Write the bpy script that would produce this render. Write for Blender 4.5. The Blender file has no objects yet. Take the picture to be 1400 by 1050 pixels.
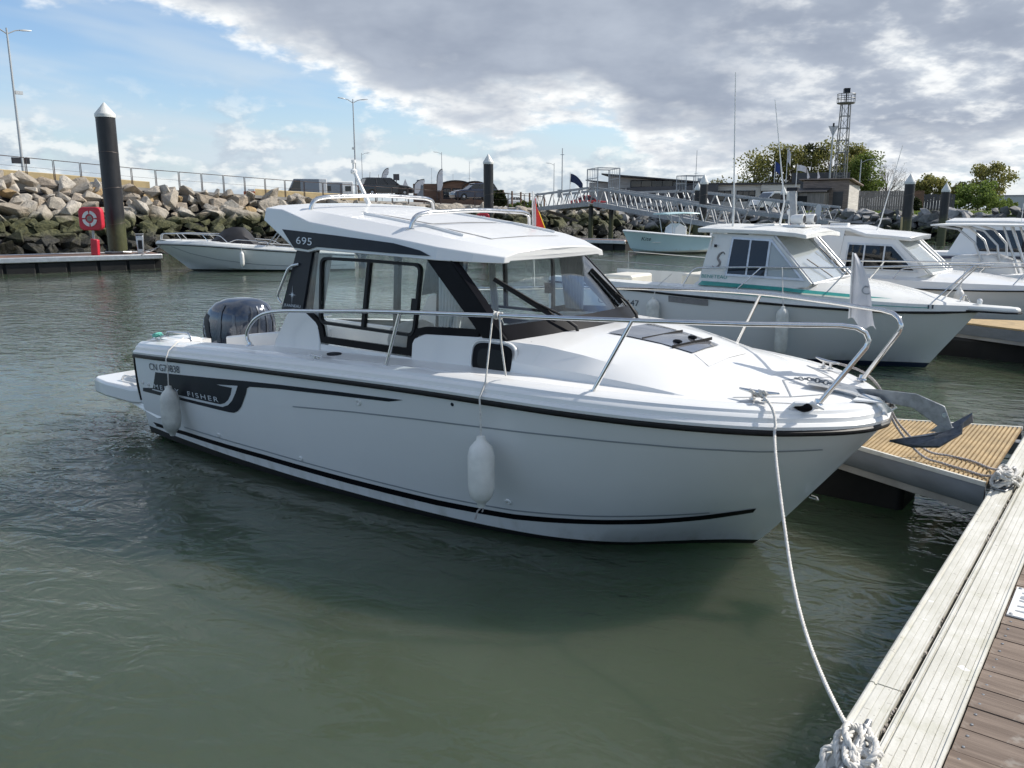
import bpy, bmesh, math, random
from mathutils import Vector, Matrix
from mathutils.bvhtree import BVHTree
from mathutils.geometry import delaunay_2d_cdt
R = math.radians
random.seed(7)
S = bpy.context.scene
C = S.collection

# ------------------------------------------------------------------ camera
CAM_H = 2.15
cam = bpy.data.cameras.new('camera')
cam.sensor_width = 36.0
cam.lens = 36.0 * 1130.0 / 1400.0
cam.clip_start = 0.05
cam.clip_end = 6000.0
camo = bpy.data.objects.new('camera', cam)
C.objects.link(camo)
camo.location = (0, 0, CAM_H)
camo.rotation_euler = (R(90 - 11.99), 0, 0)
S.camera = camo

# ------------------------------------------------------------------ sun
SUN_EL, SUN_AZ = R(38.5), math.atan2(0.95, 0.31)       # azimuth measured from +Y towards +X
sd = Vector((math.sin(SUN_AZ) * math.cos(SUN_EL), math.cos(SUN_AZ) * math.cos(SUN_EL), math.sin(SUN_EL)))
sl = bpy.data.lights.new('sun', 'SUN')
sl.energy = 4.3
sl.angle = R(0.53)
sl.color = (1.0, 0.945, 0.865)
so = bpy.data.objects.new('sun', sl)
C.objects.link(so)
so.rotation_euler = (-sd).to_track_quat('-Z', 'Y').to_euler()
so.location = sd * 50

S.view_settings.view_transform = 'Standard'
S.view_settings.look = 'None'
S.view_settings.exposure = 0.38
S.view_settings.gamma = 1.0
S.view_settings.use_curve_mapping = False
S.cycles.max_bounces = 6
S.cycles.diffuse_bounces = 3
S.cycles.glossy_bounces = 4
S.cycles.transparent_max_bounces = 12
S.cycles.caustics_reflective = False
S.cycles.caustics_refractive = False
S.cycles.sample_clamp_indirect = 8.0
S.cycles.use_adaptive_sampling = True
S.cycles.adaptive_threshold = 0.025
try:
    S.cycles.use_denoising = True
    S.cycles.denoiser = 'OPENIMAGEDENOISE'
except Exception:
    pass

# ------------------------------------------------------------------ node helpers
class NT:
    def __init__(s, tree):
        s.t = tree
    def n(s, kind, **kw):
        x = s.t.nodes.new(kind)
        for k, v in kw.items():
            setattr(x, k, v)
        return x
    def put(s, sock, v):
        if v is None:
            return
        if hasattr(v, 'is_linked'):
            s.t.links.new(v, sock)
        elif isinstance(v, (tuple, list)) and len(v) == 3 and sock.type == 'RGBA':
            sock.default_value = (v[0], v[1], v[2], 1)
        else:
            sock.default_value = v
    def m(s, op, a, b=None, c=None, clamp=False):
        x = s.n('ShaderNodeMath', operation=op)
        x.use_clamp = clamp
        for i, v in enumerate((a, b, c)):
            if v is not None:
                s.put(x.inputs[i], v)
        return x.outputs[0]
    def vm(s, op, a, b=None):
        x = s.n('ShaderNodeVectorMath', operation=op)
        s.put(x.inputs[0], a)
        if b is not None:
            s.put(x.inputs[1], b)
        return x.outputs[0]
    def mix(s, f, a, b, mode='MIX'):
        x = s.n('ShaderNodeMix', data_type='RGBA', blend_type=mode)
        s.put(x.inputs[0], f)
        s.put(x.inputs[6], a)
        s.put(x.inputs[7], b)
        return x.outputs[2]
    def noise(s, vec, scale, detail=4, rough=0.55, dist=0.0):
        x = s.n('ShaderNodeTexNoise')
        s.put(x.inputs['Vector'], vec)
        s.put(x.inputs['Scale'], scale)
        x.inputs['Detail'].default_value = detail
        x.inputs['Roughness'].default_value = rough
        x.inputs['Distortion'].default_value = dist
        return x.outputs[0]
    def ss(s, v, lo, hi, o0=0.0, o1=1.0):
        x = s.n('ShaderNodeMapRange', interpolation_type='SMOOTHSTEP')
        s.put(x.inputs[0], v)
        for i, q in enumerate((lo, hi, o0, o1)):
            s.put(x.inputs[1 + i], q)
        return x.outputs[0]
    def sep(s, v):
        x = s.n('ShaderNodeSeparateXYZ')
        s.put(x.inputs[0], v)
        return x.outputs
    def comb(s, a, b, c):
        x = s.n('ShaderNodeCombineXYZ')
        for i, v in enumerate((a, b, c)):
            s.put(x.inputs[i], v)
        return x.outputs[0]
    def bump(s, h, strength=1.0, dist=0.01, normal=None):
        x = s.n('ShaderNodeBump')
        s.put(x.inputs['Height'], h)
        x.inputs['Strength'].default_value = strength
        x.inputs['Distance'].default_value = dist
        if normal is not None:
            s.put(x.inputs['Normal'], normal)
        return x.outputs[0]

# ------------------------------------------------------------------ world: Nishita sky with cumulus over it
W = bpy.data.worlds.new('World')
S.world = W
W.use_nodes = True
W.node_tree.nodes.clear()
T = NT(W.node_tree)
SKY_STRENGTH = 0.12
sky = T.n('ShaderNodeTexSky', sky_type='NISHITA')
sky.sun_disc = False
sky.sun_elevation = SUN_EL
sky.sun_rotation = SUN_AZ
sky.air_density = 1.0
sky.dust_density = 0.6
sky.ozone_density = 3.0
geo = T.n('ShaderNodeTexCoord')
dx, dy, dz = T.sep(T.vm('NORMALIZE', geo.outputs['Generated']))
az = T.m('ARCTAN2', dx, dy)                      # 0 ahead, + right
el = T.m('ARCSINE', dz)
deg = lambda d: d * math.pi / 180
up = T.m('MAXIMUM', dz, 0.0)
den = T.m('ADD', up, 0.30)
uv = T.comb(T.m('DIVIDE', dx, den), T.m('DIVIDE', dy, den), 0.0)
n_big = T.noise(uv, 1.5, 3, 0.5)
n_mid = T.noise(T.vm('ADD', uv, (7.3, 2.1, 0)), 4.2, 4, 0.55)
n_fine = T.noise(T.vm('ADD', uv, (1.3, 9.1, 0)), 11.0, 4, 0.6)
# the big grey cloud bank: its lower edge by bearing
fc = T.n('ShaderNodeFloatCurve')
crv = fc.mapping.curves[0]
# bearings -180..180 deg mapped 0..1, edge height in degrees / 40
pts = [(-180, 26), (-120, 24), (-85, 20), (-40, 14.0), (-28, 12.6), (-19, 10.6), (-13.5, 8.6), (-8, 6.0), (-2, 4.9), (4, 5.6), (9, 2.9), (15, 1.8), (25, 1.2), (40, 1.6), (75, 6), (120, 20), (180, 30)]
while len(crv.points) < len(pts):
    crv.points.new(0.5, 0.5)
for p_, (a_, e_) in zip(crv.points, pts):
    p_.location = ((a_ + 180) / 360, e_ / 40)
    p_.handle_type = 'AUTO'
fc.mapping.update()
T.put(fc.inputs['Value'], T.m('DIVIDE', T.m('ADD', az, math.pi), 2 * math.pi))
edge = T.m('MULTIPLY', fc.outputs[0], deg(40))
w1 = T.m('MULTIPLY', T.m('SUBTRACT', n_mid, 0.5), deg(5.5))
w2 = T.m('MULTIPLY', T.m('SUBTRACT', n_fine, 0.5), deg(2.4))
w3 = T.m('MULTIPLY', T.m('SUBTRACT', n_big, 0.5), deg(5))
depth = T.m('ADD', T.m('SUBTRACT', el, edge), T.m('ADD', w1, T.m('ADD', w2, w3)))
# above the bank the cover breaks up into scattered cloud with blue between
gap = T.ss(T.m('ADD', n_big, T.m('MULTIPLY', T.m('SUBTRACT', n_mid, 0.5), 0.5)), 0.42, 0.54)
gap = T.m('MAXIMUM', gap, T.ss(el, deg(30), deg(16)))
D1 = T.m('MULTIPLY', T.ss(depth, deg(-0.35), deg(0.9)), gap)
thick = T.ss(T.m('ADD', depth, T.m('MULTIPLY', T.m('SUBTRACT', n_mid, 0.5), deg(3))), deg(0.1), deg(3.6))
thick = T.m('MULTIPLY', thick, T.ss(n_big, 0.26, 0.42, 0.65, 1.0))
# thinner, brighter cloud towards the sun's bearing
sunny = T.m('MULTIPLY', T.ss(az, deg(8), deg(24)), T.ss(T.m('ADD', T.m('MULTIPLY', n_mid, 0.65), T.m('MULTIPLY', n_fine, 0.35)), 0.44, 0.64))
thick = T.m('MULTIPLY', thick, T.m('SUBTRACT', 1.0, T.m('MULTIPLY', sunny, 0.80)))
shade = T.m('ADD', T.m('MULTIPLY', n_mid, 0.6), T.m('MULTIPLY', n_big, 0.4))
grey = T.mix(T.ss(shade, 0.30, 0.70), (0.245, 0.285, 0.362), (0.385, 0.430, 0.505))
white = T.mix(T.ss(n_fine, 0.36, 0.64), (0.54, 0.585, 0.635), (0.86, 0.87, 0.86))
ccol = T.mix(thick, white, grey)
# low cumulus along the horizon
hv = T.comb(T.m('MULTIPLY', az, 9.0), T.m('MULTIPLY', el, 17.0), 3.7)
h1 = T.noise(hv, 1.5, 5, 0.58)
h2 = T.noise(T.vm('ADD', hv, (0.12, 0.16, 0.0)), 1.5, 5, 0.58)
hw = T.ss(el, deg(6.0), deg(1.0))
D2 = T.m('MULTIPLY', T.ss(T.m('ADD', h1, T.m('MULTIPLY', hw, 0.20)), 0.52, 0.66), T.ss(el, deg(9), deg(3.5)))
lit = T.ss(T.m('SUBTRACT', h1, h2), -0.07, 0.09)
lcol = T.mix(lit, (0.40, 0.465, 0.54), (0.74, 0.76, 0.76))
# thin veil
vv = T.comb(T.m('MULTIPLY', az, 2.2), T.m('ADD', T.m('MULTIPLY', el, 14.0), T.m('MULTIPLY', az, 2.0)), 0.0)
v1 = T.noise(vv, 1.6, 3, 0.5)
veil = T.m('MULTIPLY', T.ss(v1, 0.40, 0.68), T.ss(el, deg(13), deg(4.0), 0.34, 0.88))
k = 1 / SKY_STRENGTH
sc_ = lambda col: T.mix(1.0, col, (k, k, k), 'MULTIPLY')
base = T.mix(1.0, sky.outputs[0], (0.97, 1.0, 1.04), 'MULTIPLY')
base = T.mix(T.m('MULTIPLY', T.ss(el, deg(8.5), deg(1.0)), 0.72), base, tuple(c * k for c in (0.47, 0.555, 0.63)))
base = T.mix(veil, base, tuple(c * k for c in (0.51, 0.585, 0.65)))
base = T.mix(T.m('MULTIPLY', D2, 0.75), base, sc_(lcol))
base = T.mix(D1, base, sc_(ccol))
bg = T.n('ShaderNodeBackground')
T.put(bg.inputs[0], base)
bg.inputs[1].default_value = SKY_STRENGTH
T.t.links.new(bg.outputs[0], T.n('ShaderNodeOutputWorld').inputs[0])

# ------------------------------------------------------------------ materials
MATS = {}
def newmat(name):
    m = bpy.data.materials.new(name)
    m.use_nodes = True
    m.node_tree.nodes.clear()
    t = NT(m.node_tree)
    out = t.n('ShaderNodeOutputMaterial')
    MATS[name] = m
    return m, t, out
def principled(t, out, **kw):
    b = t.n('ShaderNodeBsdfPrincipled')
    for k_, v in kw.items():
        t.put(b.inputs[k_.replace('_', ' ')], v)
    t.t.links.new(b.outputs[0], out.inputs[0])
    return b
def mat(name, col, rough=0.5, metal=0.0, var=0.08, scale=6.0, bump=0.0, bscale=80.0, coat=0.0, stretch=None, rvar=0.0, spec=0.5, hue=None):
    m, t, out = newmat(name)
    co = t.n('ShaderNodeTexCoord').outputs['Object']
    if stretch:
        co = t.vm('MULTIPLY', co, stretch)
    n1 = t.noise(co, scale, 6, 0.6)
    f = t.ss(n1, 0.3, 0.7)
    a = tuple(max(0, c * (1 - var)) for c in col)
    b = tuple(min(1, c * (1 + var)) for c in col)
    if hue:
        b = hue
    c_ = t.mix(f, a, b)
    kw = dict(Base_Color=c_, Roughness=rough, Metallic=metal)
    if rvar:
        kw['Roughness'] = t.ss(n1, 0.25, 0.75, max(0.02, rough - rvar), min(1, rough + rvar))
    p_ = principled(t, out, **kw)
    p_.inputs['Specular IOR Level'].default_value = spec
    if coat:
        p_.inputs['Coat Weight'].default_value = coat
        p_.inputs['Coat Roughness'].default_value = 0.04
    if bump:
        t.put(p_.inputs['Normal'], t.bump(t.noise(co, bscale, 4, 0.6), 1.0, bump))
    return m
def glass(name, tint=(1, 1, 1), refl=1.0, dark=0.0, rough=0.01, body=(0.02, 0.025, 0.03)):
    m, t, out = newmat(name)
    lw = t.n('ShaderNodeLayerWeight')
    lw.inputs[0].default_value = 0.5
    fres = t.m('ADD', 0.04, t.m('MULTIPLY', t.m('POWER', lw.outputs['Facing'], 4.0), 0.9))
    tr = t.n('ShaderNodeBsdfTransparent')
    t.put(tr.inputs[0], tint)
    gl = t.n('ShaderNodeBsdfGlossy')
    gl.inputs['Roughness'].default_value = rough
    df = t.n('ShaderNodeBsdfPrincipled')
    t.put(df.inputs['Base Color'], body)
    df.inputs['Roughness'].default_value = 0.08
    m1 = t.n('ShaderNodeMixShader')
    m1.inputs[0].default_value = dark
    t.t.links.new(tr.outputs[0], m1.inputs[1])
    t.t.links.new(df.outputs[0], m1.inputs[2])
    m2 = t.n('ShaderNodeMixShader')
    t.put(m2.inputs[0], t.m('MULTIPLY', fres, refl, clamp=True))
    t.t.links.new(m1.outputs[0], m2.inputs[1])
    t.t.links.new(gl.outputs[0], m2.inputs[2])
    t.t.links.new(m2.outputs[0], out.inputs[0])
    return m

mat('gelcoat', (0.76, 0.76, 0.75), 0.22, var=0.015, scale=1.2, coat=0.25, rvar=0.05)
mat('deck_white', (0.75, 0.745, 0.725), 0.38, var=0.03, scale=3, bump=0.0006, bscale=160)
mat('old_gelcoat', (0.70, 0.70, 0.67), 0.3, var=0.06, scale=2.0, rvar=0.08, stretch=(1, 1, 0.25))
mat('cream', (0.72, 0.69, 0.60), 0.4, var=0.05, scale=3)
mat('aqua_gelcoat', (0.50, 0.70, 0.72), 0.25, var=0.04, scale=1.5)
mat('black_gloss', (0.006, 0.006, 0.008), 0.32, var=0.3, scale=5, spec=0.08)
mat('black_rubber', (0.012, 0.012, 0.013), 0.5, var=0.3, scale=20, spec=0.25)
mat('vinyl_grey', (0.018, 0.021, 0.028), 0.35, var=0.12, scale=8, spec=0.2)
mat('hatch_smoke', (0.12, 0.125, 0.14), 0.05, var=0.25, scale=5, spec=0.9, coat=0.8)
mat('stripe_grey', (0.30, 0.32, 0.34), 0.3, var=0.05)
mat('stripe_silver', (0.62, 0.64, 0.66), 0.25, var=0.04)
mat('letter_navy', (0.02, 0.028, 0.05), 0.4, var=0.1)
mat('letter_silver', (0.62, 0.66, 0.70), 0.3, var=0.05)
mat('teal_stripe', (0.03, 0.27, 0.24), 0.35, var=0.12, scale=12)
mat('navy_paint', (0.012, 0.02, 0.06), 0.35, var=0.2)
mat('steel', (0.62, 0.62, 0.62), 0.12, metal=1.0, var=0.06, scale=25, rvar=0.05)
mat('galvanised', (0.30, 0.31, 0.32), 0.42, metal=0.85, var=0.22, scale=22, bump=0.0008, bscale=90, rvar=0.1)
mat('anchor_paint', (0.10, 0.115, 0.14), 0.4, metal=0.6, var=0.25, scale=30)
mat('cowl_navy', (0.045, 0.058, 0.085), 0.14, metal=0.25, var=0.06, scale=5, coat=0.6)
mat('port_black', (0.005, 0.005, 0.006), 0.15, var=0.2, spec=0.15)
mat('cowl_grey', (0.10, 0.115, 0.14), 0.22, metal=0.4, var=0.06)
mat('fender_white', (0.74, 0.73, 0.69), 0.45, var=0.07, scale=9, bump=0.0008, bscale=70)
mat('fender_dirty', (0.58, 0.58, 0.54), 0.5, var=0.18, scale=7)
mat('rope_white', (0.62, 0.60, 0.56), 0.8, var=0.15, scale=40, bump=0.001, bscale=400)
mat('rope_grey', (0.40, 0.37, 0.36), 0.85, var=0.25, scale=50, bump=0.001, bscale=400)
mat('rope_green', (0.12, 0.42, 0.36), 0.8, var=0.2, scale=40)
mat('curtain', (0.60, 0.59, 0.58), 0.85, var=0.08, scale=12)
mat('seat_grey', (0.22, 0.21, 0.21), 0.6, var=0.12, scale=20)
mat('seat_light', (0.45, 0.43, 0.41), 0.6, var=0.08, scale=20)
mat('interior', (0.55, 0.54, 0.51), 0.5, var=0.05)
mat('dash_dark', (0.018, 0.02, 0.026), 0.5, var=0.15, spec=0.25)
mat('teak', (0.16, 0.085, 0.045), 0.45, var=0.25, scale=10, stretch=(0.3, 3, 3))
mat('white_paint', (0.74, 0.74, 0.72), 0.4, var=0.05)
mat('cap_white', (0.70, 0.70, 0.67), 0.4, var=0.10, scale=3)
mat('red_plastic', (0.52, 0.025, 0.045), 0.35, var=0.10, scale=4)
mat('orange_plastic', (0.62, 0.13, 0.03), 0.4, var=0.1)
mat('flag_white', (0.66, 0.65, 0.66), 0.8, var=0.05)
mat('flag_red', (0.60, 0.03, 0.02), 0.8, var=0.08)
mat('flag_yellow', (0.75, 0.50, 0.04), 0.8, var=0.08)
mat('flag_navy', (0.018, 0.03, 0.08), 0.8, var=0.1)
mat('flag_blue', (0.03, 0.06, 0.22), 0.8, var=0.1)
mat('lamp_grey', (0.42, 0.44, 0.45), 0.4, metal=0.3, var=0.06)
mat('rail_brown', (0.075, 0.05, 0.042), 0.6, var=0.2)
mat('hut_wood', (0.24, 0.19, 0.165), 0.8, var=0.28, scale=2, stretch=(0.5, 0.5, 6))
mat('rail_grey', (0.11, 0.085, 0.075), 0.5, metal=0.2, var=0.15)
mat('alu_bright', (0.55, 0.56, 0.57), 0.38, metal=0.7, var=0.10, scale=10)
mat('alu_dull', (0.36, 0.37, 0.38), 0.5, metal=0.5, var=0.15, scale=8)
mat('float_black', (0.008, 0.008, 0.008), 0.7, var=0.4, scale=4, bump=0.003, bscale=12)
mat('concrete', (0.34, 0.33, 0.31), 0.85, var=0.18, scale=3, bump=0.003, bscale=40)
mat('tarp_gap_black', (0.010, 0.010, 0.013), 0.6, var=0.3, scale=6, bump=0.01, bscale=6)
mat('car_black', (0.010, 0.010, 0.012), 0.18, var=0.1, coat=0.5)
mat('car_blue', (0.015, 0.022, 0.05), 0.18, var=0.1, coat=0.5)
mat('car_white', (0.72, 0.72, 0.71), 0.2, var=0.03, coat=0.5)
mat('car_grey', (0.16, 0.19, 0.23), 0.25, var=0.05, coat=0.5)
mat('car_red', (0.35, 0.02, 0.02), 0.2, var=0.05, coat=0.5)
mat('tyre', (0.015, 0.015, 0.015), 0.8, var=0.2)
mat('rim', (0.35, 0.35, 0.36), 0.3, metal=0.8, var=0.05)
mat('tail_red', (0.35, 0.01, 0.01), 0.2, var=0.1)
mat('headlight', (0.7, 0.72, 0.72), 0.1, var=0.05)
mat('gangway_alu', (0.40, 0.41, 0.42), 0.45, metal=0.4, var=0.12)
mat('dark_cladding', (0.060, 0.060, 0.066), 0.55, var=0.12, scale=2)
mat('grey_cladding', (0.34, 0.32, 0.30), 0.7, var=0.14, scale=1.2, stretch=(1, 1, 6))
mat('pale_cladding', (0.58, 0.545, 0.50), 0.75, var=0.16, scale=1.2, stretch=(0.6, 0.6, 8))
mat('brown_wood', (0.15, 0.085, 0.055), 0.75, var=0.3, scale=2, stretch=(0.5, 0.5, 6))
mat('grey_wood', (0.24, 0.215, 0.195), 0.8, var=0.25, scale=1.5, stretch=(4, 4, 0.4))
mat('roof_dark', (0.045, 0.043, 0.045), 0.6, var=0.2)
mat('black_void', (0.006, 0.006, 0.007), 0.7, var=0.2)
mat('trunk_bark', (0.13, 0.105, 0.085), 0.9, var=0.3, scale=8)
mat('sand', (0.52, 0.40, 0.215), 0.95, var=0.16, scale=0.8, bump=0.02, bscale=3)
mat('asphalt', (0.09, 0.09, 0.09), 0.9, var=0.15, scale=0.5)
glass('glass', (0.93, 0.96, 0.96), 1.0)
glass('glass_screen', (0.90, 0.94, 0.95), 1.0)
glass('glass_smoke', (0.22, 0.24, 0.25), 1.0, dark=0.15)
glass('glass_dark', (0.10, 0.11, 0.13), 1.0, dark=0.6)
glass('glass_white', (0.90, 0.93, 0.93), 1.0, dark=0.45, body=(0.62, 0.66, 0.66))

# ------------------------------------------------------------------ mesh builder
def vadd(a, b): return (a[0] + b[0], a[1] + b[1], a[2] + b[2])
class MB:
    def __init__(s):
        s.v = []
        s.f = []
    def add(s, vs, fs):
        o = len(s.v)
        s.v += [tuple(v) for v in vs]
        s.f += [tuple(i + o for i in f) for f in fs]
        return s
    def bx(s, x0, x1, y0, y1, z0, z1):
        return s.add([(x0, y0, z0), (x1, y0, z0), (x1, y1, z0), (x0, y1, z0), (x0, y0, z1), (x1, y0, z1), (x1, y1, z1), (x0, y1, z1)],
                     [(0, 3, 2, 1), (4, 5, 6, 7), (0, 1, 5, 4), (1, 2, 6, 5), (2, 3, 7, 6), (3, 0, 4, 7)])
    def beam(s, a, b, w, h, up=(0, 0, 1)):
        a, b = Vector(a), Vector(b)
        d = (b - a).normalized()
        u = Vector(up)
        sd_ = d.cross(u)
        if sd_.length < 1e-4:
            sd_ = d.cross(Vector((1, 0, 0)))
        sd_.normalize()
        u = sd_.cross(d).normalized()
        r = [sd_ * (i * w / 2) + u * (j * h / 2) for i, j in ((-1, -1), (1, -1), (1, 1), (-1, 1))]
        return s.add([a + q for q in r] + [b + q for q in r], [(3, 2, 1, 0), (4, 5, 6, 7), (0, 1, 5, 4), (1, 2, 6, 5), (2, 3, 7, 6), (3, 0, 4, 7)])
    def loft(s, rings, closed=True, caps=True):
        n = len(rings[0])
        o = len(s.v)
        for r in rings:
            s.v += [tuple(p) for p in r]
        m = n if closed else n - 1
        for i in range(len(rings) - 1):
            for j in range(m):
                a, b = o + i * n + j, o + i * n + (j + 1) % n
                s.f.append((a, b, b + n, a + n))
        if caps and closed:
            s.f.append(tuple(o + j for j in reversed(range(n))))
            s.f.append(tuple(o + (len(rings) - 1) * n + j for j in range(n)))
        return s
    def tube(s, pts, r, n=8, caps=True, closed=False):
        P = [Vector(p) for p in pts]
        rr = r if isinstance(r, (list, tuple)) else [r] * len(P)
        rings = []
        nrm = None
        for i, p in enumerate(P):
            if closed:
                t = P[(i + 1) % len(P)] - P[i - 1]
            else:
                t = P[min(i + 1, len(P) - 1)] - P[max(i - 1, 0)]
            t.normalize()
            if nrm is None:
                nrm = t.orthogonal().normalized()
            else:
                nrm = nrm - t * nrm.dot(t)
                if nrm.length < 1e-5:
                    nrm = t.orthogonal()
                nrm.normalize()
            bn = t.cross(nrm)
            rings.append([p + (nrm * math.cos(2 * math.pi * k_ / n) + bn * math.sin(2 * math.pi * k_ / n)) * rr[i] for k_ in range(n)])
        if closed:
            rings.append(rings[0])
            return s.loft(rings, True, False)
        return s.loft(rings, True, caps)
    def lathe(s, prof, c=(0, 0, 0), n=16, M=None):
        rings = []
        for r, z in prof:
            ring = [Vector((r * math.cos(2 * math.pi * k_ / n), r * math.sin(2 * math.pi * k_ / n), z)) for k_ in range(n)]
            if M is not None:
                ring = [M @ q for q in ring]
            rings.append([q + Vector(c) for q in ring])
        return s.loft(rings, True, True)
    def slab(s, pts, off):
        """closed solid from an outline (list of 3D points) pushed along off"""
        n = len(pts)
        o = Vector(off)
        a = [Vector(p) for p in pts]
        s.add(a + [p + o for p in a], [tuple(range(n)), tuple(range(2 * n - 1, n - 1, -1))] + [(i, (i + 1) % n, (i + 1) % n + n, i + n) for i in range(n)])
        return s
    def grid(s, P):
        n = len(P[0])
        o = len(s.v)
        for r in P:
            s.v += [tuple(p) for p in r]
        for i in range(len(P) - 1):
            for j in range(n - 1):
                a = o + i * n + j
                s.f.append((a, a + 1, a + n + 1, a + n))
        return s
    def blob(s, c, rad, n=10, m=6, p=2.0):
        rings = []
        for i in range(1, m):
            t = math.pi * i / m - math.pi / 2
            cz, sz = math.cos(t), math.sin(t)
            q = 2 / p
            f = lambda x: math.copysign(abs(x) ** q, x)
            rings.append([(c[0] + rad[0] * f(cz) * f(math.cos(2 * math.pi * k_ / n)), c[1] + rad[1] * f(cz) * f(math.sin(2 * math.pi * k_ / n)), c[2] + rad[2] * f(sz)) for k_ in range(n)])
        return s.loft(rings, True, True)
    def mesh(s, name, smooth=30):
        me = bpy.data.meshes.new(name)
        me.from_pydata([tuple(v) for v in s.v], [], s.f)
        bm = bmesh.new()
        bm.from_mesh(me)
        bmesh.ops.remove_doubles(bm, verts=bm.verts, dist=1e-5)
        bmesh.ops.recalc_face_normals(bm, faces=bm.faces)
        bm.to_mesh(me)
        bm.free()
        if smooth:
            me.shade_smooth()
            me.set_sharp_from_angle(angle=R(smooth))
        return me
    def obj(s, name, m, parent=None, smooth=30, bevel=0.0, seg=2, label=None):
        o = bpy.data.objects.new(name, s.mesh(name, smooth))
        o.data.materials.append(MATS[m] if isinstance(m, str) else m)
        C.objects.link(o)
        if parent is not None:
            o.parent = parent
        if bevel:
            b = o.modifiers.new('bevel', 'BEVEL')
            b.width = bevel
            b.segments = seg
            b.limit_method = 'ANGLE'
            b.angle_limit = R(35)
        if label:
            o['label'] = label
        return o
def tag(o, label, cat, group=None, kind=None):
    o['label'] = label
    o['category'] = cat
    if group:
        o['group'] = group
    if kind:
        o['kind'] = kind
    return o
def E(name, label, cat, loc=(0, 0, 0), rz=0.0, group=None, parent=None):
    o = bpy.data.objects.new(name, None)
    o.empty_display_size = 0.1
    C.objects.link(o)
    o.location = loc
    o.rotation_euler = (0, 0, rz)
    return tag(o, label, cat, group)
def struct(o):
    o['kind'] = 'structure'
    return o
def dup(root, loc=None, rot=None, label=None, scale=None):
    def cp(o, par):
        c = o.copy()
        C.objects.link(c)
        c.parent = par
        for ch in o.children:
            cp(ch, c)
        return c
    r = cp(root, None)
    if loc is not None:
        r.location = loc
    if rot is not None:
        r.rotation_euler = rot
    if scale is not None:
        r.scale = scale
    if label:
        r['label'] = label
    return r
def catmull(pts, n):
    """resample a polyline through pts to n points (uniform in parameter)"""
    P = [Vector(p) for p in pts]
    m = len(P) - 1
    out = []
    for k_ in range(n):
        t = k_ / (n - 1) * m
        i = min(int(t), m - 1)
        u = t - i
        p0, p1, p2, p3 = P[max(i - 1, 0)], P[i], P[i + 1], P[min(i + 2, m)]
        out.append(0.5 * ((2 * p1) + (p2 - p0) * u + (2 * p0 - 5 * p1 + 4 * p2 - p3) * u * u + (3 * p1 - p0 - 3 * p2 + p3) * u ** 3))
    return out
def arcpath(pts, rad, n=5):
    """polyline with rounded corners"""
    P = [Vector(p) for p in pts]
    rr = rad if isinstance(rad, (list, tuple)) else [rad] * len(P)
    out = [P[0]]
    for i in range(1, len(P) - 1):
        a, b, c = P[i - 1], P[i], P[i + 1]
        d = min(rr[i], (b - a).length * 0.48, (c - b).length * 0.48)
        p, q = b + (a - b).normalized() * d, b + (c - b).normalized() * d
        for k_ in range(n + 1):
            t = k_ / n
            out.append(p * (1 - t) ** 2 + b * 2 * t * (1 - t) + q * t * t)
    out.append(P[-1])
    return out
def rope(pts, r, name, m, parent=None, pitch=None, label=None):
    """three twisted strands along a path"""
    P = [Vector(p) for p in pts]
    L = [0.0]
    for a, b in zip(P, P[1:]):
        L.append(L[-1] + (b - a).length)
    pitch = pitch or r * 7
    n = max(4, int(L[-1] / pitch * 7))
    Q = []
    j = 0
    for k_ in range(n + 1):
        d = L[-1] * k_ / n
        while j < len(P) - 2 and L[j + 1] < d:
            j += 1
        t = (d - L[j]) / max(1e-9, L[j + 1] - L[j])
        Q.append(P[j].lerp(P[j + 1], t))
    mb = MB()
    nrm = None
    fr = []
    for i, p in enumerate(Q):
        t = (Q[min(i + 1, n)] - Q[max(i - 1, 0)]).normalized()
        if nrm is None:
            nrm = t.orthogonal().normalized()
        nrm = (nrm - t * nrm.dot(t)).normalized()
        fr.append((p, nrm.copy(), t.cross(nrm)))
    for s_ in range(3):
        path = []
        for i, (p, a, b) in enumerate(fr):
            ph = 2 * math.pi * (i / 7 + s_ / 3)
            path.append(p + (a * math.cos(ph) + b * math.sin(ph)) * r * 0.5)
        mb.tube(path, r * 0.56, 6)
    return mb.obj(name, m, parent, smooth=60, label=label)
def text_polys(body, size, spacing=1.0, shear=0.0):
    """flat letter mesh as (verts2d, faces); origin at its lower left, height of capitals = size"""
    cu = bpy.data.curves.new('letters', 'FONT')
    cu.body = body
    cu.size = size / 0.69
    cu.space_character = spacing
    cu.shear = shear
    o = bpy.data.objects.new('letters', cu)
    C.objects.link(o)
    dg = bpy.context.evaluated_depsgraph_get()
    me = o.evaluated_get(dg).to_mesh()
    vs = [(v.co.x, v.co.y) for v in me.vertices]
    fs = [tuple(p.vertices) for p in me.polygons]
    o.evaluated_get(dg).to_mesh_clear()
    bpy.data.objects.remove(o)
    bpy.data.curves.remove(cu)
    return vs, fs
def letters(name, body, size, org, ux, uy, m, parent=None, spacing=1.0, thick=0.0015, width=None, stroke=None):
    """lettering laid on a plane: org + x*ux + y*uy, as a thin solid"""
    vs, fs = text_polys(body, size, spacing)
    w = max(v[0] for v in vs)
    k_ = (width / w) if width else 1.0
    org, ux, uy = Vector(org), Vector(ux).normalized(), Vector(uy).normalized()
    nz = ux.cross(uy).normalized() * thick
    mb = MB()
    mb.add([org + ux * (x * k_) + uy * y + nz for x, y in vs], fs)
    return mb.obj(name, m, parent, smooth=0)
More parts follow.
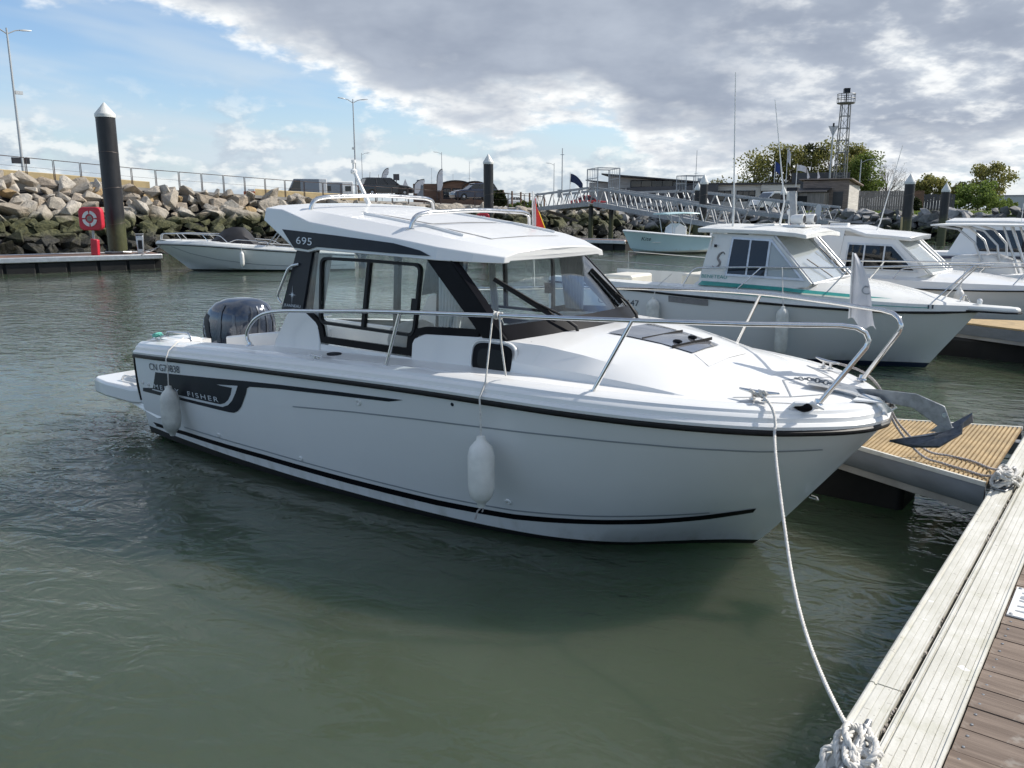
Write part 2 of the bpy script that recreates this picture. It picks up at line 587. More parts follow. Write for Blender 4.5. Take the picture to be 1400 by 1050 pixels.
# the marina's own axes: berths run along FW, pontoons along PT
B0 = Vector((1.584, 5.087, 0))
HEAD = R(-37.8)
FW = Vector((math.cos(HEAD), math.sin(HEAD), 0))
PT = Vector((-FW.y, FW.x, 0))
def G(x, y, z=0.0): return B0 + FW * x + PT * y + Vector((0, 0, z))
def px(x, y, Y):
    """world point at ground distance Y seen in that direction of the photograph (used to take bearings of far things)"""
    p_ = R(11.99)
    u, v = (x - 700) / 1130, (y - 525) / 1130
    d = Vector((u, math.cos(p_) - v * math.sin(p_), -math.sin(p_) - v * math.cos(p_)))
    return Vector((0, 0, CAM_H)) + d * (Y / d.y)

# ================================================================== water
m, t, out = newmat('harbour_water')
pos = t.n('ShaderNodeNewGeometry').outputs['Position']
rotv = t.n('ShaderNodeVectorRotate', rotation_type='Z_AXIS')
t.put(rotv.inputs['Vector'], pos)
rotv.inputs['Angle'].default_value = R(20)
wp = rotv.outputs[0]
st = t.vm('MULTIPLY', wp, (0.55, 1.0, 1.0))
calm = t.ss(t.noise(pos, 0.16, 3, 0.5), 0.38, 0.62, 0.34, 1.05)
r1 = t.noise(st, 4.6, 3, 0.55, 0.6)
r2 = t.noise(t.vm('MULTIPLY', wp, (1.0, 0.7, 1.0)), 13.0, 3, 0.5, 0.4)
r3 = t.noise(st, 0.9, 2, 0.5)
hgt = t.m('ADD', t.m('MULTIPLY', r1, 0.040), t.m('ADD', t.m('MULTIPLY', r2, 0.0085), t.m('MULTIPLY', r3, 0.026)))
hgt = t.m('MULTIPLY', hgt, calm)
mud = t.mix(t.ss(t.noise(pos, 0.5, 3, 0.5), 0.3, 0.7), (0.050, 0.066, 0.043), (0.061, 0.079, 0.053))
wb = principled(t, out, Base_Color=mud, Roughness=0.02, IOR=1.333)
wb.subsurface_method = 'BURLEY'
wb.inputs['Subsurface Weight'].default_value = 1.0
wb.inputs['Subsurface Radius'].default_value = (0.5, 0.8, 0.6)
wb.inputs['Subsurface Scale'].default_value = 1.5
t.put(wb.inputs['Normal'], t.bump(hgt, 1.0, 1.0))
w_ = MB().add([(-2500, -300, 0), (2500, -300, 0), (2500, 4500, 0), (-2500, 4500, 0)], [(0, 1, 2, 3)]).obj('water', 'harbour_water', smooth=0)
struct(w_)['label'] = 'green harbour water with small ripples'

# ================================================================== hull tools
def make_hull(SH, CH, KZ, N=57, bulge=0.02, rows=7):
    sh, ch = catmull(SH, N), catmull(CH, N)
    kz = catmull([(0, 0, z) for z in KZ], N)
    mb = MB()
    for s in (-1, 1):
        P = []
        for a, b, k_ in zip(ch, sh, kz):
            r = [Vector((a.x, 0, min(k_.z, a.z))), Vector((a.x, s * a.y * 0.55, k_.z + (a.z - k_.z) * 0.62))]
            for j in range(rows):
                u = j / (rows - 1)
                q = a.lerp(b, u)
                r.append(Vector((q.x, s * (q.y + bulge * math.sin(math.pi * u) * min(1, q.y / 0.3)), q.z)))
            P.append(r)
        mb.grid(P)
        # transom half
        tr = P[0]
        mb.add(tr + [Vector((tr[-1].x, 0, tr[-1].z))], [tuple(range(len(tr) + 1))])
    return mb, sh, ch
def bvh_of(mb):
    return BVHTree.FromPolygons([Vector(v) for v in mb.v], mb.f, all_triangles=False, epsilon=0.0)
def inside(p, poly):
    c = False
    j = len(poly) - 1
    for i in range(len(poly)):
        a, b = poly[i], poly[j]
        if (a[1] > p[1]) != (b[1] > p[1]) and p[0] < (b[0] - a[0]) * (p[1] - a[1]) / (b[1] - a[1] + 1e-12) + a[0]:
            c = not c
        j = i
    return c
def fill2d(poly, h):
    pts = []
    for i, a in enumerate(poly):
        b = poly[(i + 1) % len(poly)]
        d = math.hypot(b[0] - a[0], b[1] - a[1])
        k_ = max(1, int(d / h))
        pts += [(a[0] + (b[0] - a[0]) * j / k_, a[1] + (b[1] - a[1]) * j / k_) for j in range(k_)]
    n = len(pts)
    xs, ys = [p[0] for p in pts], [p[1] for p in pts]
    x = min(xs) + h * 0.5
    extra = []
    while x < max(xs):
        y = min(ys) + h * 0.5
        while y < max(ys):
            if inside((x, y), pts) and min((x - p[0]) ** 2 + (y - p[1]) ** 2 for p in pts) > (h * 0.3) ** 2:
                extra.append((x, y))
            y += h
        x += h
    vs, es, fs, *_ = delaunay_2d_cdt([Vector(p) for p in pts + extra], [], [list(range(n))], 1, 1e-6)
    return [(v.x, v.y) for v in vs], [tuple(f) for f in fs]
def project(name, bvh, shapes, m, parent, org, dirn, off=0.002):
    """lay flat shapes (verts2d, faces) on a surface: org(u, v) gives the start of a ray along dirn"""
    mb = MB()
    d = Vector(dirn).normalized()
    for vs, fs in shapes:
        P = []
        for u, v in vs:
            o = Vector(org(u, v))
            loc, nr, idx, dist = bvh.ray_cast(o, d)
            if loc is None:
                loc, nr, idx, dist = bvh.find_nearest(o + d * 3)
            if nr.dot(d) > 0:
                nr = -nr
            P.append(loc + nr * off)
        mb.add(P, fs)
    return mb.obj(name, m, parent, smooth=40)
def side_decal(name, bvh, polys, m, parent, side=-1, h=0.07, off=0.004):
    return project(name, bvh, [fill2d(p, h) for p in polys], m, parent, lambda u, v: (u, side * 4, v), (0, -side, 0), off)
def side_text(name, bvh, body, org, dirx, size, m, parent, width=None, spacing=1.0, side=-1, off=0.006):
    vs, fs = text_polys(body, size, spacing)
    w = max(v[0] for v in vs)
    k_ = width / w if width else 1.0
    dx_, dz_ = dirx
    l = math.hypot(dx_, dz_)
    dx_, dz_ = dx_ / l, dz_ / l
    vs = [(org[0] + x * k_ * dx_ - y * dz_ * 0.3, org[1] + x * k_ * dz_ + y) for x, y in vs]
    return project(name, bvh, [(vs, fs)], m, parent, lambda u, v: (u, side * 4, v), (0, -side, 0), off)
def sheer_path(sh):
    """the whole sheer: starboard stern - bow - port stern, with outward normals"""
    P = [Vector((p.x, -p.y, p.z)) for p in sh] + [Vector((p.x, p.y, p.z)) for p in reversed(sh[:-1])]
    N_ = []
    for i in range(len(P)):
        t_ = P[min(i + 1, len(P) - 1)] - P[max(i - 1, 0)]
        n_ = Vector((t_.y, -t_.x, 0))
        N_.append(n_.normalized())
    return P, N_
def sweep(P, N_, prof, closed=False):
    rings = [[p + n_ * d + Vector((0, 0, z)) for d, z in prof] for p, n_ in zip(P, N_)]
    mb = MB()
    return mb.loft(rings, closed, closed)
def fender(name, label, loc, length, rad, m='fender_white', tilt=(0, 0, 0), group=None, rope_to=None, rope_r=0.006, line2=None):
    """inflatable fender hanging with its top eye at loc"""
    f = E(name, label, 'fender', loc, 0, group)
    L_, r_ = length, rad
    prof = [(0.012, 0.0), (0.025, -0.004), (0.03, -0.03), (r_ * 0.55, -0.045), (r_ * 0.85, -0.075), (r_, -0.13), (r_, -L_ + 0.13), (r_ * 0.85, -L_ + 0.075), (r_ * 0.55, -L_ + 0.045), (0.03, -L_ + 0.03), (0.022, -L_ + 0.002), (0.008, -L_)]
    MB().lathe(prof, n=20).obj('bladder', m, f, smooth=40)
    if rope_to:
        p = [Vector((0, 0, -0.01))] + [Vector(q) - Vector(loc) for q in rope_to]
        MB().tube(p, rope_r, 6).obj('lanyard', 'rope_white', f, smooth=60)
    if line2:
        p = [Vector(q) - Vector(loc) for q in line2]
        MB().tube(p, rope_r, 6).obj('lanyard', 'rope_white', f, smooth=60)
    return f

# ================================================================== the cabin boat in the foreground
boat = E('cabin_boat', 'white pilothouse motorboat with dark side graphics moored bow-in in the foreground', 'motorboat', B0, HEAD)
SH = [(-5.62, 1.12, .80), (-5.0, 1.19, .845), (-4.2, 1.235, .895), (-3.3, 1.245, .935), (-2.5, 1.245, .967), (-1.8, 1.24, .99), (-1.2, 1.225, 1.0), (-.7, 1.16, .995), (-.3, 1.05, .985), (.05, .905, .975), (.32, .73, .963), (.5, .54, .953), (.62, .37, .944), (.70, .19, .936), (.735, 0, .93)]
CH = [(-5.62, 1.03, .04), (-5, 1.07, .035), (-4.2, 1.1, .03), (-3.3, 1.09, .025), (-2.5, 1.04, .02), (-1.9, .975, .015), (-1.45, .90, .015), (-1.1, .81, .015), (-.82, .69, .02), (-.6, .56, .04), (-.42, .42, .058), (-.25, .28, .08), (-.1, .17, .105), (.03, .08, .13), (.14, 0, .155)]
KZ = [-.42, -.42, -.42, -.42, -.42, -.42, -.42, -.41, -.38, -.33, -.27, -.19, -.08, .03, .155]
def hull_paint(name, col, foul, z0, slope, rough=0.14, foul_rough=0.55, band=None):
    """gelcoat above a painted waterline, anti-fouling below"""
    m_, t_, o_ = newmat(name)
    co = t_.n('ShaderNodeTexCoord').outputs['Object']
    x_, y_, z_ = t_.sep(co)
    lvl = t_.m('ADD', z0, t_.m('MULTIPLY', x_, slope))
    f = t_.m('GREATER_THAN', z_, lvl)
    n_ = t_.noise(co, 1.4, 5, 0.6)
    c1 = t_.mix(t_.ss(n_, 0.3, 0.7), tuple(c * 0.97 for c in col), col)
    scum = t_.m('MULTIPLY', t_.ss(t_.m('SUBTRACT', z_, lvl), 0.16, 0.0), t_.ss(t_.noise(t_.vm('MULTIPLY', co, (9, 9, 2.5)), 1.0, 4), 0.42, 0.75))
    c1 = t_.mix(t_.m('MULTIPLY', scum, 0.38), c1, (0.36, 0.34, 0.24))
    c_ = t_.mix(f, foul, c1)
    p_ = principled(t_, o_, Base_Color=c_, Roughness=t_.m('SUBTRACT', foul_rough, t_.m('MULTIPLY', f, foul_rough - rough)))
    p_.inputs['Coat Weight'].default_value = 0.2
    p_.inputs['Coat Roughness'].default_value = 0.03
    t_.put(p_.inputs['Normal'], t_.bump(t_.noise(co, 2.2, 2, 0.5), 1.0, 0.0025))
    return m_
hull_paint('hull_main', (0.78, 0.78, 0.775), (0.007, 0.007, 0.008), 0.034, -0.0125, rough=0.12)
hmb, sh, ch = make_hull(SH, CH, KZ)
hull = hmb.obj('hull', 'hull_main', boat, smooth=25)
HB = bvh_of(hmb)
SP, SN = sheer_path(sh)
# rubbing strake and moulded gunwale
sweep(SP, SN, [(-.012, -.016), (.014, -.016), (.022, -.004), (.022, .008), (.012, .016), (-.012, .016)], True).obj('rubbing_strake', 'black_rubber', hull)
sweep(SP, SN, [(-.010, .014), (.012, .018), (.016, .036), (.002, .050), (-.010, .053), (-.014, .078), (-.028, .092), (-.036, .096), (-.045, .112), (-.075, .124), (-.15, .128)]).obj('gunwale', 'gelcoat', boat, smooth=28)
MB().tube([Vector((-5.635, -1.115, .82)), Vector((-5.655, -1.105, .7)), Vector((-5.665, -1.09, .5)), Vector((-5.655, -1.075, .36))], .013, 6).obj('transom_trim', 'black_rubber', hull)
# side graphics
side_decal('graphic_panel', HB, [[(-5.189, .70), (-4.401, .766), (-3.695, .82), (-3.291, .846), (-2.6, .884), (-1.96, .913), (-2.1, .882), (-2.7, .847), (-3.3, .81), (-3.66, .778), (-3.70, .76), (-3.733, .705), (-3.826, .588), (-3.888, .541), (-3.949, .517), (-4.03, .51), (-4.756, .499), (-5.547, .466), (-5.531, .501), (-5.301, .534)]], 'vinyl_grey', hull)
side_decal('graphic_hook', HB, [[(-4.121, .736), (-3.821, .765), (-3.872, .695), (-3.938, .624), (-4.009, .575), (-4.099, .545), (-4.745, .527), (-5.322, .514), (-5.316, .525), (-4.737, .547), (-4.125, .564), (-4.053, .585), (-3.994, .62), (-3.939, .676), (-3.906, .737), (-4.073, .733)]], 'stripe_silver', hull, off=.006)
side_text('model_lettering', HB, 'MERRY  FISHER', (-5.27, .538), (1.13, .042), .043, 'letter_silver', hull, width=1.13, spacing=1.35, off=.007)
side_text('registration_lettering', HB, 'CN G79838', (-5.305, .708), (.59, .048), .062, 'letter_navy', hull, width=.60)
top = [(-5.494, .165), (-4.844, .188), (-3.675, .2), (-2.664, .19), (-1.865, .185), (-1.257, .196), (-.741, .238), (-.381, .273), (-.128, .303), (.095, .340)]
bot = [(-5.443, .131), (-4.867, .147), (-3.692, .157), (-2.68, .143), (-1.879, .137), (-1.269, .152), (-.753, .198), (-.396, .230), (-.143, .259), (.068, .302)]
side_decal('boot_stripe', HB, [top + bot[::-1]], 'black_gloss', hull, h=.05)
def band(line, w): return [(x, z + w / 2) for x, z in line] + [(x, z - w / 2) for x, z in reversed(line)]
side_decal('pin_stripe', HB, [band([(-4.86, .232), (-3.662, .238), (-2.653, .224), (-1.856, .216), (-1.246, .228), (-.733, .268), (-.37, .303), (-.121, .322)], .011)], 'stripe_grey', hull, h=.05)
side_decal('knuckle_line', HB, [band([(-3.15, .691), (-2.5, .748), (-1.9, .790), (-1.277, .826), (-.74, .846), (-.297, .848), (.088, .840), (.302, .828), (.50, .82)], .010)], 'stripe_grey', hull, h=.05)
for x, z, r_ in [(-4.272, .263, .020), (-3.187, .257, .020), (-2.406, .834, .026), (-1.27, .289, .022), (-5.514, .554, .016), (-5.39, .554, .016)]:
    loc, nr, *_ = HB.ray_cast(Vector((x, -4, z)), Vector((0, 1, 0)))
    q = (-nr if nr.y > 0 else nr).to_track_quat('Z', 'Y').to_matrix()
    fit = MB().lathe([(r_, -.004), (r_, .006), (r_ * .8, .010), (r_ * .5, .010), (r_ * .45, .001)], loc, 14, q).obj('through_hull_fitting', 'white_paint', hull)
loc, nr, *_ = HB.ray_cast(Vector((-1.53, -4, .945)), Vector((0, 1, 0)))
MB().lathe([(.014, -.003), (.012, .004), (.004, .004)], loc, 10, (-nr if nr.y > 0 else nr).to_track_quat('Z', 'Y').to_matrix()).obj('through_hull_fitting', 'vinyl_grey', hull)
# bow eye
MB().tube([Vector((.34, -.022, .40)), Vector((.375, -.02, .395)), Vector((.39, 0, .385)), Vector((.375, .02, .395)), Vector((.34, .022, .40))], .006, 6).obj('bow_eye', 'steel', hull)

# ---- decks
inner = [p + n_ * -.15 + Vector((0, 0, .128)) for p, n_ in zip(SP, SN)]
half = len(sh)
stb = inner[:half]
deck = MB()
rows = []
for p in stb:
    if p.x > -1.30:
        y = min(p.y, 0)
        rows.append([Vector((p.x, y * (1 - k_ / 6), p.z + .012 * math.sin(math.pi / 2 * k_ / 6))) for k_ in range(7)] + [Vector((p.x, -y * (k_ / 6), p.z + .012 * math.cos(math.pi / 2 * k_ / 6))) for k_ in range(1, 7)])
deck.grid(rows)
for s in (-1, 1):
    rr = []
    for p in stb:
        if p.x < -1.20:
            yi = .80 if p.x > -3.8 else .965
            rr.append([Vector((p.x, s * abs(p.y), p.z)), Vector((p.x, s * (yi + .04), p.z + .004)), Vector((p.x, s * yi, p.z + .004))])
    deck.grid(rr)
dk = deck.obj('deck', 'deck_white', boat, smooth=40)
# anti-slip seams on the foredeck
DB = bvh_of(deck)
for a, b in [((.06, -.62), (.30, -.36)), ((.06, .62), (.30, .36)), ((.12, 0), (.30, -.36)), ((.12, 0), (.30, .36)), ((.12, -.68), (.42, -.42)), ((.12, .68), (.42, .42)), ((.30, -.36), (.46, -.10)), ((.30, .36), (.46, .10))]:
    d_ = Vector((b[0] - a[0], b[1] - a[1])).normalized() * .0045
    project('deck_seam', DB, [fill2d([(a[0] + d_.y, a[1] - d_.x), (b[0] + d_.y, b[1] - d_.x), (b[0] - d_.y, b[1] + d_.x), (a[0] - d_.y, a[1] + d_.x)], .05)], 'stripe_grey', dk, lambda u, v: (u, v, 3), (0, 0, -1), .003)

# ---- trunk cabin forward of the windscreen
TS = [
    [(-1.47, .915, 1.06), (-1.46, .895, 1.20), (-1.43, .855, 1.315), (-1.29, .45, 1.34), (-1.20, 0, 1.35)],
    [(-1.15, .935, 1.06), (-1.15, .90, 1.19), (-1.12, .815, 1.305), (-1.10, .45, 1.342), (-1.08, 0, 1.352)],
    [(-.85, .915, 1.06), (-.85, .875, 1.18), (-.85, .77, 1.268), (-.85, .42, 1.322), (-.85, 0, 1.332)],
    [(-.60, .89, 1.06), (-.60, .845, 1.16), (-.60, .735, 1.222), (-.60, .40, 1.288), (-.60, 0, 1.298)],
    [(-.37, .865, 1.06), (-.37, .815, 1.14), (-.37, .71, 1.170), (-.37, .38, 1.236), (-.37, 0, 1.246)],
    [(-.22, .845, 1.06), (-.22, .79, 1.12), (-.23, .685, 1.140), (-.23, .36, 1.192), (-.20, 0, 1.198)],
    [(-.05, .81, 1.06), (-.03, .74, 1.085), (-.02, .66, 1.092), (.02, .30, 1.10), (.06, 0, 1.10)],
    [(-.02, .80, 1.04), (.0, .73, 1.04), (.02, .66, 1.04), (.05, .30, 1.04), (.09, 0, 1.04)]]
tmb = MB()
tmb.grid([[(x, -y, z) for x, y, z in r] + [(x, y, z) for x, y, z in reversed(r[:-1])] for r in TS])
trunk = tmb.obj('trunk_cabin', 'gelcoat', boat, smooth=14)
TB = bvh_of(tmb)
# dark hatch, its two leaves, handles
def on_top(u, v): return (u, v, 3)
ha = [(-.97, -.29), (-.97, .29), (-.40, .20), (-.40, -.20)]
project('deck_hatch', TB, [fill2d(ha, .08)], 'hatch_smoke', trunk, on_top, (0, 0, -1), .008)
mb = MB()
for y in (-.11, .11):
    mb.blob((-.55, y, 1.302), (.035, .014, .014), 8, 6)
mb.obj('hatch_handle', 'black_rubber', trunk)
mb = MB()
for u in (-.74, -.52):
    mb.beam((u, -.24, 1.315 if u < -.7 else 1.285), (u + .05, .24, 1.315 if u < -.7 else 1.285), .006, .02)
mb.obj('hatch_seam', 'black_rubber', trunk)
project('hatch_panel', TB, [fill2d([(-.385, -.20), (-.385, .20), (-.24, .30), (-.24, -.30)], .07)], 'deck_white', trunk, on_top, (0, 0, -1), .004)
# porthole on each side
for s in (-1, 1):
    out_ = []
    for k_ in range(28):
        a = 2 * math.pi * k_ / 28
        f = lambda c, r_: math.copysign(abs(c) ** .5, c) * r_
        out_.append((-1.475 + f(math.cos(a), .165), 1.193 + f(math.sin(a), .098) + f(math.cos(a), .165) * .0))
    o2 = [(-1.475 + (x + 1.475) * 1.0, z) for x, z in out_]
    ph = side_decal('porthole', TB if False else BVHTree.FromPolygons([Vector((-2.4, s * .905, 1.0)), Vector((-1.0, s * .925, 1.0)), Vector((-1.0, s * .855, 1.36)), Vector((-2.4, s * .85, 1.36))], [(0, 1, 2, 3)]), [o2], 'black_gloss', trunk, s, .06, .012)
    o3 = [(-1.475 + (x + 1.475) * .72, 1.190 + (z - 1.193) * .66) for x, z in out_]
    side_decal('porthole_glass', BVHTree.FromPolygons([Vector((-2.4, s * .905, 1.0)), Vector((-1.0, s * .925, 1.0)), Vector((-1.0, s * .855, 1.36)), Vector((-2.4, s * .85, 1.36))], [(0, 1, 2, 3)]), [o3], 'port_black', ph, s, .06, .016)
    o4 = [(-1.475 + (x + 1.475) * 1.12, 1.195 + (z - 1.193) * 1.14) for x, z in out_]
    pp = [Vector((x, s * (.915 - (z - 1.0) * .165), z)) for x, z in o4]
    MB().tube(pp, .010, 6, closed=True).obj('porthole_rim', 'gelcoat', ph, smooth=60)

# ---- wheelhouse sides (leaning slightly inboard)
def HS(x, z, s, off=0.0): return Vector((x, s * (.88 - .12 * (z - 1.12) + off), z))
def hs_slab(name, poly, s, m, parent, o0=-.05, o1=0.0, bevel=0.0):
    n = len(poly)
    mb = MB()
    mb.add([HS(x, z, s, o0) for x, z in poly] + [HS(x, z, s, o1) for x, z in poly], [tuple(range(n)), tuple(range(2 * n - 1, n - 1, -1))] + [(i, (i + 1) % n, (i + 1) % n + n, i + n) for i in range(n)])
    return mb.obj(name, m, parent, bevel=bevel)
def strip2d(pts, w, closed=False):
    P = [Vector((p[0], p[1])) for p in pts]
    n = len(P)
    L_, R_ = [], []
    for i in range(n):
        a = P[i - 1] if (i > 0 or closed) else None
        b = P[(i + 1) % n] if (i < n - 1 or closed) else None
        d1 = (P[i] - a).normalized() if a is not None else None
        d2 = (b - P[i]).normalized() if b is not None else None
        d1 = d1 if d1 is not None else d2
        d2 = d2 if d2 is not None else d1
        n1, n2 = Vector((-d1.y, d1.x)), Vector((-d2.y, d2.x))
        mt = (n1 + n2)
        mt.normalize()
        k_ = w / 2 / max(.35, mt.dot(n1))
        L_.append(P[i] + mt * k_)
        R_.append(P[i] - mt * k_)
    return L_, R_
def hs_strip(name, pts, w, s, m, parent, o0=-.012, o1=.012, closed=False):
    L_, R_ = strip2d(pts, w, closed)
    rings = [[HS(l.x, l.y, s, o0), HS(r_.x, r_.y, s, o0), HS(r_.x, r_.y, s, o1), HS(l.x, l.y, s, o1)] for l, r_ in zip(L_, R_)]
    mb = MB()
    if closed:
        rings.append(rings[0])
        mb.loft(rings, True, False)
    else:
        mb.loft(rings, True, True)
    return mb.obj(name, m, parent)
def round2d(pts, rad, n=5):
    P = arcpath([(p[0], p[1], 0) for p in pts], rad, n)
    return [(p.x, p.y) for p in P]
for s in (-1, 1):
    hs_slab('coaming', [(-3.80, 1.0), (-3.77, 1.1), (-3.64, 1.31), (-3.60, 1.345), (-3.55, 1.358), (-3.44, 1.358), (-3.40, 1.35), (-3.275, 1.285), (-3.245, 1.255), (-3.215, 1.13), (-3.21, 1.0)], s, 'gelcoat', boat, -.09, .004, .01)
    hs_slab('side_wall', [(-3.205, 1.0), (-3.205, 1.118), (-2.225, 1.118), (-2.225, 1.0)], s, 'gelcoat', boat, -.06, .0)
    hs_slab('coaming', [(-2.22, 1.0), (-2.22, 1.22), (-2.20, 1.255), (-2.10, 1.295), (-1.58, 1.322), (-1.44, 1.325), (-1.42, 1.0)], s, 'gelcoat', boat, -.07, .006, .008)
    pil = hs_slab('rear_pillar', [(-3.54, 1.84), (-3.35, 1.84), (-3.44, 1.365), (-3.56, 1.365), (-3.715, 1.33)], s, 'vinyl_grey', boat, -.07, .003)
    hs_slab('front_pillar', [(-2.14, 1.82), (-1.93, 1.82), (-1.385, 1.325), (-1.58, 1.318)], s, 'black_gloss', boat, -.06, .008)
    gl_out = [(-3.34, 1.83), (-3.43, 1.365), (-3.28, 1.295), (-3.245, 1.26), (-3.215, 1.122), (-2.228, 1.122), (-2.22, 1.23), (-2.19, 1.265), (-2.09, 1.303), (-1.60, 1.328), (-2.12, 1.83)]
    win = hs_strip('side_window_frame', [(-3.40, 1.352), (-3.262, 1.285), (-3.215, 1.24), (-3.185, 1.155), (-2.25, 1.155), (-2.245, 1.25), (-2.19, 1.30), (-2.09, 1.322), (-1.62, 1.345)], .052, s, 'black_gloss', boat, -.02, .002)
    hs_slab('glass_pane', gl_out, s, 'glass', win, -.016, -.010)
    slide = round2d([(-2.7, 1.775), (-2.185, 1.765), (-2.215, 1.275), (-3.225, 1.285), (-3.245, 1.775), (-2.7, 1.775)], .06)
    hs_strip('sliding_frame', slide[:-1], .022, s, 'black_rubber', win, -.024, .008, True)
    hs_strip('mullion', [(-2.705, 1.765), (-2.735, 1.285)], .031, s, 'black_rubber', win, -.022, .010)
    hs_slab('window_catch', [(-2.26, 1.53), (-2.21, 1.53), (-2.215, 1.44), (-2.265, 1.44)], s, 'black_rubber', win, -.05, -.005)
    # grab rail behind the rear pillar
    MB().tube(arcpath([HS(-3.50, 1.72, s, .01), HS(-3.60, 1.70, s, .03), HS(-3.74, 1.45, s, .03), HS(-3.70, 1.40, s, .01)], .06), .011, 8).obj('grab_rail', 'steel', boat, smooth=60)
# star emblem and maker's lettering on the near rear pillar
def star(cx, cz, r_, s, off):
    mb = MB()
    pts = []
    for k_ in range(16):
        a = 2 * math.pi * k_ / 16 + math.pi / 2
        rr = (r_ * (1.25 if k_ in (0, 8) else .95) if k_ % 4 == 0 else r_ * .48 if k_ % 2 == 0 else r_ * .16)
        pts.append((cx + rr * math.cos(a) * .8, cz + rr * math.sin(a)))
    o = [HS(x, z, s, off) for x, z in pts] + [HS(cx, cz, s, off)]
    mb.add(o, [(i, (i + 1) % 16, 16) for i in range(16)])
    return mb
pil_n = [o for o in boat.children if o.name.startswith('rear_pillar')][0]
star(-3.575, 1.475, .062, -1, .006).obj('star_emblem', 'letter_silver', pil_n, smooth=0)
vs, fs = text_polys('JEANNEAU', .022, 1.05)
MB().add([HS(-3.675 + x * .21 / max(v[0] for v in vs), 1.378 + y, -1, .006) for x, y in vs], fs).obj('maker_lettering', 'letter_silver', pil_n, smooth=0)

# ---- windscreen
def WS(u, v):
    """u -1..1 across (starboard to port), v 0..1 bottom to top"""
    bx_, by, bz_ = -1.405 + .225 * (1 - u * u), .862 * u, 1.322 + .03 * (1 - u * u)
    tx, ty, tz = -1.94 + .20 * (1 - u * u), .802 * u, 1.835
    return Vector((bx_ + (tx - bx_) * v, by + (ty - by) * v, bz_ + (tz - bz_) * v + .012 * math.sin(math.pi * v)))
def ws_slab(name, u0, u1, v0, v1, m, parent, off0, off1, nu=14, nv=4):
    A, B = [], []
    for i in range(nu + 1):
        a, b = [], []
        for j in range(nv + 1):
            u, v = u0 + (u1 - u0) * i / nu, v0 + (v1 - v0) * j / nv
            p = WS(u, v)
            nr = (WS(u + .01, v) - WS(u - .01, v)).cross(WS(u, v + .01) - WS(u, v - .01)).normalized()
            if nr.x < 0:
                nr = -nr
            a.append(p + nr * off0)
            b.append(p + nr * off1)
        A.append(a)
        B.append(b)
    mb = MB().grid(A).grid(B)
    rim = lambda Q: [r_[0] for r_ in Q] + Q[-1][1:] + [r_[-1] for r_ in reversed(Q[:-1])] + list(reversed(Q[0][1:-1]))
    ra, rb = rim(A), rim(B)
    mb.add(ra + rb, [(i, (i + 1) % len(ra), (i + 1) % len(ra) + len(ra), i + len(ra)) for i in range(len(ra))])
    return mb.obj(name, m, parent, smooth=40)
wsn = ws_slab('windscreen', -.955, .955, .0, .985, 'glass_screen', boat, -.003, .003)
ws_slab('windscreen_band', -.97, .97, -.02, .135, 'black_gloss', wsn, .005, .009, 16, 1)
for u0, u1 in ((-1.0, -.945), (.945, 1.0)):
    ws_slab('windscreen_edge', u0, u1, -.02, .99, 'black_gloss', wsn, -.01, .008, 1, 4)
def wiper(u0, u1, v1):
    mb = MB()
    a, b = WS(u0, -.03) + Vector((.03, 0, .02)), WS(u1, v1) + Vector((.022, 0, .018))
    mb.tube([a + Vector((.01, 0, -.02)), a + Vector((0, 0, .02)), a.lerp(b, .25) + Vector((.025, 0, .02)), a.lerp(b, .62)], [.013, .012, .009, .006], 6)
    mb.tube([a.lerp(b, .22), a.lerp(b, .5) + Vector((.012, 0, .006)), b], .006, 5)
    w = mb.obj('wiper', 'black_rubber', boat, smooth=60)
    mb = MB()
    mb.beam(a.lerp(b, .30) - Vector((.008, 0, .008)), b - Vector((.008, 0, .008)), .008, .03)
    mb.obj('wiper_blade', 'black_rubber', w)
    MB().lathe([(.030, -.03), (.028, -.008), (.016, .004), (.012, .012)], a + Vector((.02, 0, -.02)), 12).obj('wiper_pivot', 'steel', w)
wiper(-.42, -.78, .66)
wiper(.60, .60, .66)

# ---- roof
RX = [-3.83, -3.62, -3.45, -3.30, -3.19, -2.80, -2.36, -2.00, -1.76, -1.585]
ZL = [2.06, 1.935, 1.832, 1.822, 1.842, 1.832, 1.82, 1.806, 1.797, 1.79]
ZF = [2.155, 2.142, 2.095, 2.048, 2.035, 1.99, 1.942, 1.893, 1.860, 1.832]
YL = [.885, .885, .885, .885, .885, .885, .88, .85, .755, .63]
YF = [.855, .86, .862, .862, .862, .862, .857, .828, .735, .612]
ZB = [2.175, 2.165, 2.14, 2.12, 2.11, 2.065, 2.008, 1.950, 1.905, 1.862]
YB = [.74, .74, .735, .73, .73, .73, .73, .70, .61, .49]
rings = []
for i, x in enumerate(RX):
    ce = max(ZL[i] + .012, ZB[i] - .10)
    if i < 3:
        ce = ZB[i] - .06
    zc = ZB[i] + .022
    fx = .05 if i == len(RX) - 1 else .02 if i == len(RX) - 2 else 0
    h_ = [(x + fx, 0, zc), (x + fx * .75, YB[i] * .55, zc - .006), (x + fx * .35, YB[i], ZB[i]), (x, YF[i], ZF[i]), (x, YL[i], ZL[i]), (x, YL[i] - .06, ZL[i]), (x, YL[i] - .075, ce), (x + fx * .9, 0, ce)]
    rings.append([(a, -b, c) for a, b, c in h_] + [(a, b, c) for a, b, c in reversed(h_[1:-1])])
rmb = MB().loft(rings, True, True)
roof = rmb.obj('roof', 'gelcoat', boat, smooth=12, bevel=.006)
RB = bvh_of(rmb)
side_decal('roof_graphic', RB, [[(-3.60, 1.990), (-3.46, 1.852), (-3.29, 1.84), (-3.19, 1.864), (-2.04, 1.832), (-2.14, 1.868), (-2.38, 1.912), (-3.0, 1.955)]], 'vinyl_grey', roof, off=.009)
